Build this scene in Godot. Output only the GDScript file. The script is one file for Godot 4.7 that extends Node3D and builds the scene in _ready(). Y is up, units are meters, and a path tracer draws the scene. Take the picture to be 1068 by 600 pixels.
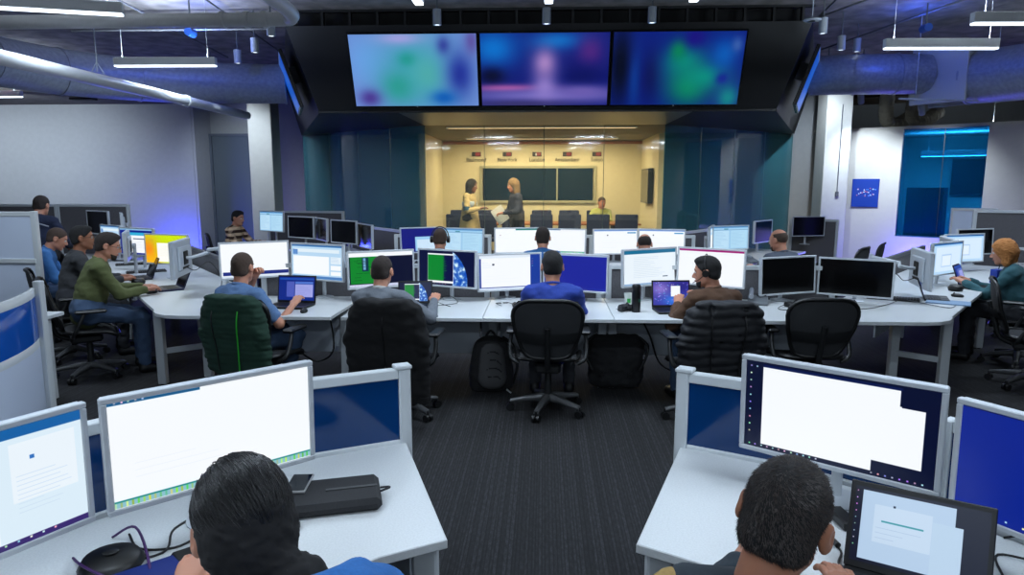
extends Node3D
# A network operations room: rows of desks with monitors face a glazed meeting room under a hanging display wall.
# x to the right, y up, f metres ahead of the camera's foot (f = -z).

const EXPOSURE := 1.0

func _ready() -> void:
	camera_and_sky()
	lamps()
	shell()
	overhead()
	meeting_room()
	desks()
	monitors()
	laptops_and_small_things()
	chairs()
	people()

func camera_and_sky() -> void:
	var cam := Camera3D.new()
	cam.name = "camera"
	cam.fov = rad_to_deg(2.0 * atan(300.0 / 720.0))
	cam.near = 0.05
	cam.far = 80.0
	cam.position = Vector3(0, 1.80, 0)
	cam.rotation = Vector3(-atan(110.0 / 720.0), deg_to_rad(2.6), 0)
	cam.current = true
	add_child(cam)
	var we := WorldEnvironment.new()
	we.name = "world"
	var e := Environment.new()
	e.background_mode = Environment.BG_COLOR
	e.background_color = Color(0.02, 0.022, 0.026)
	e.ambient_light_source = Environment.AMBIENT_SOURCE_DISABLED
	e.tonemap_mode = Environment.TONE_MAPPER_LINEAR
	e.tonemap_exposure = EXPOSURE
	e.sdfgi_enabled = true
	e.ssao_enabled = true
	e.ssil_enabled = true
	we.environment = e
	add_child(we)

const PENDANT := 4.0

func lamps() -> void:
	# the linear pendants the photograph shows
	pendant("long pendant light in front of the white pipe by the left wall duct", V(-4.95, 3.2, 5.55), V(-3.57, 3.2, 5.98), PENDANT)
	pendant("pendant light hanging below the left round duct", V(-5.25, 3.2, 8.53), V(-4.0, 3.2, 8.56), PENDANT)
	pendant("pendant light over the cubicles by the pale left wall", V(-10.3, 3.2, 11.5), V(-8.68, 3.2, 11.45), PENDANT)
	pendant("pendant light in front of the right round duct and filter box", V(3.6, 3.2, 7.8), V(4.8, 3.2, 7.85), PENDANT)
	pendant("pendant light above the end of the right desk wing", V(3.82, 3.2, 6.65), V(5.2, 3.2, 6.7), PENDANT)
	# their row over the aisle, running towards the camera
	for x in [-1.0, 0.03, 1.16]:
		pendant("pendant light pointing down the aisle above the front desk row", V(x, 3.2, 4.5), V(x, 3.2, 5.75), PENDANT * 0.9)
	# the same grid goes on over the desks outside the frame
	for x in [-1.6, 1.6]:
		pendant("pendant light above the near desks", V(x - 0.6, 3.2, 1.6), V(x + 0.6, 3.2, 1.6), PENDANT)
	for x in [-4.5, -1.5, 1.5, 4.5]:
		for f in [-2.0, -5.5]:
			pendant("pendant light behind the near desks", V(x - 0.6, 3.2, f), V(x + 0.6, 3.2, f), PENDANT * 1.3)
	pendant("pendant light above the left cubicles", V(-6.8, 3.2, 5.6), V(-5.6, 3.2, 5.6), PENDANT)
	pendant("pendant light above the right cubicles", V(7.2, 3.2, 8.6), V(8.4, 3.2, 8.6), PENDANT)
	# cylinder spots
	for x in [-1.287, 0.02, 1.265]:
		spot("cylinder spotlight in front of the display wall", V(x, 3.66, 8.6), 4.0)
	spot("cylinder spotlight next to the white disc antenna", V(3.328, 3.56, 8.8), 0.0)
	spot("cylinder spotlight between two others right of the display wall", V(3.879, 3.51, 9.6), 3.0)
	spot("cylinder spotlight nearest the right round duct", V(4.402, 3.62, 10.35), 0.0)
	spot("cylinder spotlight left of the display wall beside the round duct", V(-4.29, 3.445, 9.85), 3.0)
	spot("cylinder spotlight under the pipe bend", V(-3.772, 3.47, 9.2), 0.0)
	spot("short cylinder spotlight hanging at the pipe collars", V(-3.237, 3.51, 8.4), 0.0)
	spot("cylinder spotlight in front of the blue tinted window", V(6.0, 2.835, 11.6), 4.0, Vector3(0.5, -0.8, -0.6), 45.0)
	spot("cylinder spotlight above the pale wall with the framed blue poster", V(5.35, 3.1, 12.3), 4.5, Vector3(0.35, -0.9, -0.55), 40.0)
	spot("cylinder spotlight behind the left round duct aimed at the white column", V(-5.7, 3.30, 12.0), 4.0, Vector3(-0.1, -0.75, -0.9), 45.0)
	spot("cylinder spotlight behind the right round duct aimed at the white column", V(4.7, 3.38, 12.1), 4.5, Vector3(0.35, -0.75, -0.9), 45.0)
	pendant("pendant light in the open space behind the white wall", V(9.0, 2.9, 14.8), V(10.2, 2.9, 14.4), PENDANT * 1.5)
	spot("cylinder spotlight above the left cubicles", V(-9.4, 3.1, 11.6), 4.0, Vector3(-0.05, -0.85, -1), 75.0)
	spot("cylinder spotlight above the corner of the left wall", V(-11.4, 3.1, 11.6), 4.0, Vector3(-0.1, -0.85, -1), 75.0)
	# blue floor washers along the walls
	for p in [[-7.35, 13.35, Color(0.22, 0.26, 1.0), 2.4], [6.55, 12.45, Color(0.38, 0.34, 1.0), 1.6]]:
		var t := thing("wall_washer", "low blue LED wall washer at the foot of the " + ("left" if p[0] < 0 else "right") + " wall", "light", V(p[0], 0, p[1]), 0, "blue wall washers")
		part("housing", mb().box(Vector3(0, 0.06, 0), Vector3(0.30, 0.12, 0.12), 0.01), mat("dark plastic", Color(0.045, 0.047, 0.05), 0.45), t)
		part("led_lens", mb().box(Vector3(0, 0.123, 0), Vector3(0.26, 0.006, 0.08)), glow("led blue %f" % p[0], p[2], 2.0), t)
		var l := OmniLight3D.new()
		l.name = "lamp"
		l.light_color = p[2]
		l.light_energy = p[3]
		l.omni_range = 12.0
		l.light_size = 0.1
		l.shadow_enabled = true
		t.add_child(l)
		l.position = Vector3(0, 0.35, 0)

	# blue accent lights on the ducts
	for p in [[-4.35, 3.62, 8.75, "left", 0.55], [4.75, 3.70, 9.3, "right", 0.45]]:
		var t := thing("accent_light", "small blue accent light aimed at the %s round duct" % p[3], "light", V(p[0], p[1], p[2]), 0, "blue accent lights")
		part("can", mb().cyl(Vector3(0, 0, 0), Vector3(0, 0.0, 0.14), 0.05, -1.0, 14), mat("accent can", Color(0.10, 0.25, 0.55), 0.4), t)
		part("stem", mb().cyl(Vector3(0, 0, 0.07), Vector3(0, 4.0 - p[1], 0.07), 0.010, -1.0, 8), mat("spot stem", Color(0.30, 0.32, 0.34), 0.4), t)
		part("led_lens", mb().cyl(Vector3(0, 0, -0.006), Vector3(0, 0, -0.001), 0.042, -1.0, 14), glow("led blue accent", Color(0.10, 0.30, 1.0), 2.0), t)
		var l := OmniLight3D.new()
		l.name = "lamp"
		l.light_color = Color(0.22, 0.38, 1.0)
		l.light_energy = p[4]
		l.omni_range = 12.0
		l.light_size = 0.05
		l.shadow_enabled = true
		t.add_child(l)
		l.position = Vector3(0, 0, -0.07)

# ------------------------------------------------------------------ walls, floor, ceiling
func carpet() -> StandardMaterial3D:
	var im := Image.create(512, 512, false, Image.FORMAT_RGB8)
	var r := RandomNumberGenerator.new()
	r.seed = 11
	var nz := FastNoiseLite.new()
	nz.seed = 2
	nz.frequency = 0.05
	var tone := []
	for x in 512:
		tone.append(1.0)
	var x := 0
	while x < 512:          # ribs of dark and light yarn
		var w := r.randi_range(7, 11)
		var v := r.randf_range(0.75, 1.25)
		for k in w:
			if x + k < 512: tone[x + k] = v * (0.55 if k < 3 else 1.0)
		x += w
	for y in 512:
		for q in 512:
			var t: float = tone[q] * (0.85 + 0.45 * nz.get_noise_2d(q * 2.2, y * 0.6)) * r.randf_range(0.65, 1.35)
			var c := 0.14 * t
			im.set_pixel(q, y, Color(c * 1.0, c * 1.0, c * 1.08))
	var m := mat("carpet", Color(1, 1, 1), 0.95)
	m.albedo_texture = ImageTexture.create_from_image(im)
	m.uv1_triplanar = true
	m.uv1_world_triplanar = true
	m.uv1_scale = Vector3.ONE * 0.9
	m.heightmap_enabled = true
	m.heightmap_texture = m.albedo_texture
	m.heightmap_scale = 0.4
	return m

func shell() -> void:
	var plaster := grained("wall paint", Color(0.66, 0.67, 0.68), 0.8, grain_texture("paint grain", 0.975, 1.0, 0.04), 0.7)
	var concrete := grained("ceiling concrete", Color(0.56, 0.54, 0.53), 0.9, grain_texture("concrete grain", 0.72, 1.0, 0.03), 0.35)
	struct("floor", mb().box(V(0, -0.06, 5.5), Vector3(28, 0.12, 31)), carpet(), "dark grey ribbed carpet floor", "floor")
	struct("ceiling", mb().box(V(0, 4.06, 5.5), Vector3(28, 0.12, 31)), concrete, "grey exposed concrete ceiling", "ceiling")
	wall_run("wall_outer_left", "plain wall closing the room on the left", Vector2(-13.5, -9.5), Vector2(-13.5, 20.5), 0, 4, 0.2, plaster)
	wall_run("wall_outer_right", "plain wall closing the room on the right", Vector2(13.5, -9.5), Vector2(13.5, 20.5), 0, 4, 0.2, plaster)
	wall_run("wall_outer_back", "plain wall behind the meeting room", Vector2(-13.5, 20.4), Vector2(13.5, 20.4), 0, 4, 0.2, plaster)
	wall_run("wall_behind_camera", "plain wall behind the near desks", Vector2(-13.5, -9.4), Vector2(13.5, -9.4), 0, 4, 0.2, plaster)
	wall_run("wall_left", "pale grey wall behind the left cubicles", Vector2(-13.4, 13.9), Vector2(-7.05, 13.9), 0, 4.0, 0.14, plaster)
	wall_run("wall_left_return", "short return of the pale grey wall", Vector2(-7.05, 13.84), Vector2(-7.05, 14.66), 0, 4.0, 0.10, plaster)
	var dim := plaster
	wall_run("wall_left_back", "pale wall between the corner and the white column", Vector2(-7.1, 14.6), Vector2(-4.3, 14.6), 0, 4.0, 0.12, dim)
	glazing("window_1", "grey glass panel in a slim frame left of the white column", Vector2(-6.95, 14.46), Vector2(-5.85, 14.46), 0.1, 2.75, 1, glass("smoked glass", Color(0.42, 0.46, 0.50), 0.75), mat("joint dark", Color(0.1, 0.11, 0.12), 0.4), 0.05, mat("slim frame", Color(0.36, 0.39, 0.44), 0.5))
	wall_run("wall_right_back", "pale wall between the right column and the teal glass", Vector2(4.4, 14.9), Vector2(6.0, 14.4), 0, 4.0, 0.12, plaster)
	# columns
	for c in [[-5.52, 13.7, "white square column left of the teal glass wall"], [5.39, 13.42, "white square column right of the teal glass wall"]]:
		var s := struct("wall_column", mb().box(Vector3(0, 2.0, 0), Vector3(0.46, 4.0, 0.46), 0.01), grained("column white", Color(0.76, 0.76, 0.74), 0.7, M["paint grain"], 0.7), c[2], "column")
		s.position = V(c[0], 0, c[1])
		var cd := mb()
		cd.cyl(Vector3(0.04, 1.62, 0.245), Vector3(0.04, 3.2, 0.245), 0.008, -1.0, 8)
		cd.box(Vector3(0.04, 1.58, 0.245), Vector3(0.06, 0.09, 0.03), 0.004)
		if c[0] > 0: part("conduit", cd, mat("conduit grey", Color(0.35, 0.36, 0.38), 0.5), s)
	# the white wall with the blue window, open above
	var white := grained("wall white", Color(0.74, 0.73, 0.70), 0.8, M["paint grain"], 0.7)
	var w0 := Vector2(5.56, 13.75); var w1 := Vector2(6.47, 13.0); var w2 := Vector2(7.47, 12.2); var w3 := Vector2(10.0, 10.2)
	wall_run("wall_right", "white wall with a small framed blue poster", w0, w1, 0, 2.74, 0.12, white)
	wall_run("wall_right_sill", "low white wall under the blue window", w1, w2, 0, 0.82, 0.12, white)
	wall_run("wall_right_end", "white wall right of the blue window", w2, w3, 0, 2.74, 0.12, white)
	var tint := mat("blue film glass", Color(0.08, 0.44, 0.68, 0.10), 0.02)
	tint.transparency = BaseMaterial3D.TRANSPARENCY_ALPHA
	tint.refraction_enabled = true
	tint.refraction_scale = 0.002
	glazing("window_2", "blue tinted window of two panes in the white wall", w1, w2, 0.84, 2.72, 2, tint, mat("joint dark", Color(0.1, 0.11, 0.12), 0.4), 0.02, mat("blue frame", Color(0.10, 0.30, 0.55), 0.4))
	# the room seen through it
	var n := (w2 - w1).normalized()
	var back := Vector2(-n.y, n.x)
	wall_run("wall_far_room", "pale wall of the room behind the blue window", w1 + back * 3.0 - n * 1.6, w2 + back * 3.0 + n * 1.6, 0, 2.74, 0.1, white)
	wall_run("wall_far_room_left", "side wall of the room behind the blue window", w1 + back * 0.1 - n * 0.6, w1 + back * 3.0 - n * 0.6, 0, 2.74, 0.1, white)
	var cc := w1 + back * 1.5 + n * 0.6
	var far_top := struct("ceiling_far_room", mb().prism([w1 - n * 1.6 + back * 0.1, w2 + n * 1.6 + back * 0.1, w2 + n * 1.6 + back * 3.0, w1 - n * 1.6 + back * 3.0], 2.74, 2.8), white, "ceiling of the room behind the blue window", "ceiling")
	pendant("pendant light seen through the blue window", V(cc.x - 0.5, 2.3, cc.y + 0.3), V(cc.x + 0.7, 2.3, cc.y - 0.6), 7.0, 2.74)
	var bl := thing("roller_blind", "dark roller blind behind the blue window", "blind", V((w2 + back * 2.85).x - 0.5 * n.x, 1.55, (w2 + back * 2.85).y - 0.5 * n.y), atan2(n.y, n.x))
	part("cloth", mb().box(Vector3(0, 0.36, 0), Vector3(0.9, 0.72, 0.01)), mat("blind dark", Color(0.03, 0.035, 0.05), 0.8), bl)
	part("bottom_bar", mb().cyl(Vector3(-0.45, 0, 0), Vector3(0.45, 0, 0), 0.014, -1.0, 8), mat("dark plastic", Color(0.045, 0.047, 0.05), 0.45), bl)
	var cab := w1 + back * 0.9 + n * 0.28
	var cb := thing("storage_cabinet", "dark cabinet standing behind the blue window", "cabinet", V(cab.x, 0, cab.y), atan2(n.y, n.x))
	part("carcass", mb().box(Vector3(0, 0.85, 0), Vector3(0.62, 1.7, 0.4), 0.008), mat("cabinet dark", Color(0.07, 0.09, 0.12), 0.5), cb)
	for s in [-1.0, 1.0]:
		var dr := part("door", mb().box(Vector3(s * 0.155, 0.87, 0.21), Vector3(0.30, 1.62, 0.018), 0.004), mat("cabinet door", Color(0.10, 0.12, 0.16), 0.5), cb)
		part("handle", mb().box(Vector3(s * 0.03, 0.95, 0.228), Vector3(0.012, 0.16, 0.02), 0.003), mat("chrome", Color(0.6, 0.6, 0.62), 0.25, 0.9), dr)
	# poster on the white wall
	var pp := w0.lerp(w1, 0.53)
	var fr := Vector2(n.y, -n.x)
	pp += fr * 0.075
	var po := thing("poster", "small blue framed poster with white specks on the white wall", "poster", V(pp.x, 1.60, pp.y), atan2(n.y, n.x))
	part("board", mb().box(Vector3.ZERO, Vector3(0.46, 0.52, 0.025), 0.003), mat("poster blue", Color(0.02, 0.20, 0.56), 0.5), po)
	rng.seed = 4
	var dots := [mb(), mb(), mb()]
	for i in 26:
		dots[i % 3].box(Vector3(rng.randf_range(-0.16, 0.18), rng.randf_range(-0.07, 0.09), 0.014), Vector3(0.018, 0.018, 0.004))
	for i in 3:
		part("print", dots[i], mat("poster dot %d" % i, [Color(0.85, 0.88, 0.95), Color(0.35, 0.55, 0.90), Color(0.80, 0.45, 0.45)][i], 0.5), po)

# ------------------------------------------------------------------ display wall, ducts, pipes
func overhead() -> void:
	var dark := grained("display wall charcoal", Color(0.050, 0.060, 0.072), 0.55, grain_texture("panel grain", 0.85, 1.0, 0.06), 1.0)
	var t := thing("display_wall", "charcoal hanging display wall housing with tilted front and side wings", "display wall", Vector3.ZERO)
	var fb := [V(-3.09, 2.75, 9.62), V(3.09, 2.75, 9.62)]
	var ft := [V(-3.36, 3.80, 9.22), V(3.36, 3.80, 9.22)]
	var kb := [V(-4.95, 2.75, 14.2), V(4.95, 2.75, 14.2)]
	var kt := [V(-5.15, 3.80, 13.9), V(5.15, 3.80, 13.9)]
	var m := mb()
	m.quad(fb[0], fb[1], ft[1], ft[0])
	part("front_panel", m, dark, t)
	m = mb()
	m.quad(kb[0], fb[0], ft[0], kt[0])
	part("side_panel", m, dark, t)
	m = mb()
	m.quad(fb[1], kb[1], kt[1], ft[1])
	part("side_panel", m, dark, t)
	m = mb()
	m.quad(ft[0], ft[1], kt[1], kt[0])
	part("top_panel", m, dark, t)
	# soffit: steel-grey underside over the aisle, dark panels at the sides
	var sof := mat("soffit metal", Color(0.50, 0.49, 0.46), 0.36, 0.6)
	part("soffit_panel", mb().prism([Vector2(-2.0, 9.62), Vector2(2.0, 9.62), Vector2(2.0, 11.75), Vector2(-2.0, 11.75)], 2.74, 2.77), sof, t)
	part("soffit_panel", mb().prism([Vector2(-3.09, 9.62), Vector2(-2.003, 9.62), Vector2(-2.003, 11.75), Vector2(-4.95, 14.2)], 2.74, 2.77), dark, t)
	part("soffit_panel", mb().prism([Vector2(3.09, 9.62), Vector2(4.95, 14.2), Vector2(2.003, 11.75), Vector2(2.003, 9.62)], 2.74, 2.77), dark, t)
	part("front_lip", mb().box(V(0, 2.752, 9.615), Vector3(6.2, 0.03, 0.03), 0.004), mat("lip dark", Color(0.03, 0.034, 0.04), 0.4), t)
	# slotted band above the screens
	var band := mat("slot black", Color(0.012, 0.013, 0.016), 0.8)
	part("slot_back", mb().box(V(0, 3.895, 9.40), Vector3(6.60, 0.19, 0.02)), band, t)
	part("slot_rail", mb().box(V(0, 3.985, 9.26), Vector3(6.75, 0.03, 0.06)), dark, t)
	for i in 19:
		part("slot_fin", mb().box(V(-3.24 + 0.36 * i, 3.885, 9.27), Vector3(0.03, 0.175, 0.08)), dark, t)
	# three tilted displays
	var tb := Basis(Vector3.RIGHT, atan(0.40 / 1.05))
	var kinds := ["wall_weather", "wall_person", "wall_map"]
	var names := ["large ceiling display with a blurred green and lilac picture", "large ceiling display with a blurred pale figure on blue", "large ceiling display with a blurred teal shape on navy"]
	for i in 3:
		var c := V((i - 1) * 1.715, 3.262, 9.40)
		var d := thing("wall_display", names[i], "display", c, 0, "large displays on the display wall")
		d.basis = tb
		part("case", mb().box(Vector3(0, 0, 0.0), Vector3(1.71, 0.965, 0.05), 0.006), mat("display black", Color(0.010, 0.010, 0.013), 0.25), d)
		part("screen", screen_quad(1.665, 0.925), screen_material(kinds[i], 1.0), d, Vector3(0, 0, 0.0265))
		part("status_light", mb().ball(Vector3(0, -0.475, 0.026), Vector3(0.006, 0.004, 0.004), Basis.IDENTITY, 4), glow("status light", Color(0.7, 0.8, 0.9), 0.8), d)
		var l := AreaLight3D.new()
		l.name = "screen_light"
		l.area_size = Vector2(1.66, 0.92)
		l.light_energy = 0.35
		l.light_color = [Color(0.55, 0.75, 1.0), Color(0.5, 0.55, 1.0), Color(0.2, 0.7, 1.0)][i]
		l.shadow_enabled = true
		l.area_range = 20.0
		d.add_child(l)
		l.position = Vector3(0, 0, 0.035)
		l.rotation.y = PI
	# side displays, hung clear of the side panels
	for sx in [-1.0, 1.0]:
		var dir := Vector3(sx * 1.73, 0, -4.58).normalized()      # away along the side
		var out := Vector3(sx * 4.58, 0, 1.86).normalized()
		var c: Vector3 = V(sx * 3.24, 3.20, 9.45) + dir * 0.85 + out * 0.15
		var d := thing("side_display", "display with a blue picture on the %s flank of the display wall" % ("left" if sx < 0 else "right"), "display", c, 0)
		var x: Vector3 = dir if sx > 0 else -dir
		x = -x if x.cross(Vector3.UP).dot(out) < 0 else x
		d.basis = Basis(x, Vector3.UP, x.cross(Vector3.UP)) * Basis(Vector3.RIGHT, 0.33)
		part("case", mb().box(Vector3.ZERO, Vector3(1.30, 0.80, 0.05), 0.005), mat("display black", Color(0.010, 0.010, 0.013), 0.25), d)
		part("screen", screen_quad(1.25, 0.75), screen_material("side_display", 0.8), d, Vector3(0, 0, 0.027))
		part("wall_bracket", mb().box(Vector3(0, 0.1, -0.10), Vector3(0.12, 0.24, 0.16), 0.01), mat("bracket grey", Color(0.20, 0.22, 0.25), 0.5), d)
	# ducts
	var zinc := grained("duct zinc", Color(0.64, 0.67, 0.72), 0.45, grain_texture("zinc grain", 0.82, 1.0, 0.05), 1.2, 0.25)
	duct("air_duct", "large round air duct left of the display wall", spline([V(-3.95, 3.28, 10.7), V(-4.5, 3.26, 10.5), V(-5.4, 3.22, 9.95), V(-6.1, 3.2, 9.1), V(-6.4, 3.2, 8.2), V(-6.4, 3.2, 6.5), V(-6.4, 3.2, 3.0)], 5), 0.29, zinc, 1.0)
	duct("air_duct", "large round air duct right of the display wall", spline([V(4.0, 3.36, 10.8), V(4.5, 3.33, 10.5), V(5.45, 3.33, 10.5)], 4), 0.28, zinc, 0.55)
	duct("air_duct", "wide round air duct sweeping towards the right desks", spline([V(5.95, 3.24, 10.2), V(6.25, 3.22, 9.6), V(6.5, 3.2, 8.6), V(6.6, 3.2, 6.0), V(6.6, 3.2, 3.0)], 5), 0.36, zinc, 1.2)
	duct("air_duct", "pale flexible duct pair above the white wall", spline([V(6.6, 3.5, 14.0), V(6.75, 3.05, 14.3), V(7.1, 2.95, 14.6), V(7.6, 3.2, 14.9)], 5), 0.13, mat("flex duct", Color(0.60, 0.58, 0.52), 0.7), 0.12)
	duct("air_duct", "second pale flexible duct above the white wall", spline([V(7.0, 3.5, 13.7), V(7.1, 3.08, 14.0), V(7.45, 2.98, 14.3), V(7.9, 3.2, 14.6)], 5), 0.13, mat("flex duct", Color(0.60, 0.58, 0.52), 0.7), 0.12)
	var fbx := thing("filter_box", "square white filter box joining the right ducts", "duct box", V(5.72, 3.30, 10.38), 0.5)
	part("casing", mb().box(Vector3.ZERO, Vector3(0.42, 0.72, 0.72), 0.01), zinc, fbx)
	part("flange", mb().box(Vector3(0.23, 0, 0), Vector3(0.04, 0.82, 0.82), 0.005), mat("flange white", Color(0.70, 0.72, 0.74), 0.5), fbx)
	part("flange", mb().box(Vector3(-0.23, 0, 0), Vector3(0.04, 0.80, 0.80), 0.005), mat("flange white", Color(0.70, 0.72, 0.74), 0.5), fbx)
	part("warning_sticker", mb().box(Vector3(-0.05, 0.08, 0.363), Vector3(0.12, 0.26, 0.003)), mat("sticker dark", Color(0.05, 0.055, 0.07), 0.5), fbx)
	part("warning_sticker", mb().box(Vector3(-0.05, -0.20, 0.363), Vector3(0.12, 0.16, 0.003)), mat("sticker white", Color(0.65, 0.67, 0.68), 0.5), fbx)
	var tray := mat("tray white", Color(0.62, 0.65, 0.68), 0.5)
	var ct := thing("cable_tray", "thin white tray hanging under the filter box", "tray", V(5.5, 2.90, 9.9), 0.25)
	part("rail", mb().box(Vector3(0, 0, 0), Vector3(1.6, 0.02, 0.035), 0.004), tray, ct)
	part("rod", mb().cyl(Vector3(-0.55, 0, 0), Vector3(-0.55, 1.10, 0), 0.005, -1.0, 6), tray, ct)
	part("rod", mb().cyl(Vector3(0.7, 0, 0), Vector3(0.7, 1.10, 0), 0.005, -1.0, 6), tray, ct)
	# pipes
	var pw := grained("pipe white", Color(0.74, 0.75, 0.76), 0.35, M["paint grain"], 1.0)
	var p1 := duct("ceiling_pipe", "white pipe running back along the left wall under the duct", [V(-4.20, 2.80, 3.0), V(-4.32, 2.78, 5.5), V(-4.56, 2.83, 8.2), V(-4.78, 2.86, 11.2)], 0.062, pw)
	part("coupling", mb().cyl(V(-4.62, 2.838, 8.95), V(-4.625, 2.839, 9.02), 0.075, -1.0, 20), pw, p1)
	part("hanger_rod", mb().cyl(V(-4.43, 2.88, 6.9), V(-4.43, 4.0, 6.9), 0.006, -1.0, 6), tray, p1)
	part("hanger_yoke", mb().tube([V(-4.50, 2.86, 6.9), V(-4.43, 2.98, 6.9), V(-4.36, 2.86, 6.9)], 0.006, 6), tray, p1)
	var p2 := duct("ceiling_pipe", "pale pipe crossing the ceiling and bending at the display wall", spline([V(-8.0, 3.27, 6.5), V(-4.5, 3.27, 6.5), V(-2.55, 3.27, 6.5), V(-2.30, 3.27, 6.43), V(-2.22, 3.27, 6.2), V(-2.2, 3.27, 5.6), V(-2.2, 3.27, 4.0)], 5), 0.062, pw)
	for x in [-2.95, -2.72, -2.55]:
		part("coupling", mb().cyl(V(x - 0.02, 3.27, 6.5), V(x + 0.02, 3.27, 6.5), 0.074, -1.0, 18), pw, p2)
	# thin conduits under the ceiling
	var cg := mat("conduit grey", Color(0.35, 0.36, 0.38), 0.5)
	var lines3 := [[V(-4.5, 3.93, 8.3), V(4.5, 3.93, 8.3)], [V(3.0, 3.9, 6.0), V(3.9, 3.9, 12.0)], [V(4.6, 3.88, 5.0), V(3.5, 3.88, 9.4)], [V(5.4, 3.9, 5.0), V(4.4, 3.9, 12.0)], [V(-3.6, 3.92, 5.0), V(-4.4, 3.92, 12.0)], [V(-4.6, 3.9, 5.0), V(-5.4, 3.9, 12.0)], [V(-6.0, 3.7, 8.9), V(-3.4, 3.7, 8.9)]]
	for i in lines3.size():
		solo("conduit", ["thin conduit crossing the ceiling in front of the display wall", "thin conduit running back beside the display wall", "slanting conduit above the right desks", "thin conduit over the right pendant lights", "thin conduit above the left pipe bend", "thin conduit above the left round duct", "dark conduit crossing above the left round duct"][i], "conduit", mb().tube(lines3[i], 0.014, 6), cg)
	# brown beams above the white wall
	var beam := grained("beam brown", Color(0.36, 0.31, 0.26), 0.85, M["concrete grain"], 0.5)
	for i in 4:
		var b := struct("trim_%d" % (i + 1), mb().box(Vector3.ZERO, Vector3(7.0, 0.30, 0.22), 0.01), beam, "brown roof beam above the white wall", "beam")
		b.position = V(8.0, 3.75 - 0.02 * i, 12.2 + 1.3 * i)
		b.rotation.y = -0.45
	# disc antenna
	var an := thing("disc_antenna", "white disc antenna hanging beside the display wall", "antenna", V(3.16, 3.68, 8.7))
	part("disc", mb().lathe([Vector2(0, 0), Vector2(0.09, 0.004), Vector2(0.105, 0.015), Vector2(0.09, 0.03), Vector2(0, 0.034)], 20), tray, an)
	part("stem", mb().cyl(Vector3(0, 0.03, 0), Vector3(0, 0.32, 0), 0.007, -1.0, 6), tray, an)
	# red exit box and vent by the left edge
	solo("vent_slot", "small black air slot under the left soffit", "vent", mb().box(V(-8.4, 3.30, 12.6), Vector3(0.42, 0.04, 0.2), 0.01), mat("slot black", Color(0.012, 0.013, 0.016), 0.8))
	var sg := thing("exit_sign", "small red sign box on a white bracket near the left edge", "sign", V(-8.98, 3.42, 11.2))
	part("face", mb().box(Vector3(0, 0.10, 0), Vector3(0.34, 0.15, 0.04), 0.005), mat("sign red", Color(0.55, 0.03, 0.06), 0.4), sg)
	part("bracket", mb().box(Vector3(0, 0.0, 0), Vector3(0.38, 0.05, 0.05), 0.005), tray, sg)
	# lowered soffit along the left wall
	struct("ceiling_soffit", mb().prism([Vector2(-13.4, 10.2), Vector2(-7.6, 12.4), Vector2(-7.0, 13.9), Vector2(-13.4, 13.9)], 3.34, 3.42), grained("soffit brown", Color(0.36, 0.34, 0.33), 0.9, M["concrete grain"], 0.5), "lowered grey soffit over the left cubicles", "ceiling")

# ------------------------------------------------------------------ glazed meeting room
const MF := 0.20        # its floor is raised a step

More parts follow.
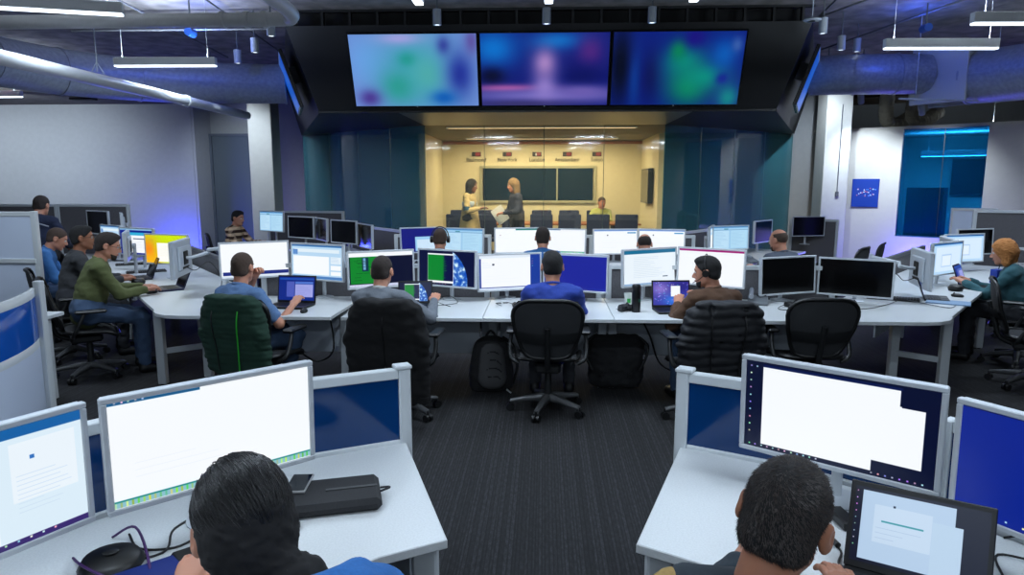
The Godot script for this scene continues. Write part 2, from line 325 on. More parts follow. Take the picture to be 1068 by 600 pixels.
func meeting_room() -> void:
	var cream := grained("meeting cream", Color(0.84, 0.81, 0.66), 0.75, M["paint grain"], 0.7)
	struct("floor_meeting", mb().prism([Vector2(-4.9, 14.25), Vector2(-2.0, 11.78), Vector2(2.0, 11.78), Vector2(4.9, 14.25), Vector2(4.9, 17), Vector2(-4.9, 17)], 0.0, MF), grained("meeting carpet", Color(0.10, 0.12, 0.17), 0.95, M["concrete grain"], 2.0), "raised dark blue carpet floor of the meeting room", "floor")
	struct("ceiling_meeting", mb().prism([Vector2(-4.9, 14.25), Vector2(-2.0, 11.78), Vector2(2.0, 11.78), Vector2(4.9, 14.25), Vector2(4.9, 17), Vector2(-4.9, 17)], 2.75, 2.82), grained("meeting ceiling", Color(0.50, 0.45, 0.36), 0.6, grain_texture("plank grain", 0.7, 1.0, 0.02, Vector2(0.3, 4.0)), 0.5), "wooden ceiling of the meeting room", "ceiling")
	wall_run("wall_meeting_back", "cream back wall of the meeting room", Vector2(-2.45, 16.35), Vector2(2.3, 16.35), MF, 2.75, 0.1, cream)
	wall_run("wall_meeting_left", "cream side wall at the left of the meeting room", Vector2(-2.42, 13.8), Vector2(-2.42, 16.4), MF, 2.75, 0.1, cream)
	wall_run("wall_meeting_right", "cream side wall at the right of the meeting room", Vector2(2.3, 13.9), Vector2(2.3, 16.4), MF, 2.75, 0.1, cream)
	var dim: Material = M["wall paint"]
	wall_run("wall_side_left", "plain wall behind the left teal glass", Vector2(-4.9, 15.6), Vector2(-2.47, 15.6), 0, 2.75, 0.1, dim)
	wall_run("wall_side_right", "plain wall behind the right teal glass", Vector2(2.36, 15.6), Vector2(4.9, 15.6), 0, 2.75, 0.1, dim)
	# glass front and the two angled teal flanks
	var clear := glass("clear glass", Color(0.75, 0.85, 0.85), 0.05)
	var teal := glass("teal glass", Color(0.27, 0.53, 0.58), 0.60)
	var joint := mat("glass joint", Color(0.35, 0.42, 0.42), 0.3)
	glazing("window_3", "clear glass front of the meeting room", Vector2(-2.0, 11.78), Vector2(2.0, 11.78), 0.0, 2.74, 4, clear, joint)
	glazing("window_4", "teal glass wall left of the meeting room front", Vector2(-4.93, 14.22), Vector2(-2.0, 11.78), 0.0, 2.74, 4, teal, joint)
	glazing("window_5", "teal glass wall right of the meeting room front", Vector2(2.0, 11.78), Vector2(4.93, 14.22), 0.0, 2.74, 4, teal, joint)
	# lamp in its ceiling
	for ff in [12.25, 15.3]:
		var lp := thing("ceiling_panel_light", "warm slim ceiling light %s the meeting room" % ("inside the glass front of" if ff < 14.0 else "along the back wall of"), "light", V(-0.05, 2.735, ff), 0, "meeting room panel lights")
		part("frame", mb().box(Vector3.ZERO, Vector3(3.3, 0.02, 0.09), 0.003), mat("lamp housing", Color(0.86, 0.88, 0.90), 0.5), lp)
		part("light_diffuser", mb().box(Vector3(0, -0.010, 0), Vector3(3.24, 0.006, 0.06)), glow("warm light glow", Color(1.0, 0.86, 0.60), 1.6), lp)
		var l := AreaLight3D.new()
		l.name = "lamp"
		l.area_size = Vector2(3.24, 0.06)
		l.light_energy = 15.0 if ff < 14.0 else 10.0
		l.light_color = Color(1.0, 0.92, 0.74)
		l.shadow_enabled = true
		l.area_range = 15.0
		lp.add_child(l)
		l.position = Vector3(0, -0.02, 0)
		l.rotation.x = -PI / 2
	# dark display window in the back wall
	var bd := thing("wall_board", "wide dark teal glass board in a pale frame on the cream wall", "board", V(-0.14, 1.745, 16.28))
	part("pane", mb().box(Vector3.ZERO, Vector3(2.56, 0.74, 0.03)), mat("board teal", Color(0.03, 0.13, 0.18), 0.12), bd)
	part("frame", mb().box(Vector3(0, 0.40, 0), Vector3(2.72, 0.06, 0.05), 0.004).box(Vector3(0, -0.40, 0), Vector3(2.72, 0.06, 0.05), 0.004).box(Vector3(1.33, 0, 0), Vector3(0.06, 0.74, 0.05), 0.004).box(Vector3(-1.33, 0, 0), Vector3(0.06, 0.74, 0.05), 0.004), mat("board frame", Color(0.62, 0.62, 0.50), 0.5), bd)
	part("mullion", mb().box(Vector3(0.45, 0, 0.02), Vector3(0.03, 0.74, 0.02)), mat("board frame", Color(0.62, 0.62, 0.50), 0.5), bd)
	part("picture_rail", mb().box(Vector3(0.1, 0.955, 0), Vector3(4.6, 0.07, 0.03), 0.003), mat("rail salmon", Color(0.66, 0.42, 0.30), 0.6), bd)
	# five city clocks
	var font := SystemFont.new()
	font.font_names = PackedStringArray(["Droid Sans"])
	var cities := ["Redmond", "New York", "London", "Amsterdam", "Tokyo"]
	for i in 5:
		var x: float = [-1.57, -0.85, -0.16, 0.54, 1.22][i]
		var ck := thing("city_clock", "dark digital wall clock with red display above the sign reading " + cities[i], "clock", V(x, 2.44, 16.28))
		part("case", mb().box(Vector3.ZERO, Vector3(0.21, 0.10, 0.03), 0.004), mat("clock case", Color(0.09, 0.06, 0.06), 0.4), ck)
		part("red_display", mb().box(Vector3(0.035, 0, 0.016), Vector3(0.11, 0.075, 0.004)), glow("clock display red", Color(0.75, 0.08, 0.12), 0.55), ck)
		if i == 2: part("day_mark", mb().box(Vector3(-0.02, -0.01, 0.020), Vector3(0.03, 0.06, 0.004)), mat("day mark white", Color(0.8, 0.8, 0.78), 0.5), ck)
		var tm := TextMesh.new()
		tm.text = cities[i]
		tm.font = font
		tm.font_size = 32
		tm.pixel_size = 0.0034
		tm.depth = 0.006
		part("city_name", tm, mat("lettering grey", Color(0.16, 0.16, 0.14), 0.6), ck, Vector3(0, -0.13, 0.0))
	# wall screen on the right side wall
	var tv := thing("wall_screen", "dark flat screen on the right wall of the meeting room", "screen", V(2.18, 1.72, 14.9), -PI / 2)
	part("case", mb().box(Vector3.ZERO, Vector3(1.05, 0.72, 0.10), 0.008), mat("screen case", Color(0.03, 0.06, 0.07), 0.3), tv)
	part("screen", screen_quad(1.0, 0.66), mat("screen off teal", Color(0.02, 0.05, 0.06), 0.15), tv, Vector3(0, 0, 0.052))
	# table and chairs
	var tb := thing("meeting_table", "long honey wood meeting table", "table", V(0, MF, 14.75))
	var oak := grained("oak", Color(0.66, 0.40, 0.20), 0.4, M["plank grain"], 1.5)
	part("table_top", mb().box(Vector3(0, 0.735, 0), Vector3(4.0, 0.035, 0.95), 0.006), oak, tb)
	for sx in [-1.5, 1.5]:
		part("pedestal", mb().box(Vector3(sx, 0.36, 0), Vector3(0.10, 0.71, 0.6), 0.01), mat("chair graphite", Color(0.10, 0.105, 0.11), 0.4), tb)
	for i in 7:
		meeting_chair("dark blue meeting chair on the glass side of the wooden table", V(-1.72 + 0.56 * i, MF, 14.0), PI)
	for i in 6:
		meeting_chair("dark blue meeting chair on the far side of the wooden table", V(-1.9 + 0.62 * i, MF, 15.55), 0)

# ------------------------------------------------------------------ desks and dividers
const WD := Vector2(0.62, 0.785)        # along the right wings, away from the camera
const WI := Vector2(-0.785, 0.62)       # across them, towards the middle

func desks() -> void:
	var grey := fabric("divider fabric", Color(0.15, 0.145, 0.155), 90.0)
	var pale := mat("pale board", Color(0.76, 0.80, 0.87), 0.5)
	# front row: three straight desks and two corner desks
	var names := ["white desk with a laptop under the grey sweater man's monitors", "white desk behind the empty aisle chair of the man in royal blue", "white desk with the black bottle and the man in brown"]
	var seams := [-1.62, -0.48, 0.566, 1.70]
	for i in 3:
		var x0: float = seams[i] + 0.002
		var x1: float = seams[i + 1] - 0.002
		var legs := [Vector2(x0 + 0.04, 5.95), Vector2(x1 - 0.045, 6.28)] if i == 0 else [Vector2(x0 + 0.04, 5.95), Vector2(x1 - 0.045, 5.95)]
		desk(names[i], [Vector2(x0, 5.37), Vector2(x1, 5.37), Vector2(x1, 6.37), Vector2(x0, 6.37)], legs, [[Vector2(x0 + 0.09, 6.15), Vector2(x1 - 0.09, 6.15)]])
	for sx in [-1.0, 1.0]:
		var e := Vector2(3.29, 5.61)
		var p := [Vector2(1.704, 5.37), Vector2(2.95, 5.37), Vector2(3.08, 5.39), Vector2(3.19, 5.455), Vector2(3.27, 5.56), e]
		var e1 := e + WD * 0.98
		p.append_array([e1, e1 + WI * 0.96, Vector2(2.71, 6.37), Vector2(1.704, 6.37)])
		var wing := [e1 + WD * 0.004, e1 + WD * 1.60, e1 + WD * 1.60 + WI * 0.96, e1 + WD * 0.004 + WI * 0.96]
		var wing2 := [e1 + WD * 1.604, e1 + WD * 3.3, e1 + WD * 3.3 + WI * 0.96, e1 + WD * 1.604 + WI * 0.96]
		var l1 := [e + WD * 0.28 + WI * 0.07, e + WD * 0.30 + WI * 0.46]
		var l2 := [e1 + WD * 1.5 + WI * 0.08, e1 + WD * 1.5 + WI * 0.85]
		var l3 := [e1 + WD * 3.2 + WI * 0.08, e1 + WD * 3.2 + WI * 0.85]
		var pan := [[Vector2(1.78, 6.15), Vector2(2.55, 6.15)]]
		var rail := [[l1[0], l1[1], 0.30]]
		var wpan := [[wing[0] + WI * 0.8 + WD * 0.1, wing[1] + WI * 0.8 - WD * 0.1]]
		var flip := func(q): return Vector2(q.x * sx, q.y)
		var fp := func(list): return list.map(func(a): return [flip.call(a[0]), flip.call(a[1])] + a.slice(2))
		desk("white rounded corner desk at the %s end of the front row" % ("left" if sx < 0 else "right"), p if sx > 0 else mirrored(p), (l1 + [Vector2(1.76, 5.95)]).map(flip), fp.call(pan), "white benching desks", fp.call(rail))
		desk("white %s wing desk running back from the front row" % ("left" if sx < 0 else "right"), wing if sx > 0 else mirrored(wing), l2.map(flip), fp.call(wpan))
		desk("far end desk of the %s wing" % ("left" if sx < 0 else "right"), wing2 if sx > 0 else mirrored(wing2), l3.map(flip), [])
		divider("grey fabric divider behind the %s wing monitors" % ("left" if sx < 0 else "right"), flip.call(wing[0] + WI * 1.0), flip.call(wing2[1] + WI * 1.0), 0.40, 0.95, grey, "desk dividers", 0.03, 0.0, null, mat("divider edge grey", Color(0.34, 0.34, 0.35), 0.5))
		divider("grey fabric divider on the %s corner desk of the front row" % ("left" if sx < 0 else "right"), Vector2(sx * 1.72 if sx > 0 else -2.68, 6.41), Vector2(2.68 if sx > 0 else -1.72, 6.41), 0.40, 1.04, grey)
	for i in 3:
		divider(["grey fabric divider behind the green code monitors", "grey fabric divider behind the monitors of the man in royal blue", "grey fabric divider behind the monitors of the man in brown"][i], Vector2(seams[i] + 0.02, 6.41), Vector2(seams[i + 1] - 0.02, 6.41), 0.40, 1.04, grey)
	# second row
	for i in 3:
		var x0 := -2.1 + 1.4 * i
		desk(["second row desk in front of the man with headphones", "second row desk in front of the man in blue", "second row desk in front of the man with a bald crown"][i], [Vector2(x0 + 0.002, 8.5), Vector2(x0 + 1.398, 8.5), Vector2(x0 + 1.398, 9.5), Vector2(x0 + 0.002, 9.5)], [Vector2(x0 + 0.06, 8.9), Vector2(x0 + 1.34, 8.9)], [[Vector2(x0 + 0.12, 9.3), Vector2(x0 + 1.28, 9.3)]])
		divider(["grey divider at the back of the second row beside the headphones man", "grey divider at the back of the second row in the middle", "grey divider at the back of the second row beside the meeting room corner"][i], Vector2(x0 + 0.02, 9.56), Vector2(x0 + 1.38, 9.56), 0.40, 1.08, grey)
	for sx in [-1.0, 1.0]:
		var e := Vector2(2.104, 8.5)
		var wing := [e, e + WD * 0.3 + Vector2(0.06, -0.02), e + WD * 3.1 + Vector2(0.06, -0.02), e + WD * 3.1 + WI * 0.9, Vector2(2.104, 9.55)]
		desk("second row wing desk on the %s" % ("left" if sx < 0 else "right"), wing if sx > 0 else mirrored(wing), [Vector2(sx * (e + WD * 2.9 + WI * 0.2).x, (e + WD * 2.9 + WI * 0.2).y), Vector2(sx * (e + WD * 1.4 + WI * 0.2).x, (e + WD * 1.4 + WI * 0.2).y)], [])
		var a := e + WI * 1.0 + WD * 0.9
		var b := e + WI * 1.0 + WD * 3.1
		divider("grey divider behind the %s second row wing" % ("left" if sx < 0 else "right"), Vector2(sx * a.x, a.y), Vector2(sx * b.x, b.y), 0.40, 1.10, grey)
	divider("grey cubicle divider with white cap right of the blank far monitor", Vector2(4.35, 12.45), Vector2(5.1, 12.2), 0.30, 1.16, grey, "cubicle dividers")
	divider("grey cubicle divider by the white column behind the man in stripes", Vector2(-5.1, 12.6), Vector2(-3.6, 12.4), 0.30, 1.28, grey, "cubicle dividers")
	# near desks
	var near := [Vector2(-0.565, 2.72), Vector2(-0.284, 1.94), Vector2(-0.47, 1.83), Vector2(-0.80, 1.50), Vector2(-1.0, 1.0), Vector2(-1.15, 0.55), Vector2(-1.95, 0.75), Vector2(-1.62, 1.75), Vector2(-1.28, 2.20), Vector2(-0.95, 2.50)]
	desk("near white desk with the black laptop sleeve and purple cable", near, [Vector2(-0.36, 1.99), Vector2(-0.58, 2.60)], [[Vector2(-0.62, 2.56), Vector2(-0.40, 1.98)]], "near desks")
	desk("near white desk with the open laptop and charger", mirrored(near), [Vector2(0.36, 1.99), Vector2(0.58, 2.60)], [[Vector2(0.62, 2.56), Vector2(0.40, 1.98)]], "near desks")
	var bluep := mat("blue acrylic", Color(0.02, 0.20, 0.40), 0.10)
	for sx in [-1.0, 1.0]:
		var q := [Vector2(sx * 0.55, 2.745), Vector2(sx * 0.97, 2.525), Vector2(sx * 1.31, 2.215), Vector2(sx * 1.65, 1.76), Vector2(sx * 1.98, 0.78)]
		for i in 4:
			var a: Vector2 = q[i]
			var b: Vector2 = q[i + 1]
			var dv := divider(["white framed divider with blue pane at the aisle end of the %s desk", "blue acrylic divider behind the main monitor on the %s desk", "blue acrylic divider at the bend of the %s desk", "blue acrylic divider along the outer side of the %s desk"][i] % ("left near" if sx < 0 else "right near"), a if sx > 0 else b, b if sx > 0 else a, 0.40, 1.045, bluep, "near dividers", 0.05 if i == 0 else 0.03, 0.725, mat("divider white", Color(0.76, 0.78, 0.79), 0.42))
			if i == 0:
				part("post_cap", mb().box(Vector3(-sx * (a.distance_to(b) / 2 - 0.03), 1.052, 0), Vector3(0.07, 0.016, 0.06), 0.004), mat("divider white", Color(0.76, 0.78, 0.79), 0.42), dv)
	# left cubicles
	var board := thing("whiteboard_screen", "pale blue free-standing screen beside the standing man in navy", "screen", V(-5.95, 0, 7.0), 0.0)
	part("board", mb().box(Vector3(0, 0.80, 0), Vector3(1.30, 1.30, 0.03)), pale, board)
	for s in [-1.0, 1.0]:
		part("upright", mb().box(Vector3(s * 0.64, 0.75, 0), Vector3(0.06, 1.5, 0.05), 0.005), mat("divider white", Color(0.76, 0.78, 0.79), 0.42), board)
	part("rail", mb().box(Vector3(0, 1.47, 0), Vector3(1.26, 0.05, 0.045), 0.005), mat("divider white", Color(0.76, 0.78, 0.79), 0.42), board)
	part("rail", mb().box(Vector3(0, 0.98, 0.01), Vector3(1.26, 0.05, 0.045), 0.005), mat("divider white", Color(0.76, 0.78, 0.79), 0.42), board)
	for i in 3:
		divider(["grey cubicle divider behind the standing man", "grey cubicle divider with a navy notice board at its side", "grey cubicle divider beside the blank monitor pair"][i], Vector2(-9.6 + 1.12 * i, 10.2), Vector2(-9.6 + 1.12 * (i + 1), 10.2), 0.0, 1.47, grey, "cubicle dividers", 0.04)
	divider("pale lilac cubicle end divider by the blue lit wall", Vector2(-7.05, 10.9), Vector2(-6.7, 10.9), 0.0, 1.45, pale, "cubicle dividers", 0.03)
	desk("cubicle desk under the blank monitor pair", [Vector2(-7.6, 9.3), Vector2(-5.95, 9.3), Vector2(-5.95, 10.1), Vector2(-7.6, 10.1)], [Vector2(-7.5, 9.4), Vector2(-6.05, 9.4)], [], "cubicle desks")
	# curved screen at the left edge
	var cv := thing("curved_screen", "curved white desk screen with a blue acrylic window at the left edge", "screen", V(-3.74, 0, 4.86))
	var arc := func(t: float, r: float) -> Vector3:
		var an := lerpf(0.55, -0.35, t)
		return Vector3((cos(an) - cos(0.55)) * 2.2, 0, (sin(0.55) - sin(an)) * 2.2) * r
	for lv in [["lower_panel", 0.02, 0.60, pale], ["lower_rail", 0.60, 0.66, mat("divider white", Color(0.76, 0.78, 0.79), 0.42)], ["acrylic_window", 0.66, 0.97, mat("blue acrylic bright", Color(0.05, 0.32, 0.68), 0.10)], ["top_rail", 0.97, 1.03, mat("divider white", Color(0.76, 0.78, 0.79), 0.42)]]:
		var rows := []
		for y in [lv[1], lv[2]]:
			var row := []
			for i in 15: row.append(arc.call(i / 14.0, 1.0) + Vector3(0, y, 0))
			rows.append(row)
		var inn := []
		for y in [lv[2], lv[1]]:
			var row := []
			for i in 15: row.append(arc.call(i / 14.0, 1.0) * 1.0 + Vector3(-0.035, y, -0.005))
			inn.append(row)
		part(lv[0], mb().grid([rows[0], rows[1], inn[0], inn[1], rows[0]], false, true), lv[3], cv)
	part("post", mb().box(Vector3(0.02, 0.54, -0.015), Vector3(0.055, 1.08, 0.06), 0.006), mat("divider white", Color(0.76, 0.78, 0.79), 0.42), cv)
	var cr := thing("swivel_stand", "grey folded swivel stand above the curved screen", "stand", V(-4.35, 0.73, 5.0))
	part("lower_arm", mb().tube([Vector3(-0.25, 0.42, 0), Vector3(0.05, 0.46, 0)], 0.022, 8), mat("monitor silver", Color(0.74, 0.76, 0.78), 0.42, 0.15), cr)
	part("upper_arm", mb().tube([Vector3(0.05, 0.46, 0), Vector3(0.06, 0.40, 0.02), Vector3(-0.20, 0.30, 0.05)], 0.020, 8), mat("monitor silver", Color(0.74, 0.76, 0.78), 0.42, 0.15), cr)
	part("pole", mb().cyl(Vector3(-0.25, 0, 0), Vector3(-0.25, 0.45, 0), 0.02, -1.0, 10), mat("monitor silver", Color(0.74, 0.76, 0.78), 0.42, 0.15), cr)
	desk("desk inside the curved screen", [Vector2(-4.0, 4.95), Vector2(-4.0, 5.5), Vector2(-5.6, 5.5), Vector2(-5.6, 4.3), Vector2(-5.1, 4.3)], [Vector2(-4.1, 5.4), Vector2(-5.5, 4.4)], [], "cubicle desks")
	# right cubicles
	divider("white framed grey cubicle divider behind the red-haired woman", Vector2(5.95, 9.9), Vector2(7.1, 9.5), 0.0, 1.42, grey, "cubicle dividers", 0.05, 0.9, grey)
	divider("second grey cubicle divider behind the red-haired woman", Vector2(7.12, 9.49), Vector2(8.3, 9.1), 0.0, 1.42, grey, "cubicle dividers", 0.05)
	divider("pale lilac cubicle divider below the blue window", Vector2(6.05, 10.6), Vector2(6.6, 10.4), 0.0, 1.42, pale, "cubicle dividers", 0.03)

# ------------------------------------------------------------------ monitors
func monitors() -> void:
	monitor("monitor with a white report and navy strip before the man in the blue tee", V(-2.673, 1.085, 6.26), -0.524, "report")
	monitor("monitor with pale blue panes beside the white report monitor", V(-2.083, 1.07, 6.24), 0.398, "panes")
	monitor("monitor with green code and navy window before the grey sweater man", V(-1.469, 1.017, 6.17), -0.484, "code")
	monitor("monitor with green code window over a planet picture", V(-0.872, 1.028, 6.17), 0.419, "planet")
	monitor("monitor with a white browser on blue before the man in royal blue", V(-0.304, 0.985, 6.27), -0.378, "browser")
	monitor("monitor with a plain indigo desktop", V(0.290, 0.992, 6.20), 0.384, "indigo")
	monitor("monitor with a grey text letter and teal bar", V(0.965, 1.039, 6.26), -0.539, "letter")
	monitor("white screen monitor with a magenta bar before the man in brown", V(1.499, 1.045, 6.22), 0.548, "magenta")
	monitor("switched-off monitor beside the grey desk phone", V(2.202, 0.970, 6.26), -0.406, "off")
	monitor("switched-off wide-angled monitor at the right front corner", V(2.794, 0.953, 6.26), 0.493, "off")
	# second row
	monitor("second row monitor with a navy desktop before the headphones man", V(-1.61, 1.035, 9.15), -0.5, "window", 0.1)
	monitor("second row monitor with light blue columns beside the headphones man", V(-1.08, 1.02, 9.25), 0.371, "columns", 0.06)
	monitor("second row white monitor with a teal bar before the man in blue", V(-0.345, 1.03, 9.20), -0.19, "teal", 0.1)
	monitor("second row blank white monitor beside the teal bar monitor", V(0.273, 1.012, 9.30), 0.30, "sheet", 0.1)
	monitor("second row white monitor with a blue title bar", V(0.965, 1.012, 9.28), -0.17, "blank", 0.1)
	monitor("second row white monitor behind the bald crown", V(1.575, 1.012, 9.28), 0.25, "blank", 0.08)
	monitor("second row monitor of light blue columns seen beside the teal glass", V(2.60, 1.035, 9.72), -0.42, "columns", 0.03)
	monitor("second row monitor turned edge-on beside the teal glass", V(2.32, 1.035, 9.62), -1.25, "panes", 0.03)
	monitor("narrow switched-off monitor behind the bearded bald man", V(3.364, 1.052, 10.75), -0.855, "off", 0.0)
	monitor("small switched-off monitor in front of the white right column", V(4.55, 1.049, 12.1), -0.238, "off", 0.0)
	monitor("back row monitor with a light blue list beside the man in stripes", V(-4.509, 1.155, 11.3), 0.542, "columns", 0.05)
	monitor("switched-off back row monitor, left one of the first blank pair", V(-3.805, 1.098, 10.7), 0.559, "off", 0.03)
	monitor("switched-off back row monitor turned away beside the first blank one", V(-3.402, 1.09, 10.42), 0.955, "off", 0.03)
	monitor("switched-off back row monitor near the teal glass", V(-2.917, 1.08, 9.98), 0.661, "off", 0.02)
	monitor("switched-off back row monitor turned away near the teal glass", V(-2.542, 1.043, 9.72), 0.983, "off", 0.02)
	# left wing
	monitor("monitor with a yellow heat picture facing the man in green", V(-4.20, 1.058, 7.50), 0.29, "heat", 0.01)
	monitor("monitor seen from its white back beside the yellow picture", V(-3.47, 1.085, 6.42), -1.80 + PI, "report", 0.0, 0.73, 0.62, 0.345, false)
	monitor("monitor with a blue form facing the man in dark grey", V(-4.987, 1.076, 8.25), 0.397, "form", 0.0)
	monitor("monitor seen edge-on from behind beside the blue form", V(-4.80, 1.07, 7.72), -2.05 + PI, "report", 0.0)
	monitor("monitor with a pale list at the far end of the left wing", V(-5.95, 1.05, 9.25), 0.55, "panes", 0.0, 0.73, 0.55, 0.34)
	monitor("blank monitor, first of the cubicle pair on the far left", V(-6.45, 1.22, 9.75), 0.55, "off", 0.0)
	monitor("blank monitor, second of the cubicle pair on the far left", V(-5.98, 1.20, 9.55), 1.0, "off", 0.0, 0.73, 0.5, 0.34)
	# right wing
	monitor("monitor seen from its white back at the right front corner", V(3.50, 1.01, 6.50), 1.80 + PI, "mail", 0.0, 0.73, 0.62, 0.345, false)
	monitor("monitor with a blue form behind the white-backed one", V(4.17, 1.02, 7.30), -0.62, "plain_form", 0.0)
	monitor("monitor seen edge-on from behind beside the red-haired woman's screen", V(4.42, 1.03, 7.72), 1.85 + PI, "mail", 0.0)
	monitor("monitor with a pale form facing the red-haired woman", V(5.02, 1.02, 8.45), -0.36, "plain_form", 0.05)
	monitor("switched-off monitor behind the pale form monitor", V(5.62, 1.03, 9.25), -0.35, "off", 0.04)
	monitor("monitor showing its white back in the right cubicle", V(6.55, 1.17, 9.2), -0.2 + PI, "off", 0.0, 0.73, 0.5, 0.32)
	desk("right cubicle desk under the white-backed monitor", [Vector2(6.1, 8.9), Vector2(7.4, 8.5), Vector2(7.6, 9.15), Vector2(6.3, 9.55)], [Vector2(6.3, 9.1), Vector2(7.4, 8.8)], [], "cubicle desks")
	# near desks
	monitor("large near monitor with a blank white sheet and colourful task bar", V(-0.988, 1.045, 1.975), -0.782, "sheet", -0.03, 0.73, 0.62, 0.345, true, "near monitors")
	monitor("near monitor with a pale blue mail window and purple task bar", V(-1.385, 1.040, 1.475), -1.10, "mail", -0.02, 0.73, 0.62, 0.345, true, "near monitors")
	monitor("large near monitor with stepped white windows on navy", V(0.949, 1.035, 2.20), 0.665, "stepped", -0.04, 0.73, 0.62, 0.345, true, "near monitors")
	monitor("near monitor with a royal blue desktop and row of icons", V(1.355, 1.020, 1.70), 1.03, "royal", -0.02, 0.73, 0.62, 0.345, true, "near monitors")

# ------------------------------------------------------------------ laptops and small things
func laptops_and_small_things() -> void:
	var D := 0.73
	laptop("black laptop with a blue list before the man in the blue tee", V(-2.19, D, 5.80), -0.12, "laptop_blue", 100, 0.36, 0.24)
	laptop("small laptop with a planet picture beside the grey sweater man", V(-1.10, D, 5.82), 0.15, "planet", 105, 0.30, 0.20)
	laptop("black laptop with a blue photograph before the man in brown", V(1.10, D, 5.72), 0.10, "laptop_photo", 100, 0.33, 0.23)
	laptop("dark blue laptop under the hands of the man in green", V(-3.78, D, 6.72), facing(-0.75, -0.66), "off", 112, 0.33, 0.23, 1.0, Color(0.03, 0.07, 0.22))
	laptop("dark laptop under the hands of the man in dark grey", V(-4.52, D, 7.45), facing(-0.75, -0.66), "off", 110, 0.33, 0.23, 1.0, Color(0.03, 0.06, 0.14))
	laptop("blue laptop on the right wing before the red-haired woman", V(4.45, D, 7.25), facing(0.75, -0.66), "laptop_blue", 110, 0.32, 0.22)
	laptop("small laptop standing behind the right white-backed monitor", V(3.62, D, 6.45), facing(0.9, -0.4), "laptop_blue", 110, 0.28, 0.20)
	laptop("open black laptop with a document on the right near desk", V(0.93, D, 1.64), facing(-0.50, -0.87), "laptop_doc", 110, 0.34, 0.235, 0.9)
	laptop("closed laptop with a blue lid before the left near monitor", V(-0.96, D, 1.70), facing(0.70, -0.72), "off", 2, 0.34, 0.23, 1.0, Color(0.02, 0.13, 0.42))
	# front row
	var bt := thing("water_bottle", "tall black bottle beside the gloves", "bottle", V(0.775, D, 5.70))
	part("body", mb().lathe([Vector2(0, 0), Vector2(0.034, 0), Vector2(0.037, 0.006), Vector2(0.037, 0.165), Vector2(0.033, 0.185), Vector2(0.033, 0.19)], 18), mat("bottle black", Color(0.02, 0.025, 0.028), 0.3), bt)
	part("cap", mb().lathe([Vector2(0.034, 0.188), Vector2(0.036, 0.20), Vector2(0.036, 0.225), Vector2(0.028, 0.232), Vector2(0, 0.233)], 18), mat("cap black", Color(0.05, 0.06, 0.06), 0.4), bt)
	part("logo", mb().box(Vector3(0.022, 0.10, 0.031), Vector3(0.016, 0.024, 0.004)), mat("logo green", Color(0.05, 0.30, 0.22), 0.4), bt)
	var cp := thing("paper_cup", "small white paper cup with a green mark", "cup", V(0.76, D, 6.10))
	part("body", mb().lathe([Vector2(0, 0), Vector2(0.028, 0), Vector2(0.040, 0.095), Vector2(0.038, 0.095), Vector2(0.027, 0.006), Vector2(0, 0.006)], 18), mat("cup white", Color(0.80, 0.82, 0.80), 0.5), cp)
	part("mark", mb().box(Vector3(0.0, 0.03, 0.033), Vector3(0.03, 0.04, 0.006)), mat("logo bright green", Color(0.10, 0.55, 0.20), 0.4), cp)
	var gl := thing("glove", "crumpled pair of black gloves on the white desk", "gloves", V(0.70, D, 5.76), 0.4)
	part("shell", blob([cap(Vector3(-0.05, 0.018, 0), Vector3(0.05, 0.018, 0.02), 0.03, 0.026, 0.02), cap(Vector3(0.03, 0.03, -0.03), Vector3(-0.04, 0.035, 0.03), 0.026, 0.024, 0.02), cap(Vector3(0.06, 0.02, 0.03), Vector3(0.09, 0.016, 0.05), 0.014, 0.011, 0.01), cap(Vector3(0.05, 0.02, 0.0), Vector3(0.10, 0.016, 0.01), 0.014, 0.011, 0.01), cap(Vector3(-0.05, 0.02, 0.02), Vector3(-0.08, 0.02, 0.05), 0.016, 0.014, 0.01)], 0.007, 0.02, 20.0), fabric("glove black", Color(0.02, 0.02, 0.024), 80.0), gl)
	var gs := thing("eyeglasses", "pair of eyeglasses lying on the desk beside the man in royal blue", "glasses", V(-0.36, D + 0.01, 6.0), 0.4)
	for s in [-1.0, 1.0]:
		var o := []
		for i in 13: o.append(Vector3(s * 0.033 + cos(TAU * i / 12) * 0.026, 0.004, sin(TAU * i / 12) * 0.02))
		part("rim", mb().tube(o, 0.003, 5, false), mat("glasses black", Color(0.03, 0.03, 0.035), 0.3), gs)
		part("temple", mb().tube([Vector3(s * 0.06, 0.004, 0.0), Vector3(s * 0.065, 0.006, 0.08), Vector3(s * 0.05, 0.002, 0.13)], 0.003, 5), mat("glasses black", Color(0.03, 0.03, 0.035), 0.3), gs)
	keyboard("black keyboard beside the man in royal blue", V(-0.05, D, 5.95), 0.05)
	keyboard("black keyboard before the first blank monitor of the right corner", V(3.22, D, 6.42), -0.5)
	keyboard("black keyboard at the blue form monitor", V(-4.75, D, 8.0), 0.6)
	keyboard("black keyboard at the far left wing monitor", V(-5.35, D, 8.75), 0.6)
	desk_phone("grey desk phone beside the first blank monitor", V(1.90, D, 6.12), -0.3)
	desk_phone("grey desk phone behind the man in brown", V(2.78, D, 9.35), 0.5)
	var dk := thing("docking_station", "dark docking station below the blank monitor", "dock", V(2.20, D, 6.0), 0.2)
	part("body", mb().box(Vector3(0, 0.02, 0), Vector3(0.20, 0.04, 0.09), 0.008), mat("dark plastic", Color(0.045, 0.047, 0.05), 0.45), dk)
	part("buttons", mb().box(Vector3(0.05, 0.042, 0), Vector3(0.06, 0.004, 0.02), 0.001), mat("chair graphite", Color(0.10, 0.105, 0.11), 0.4), dk)
	mouse("black mouse on the right wing desk", V(3.90, D, 6.60), 0.8)
	mouse("black mouse beside the laptop of the man in green", V(-3.80, D, 6.46), -0.7)
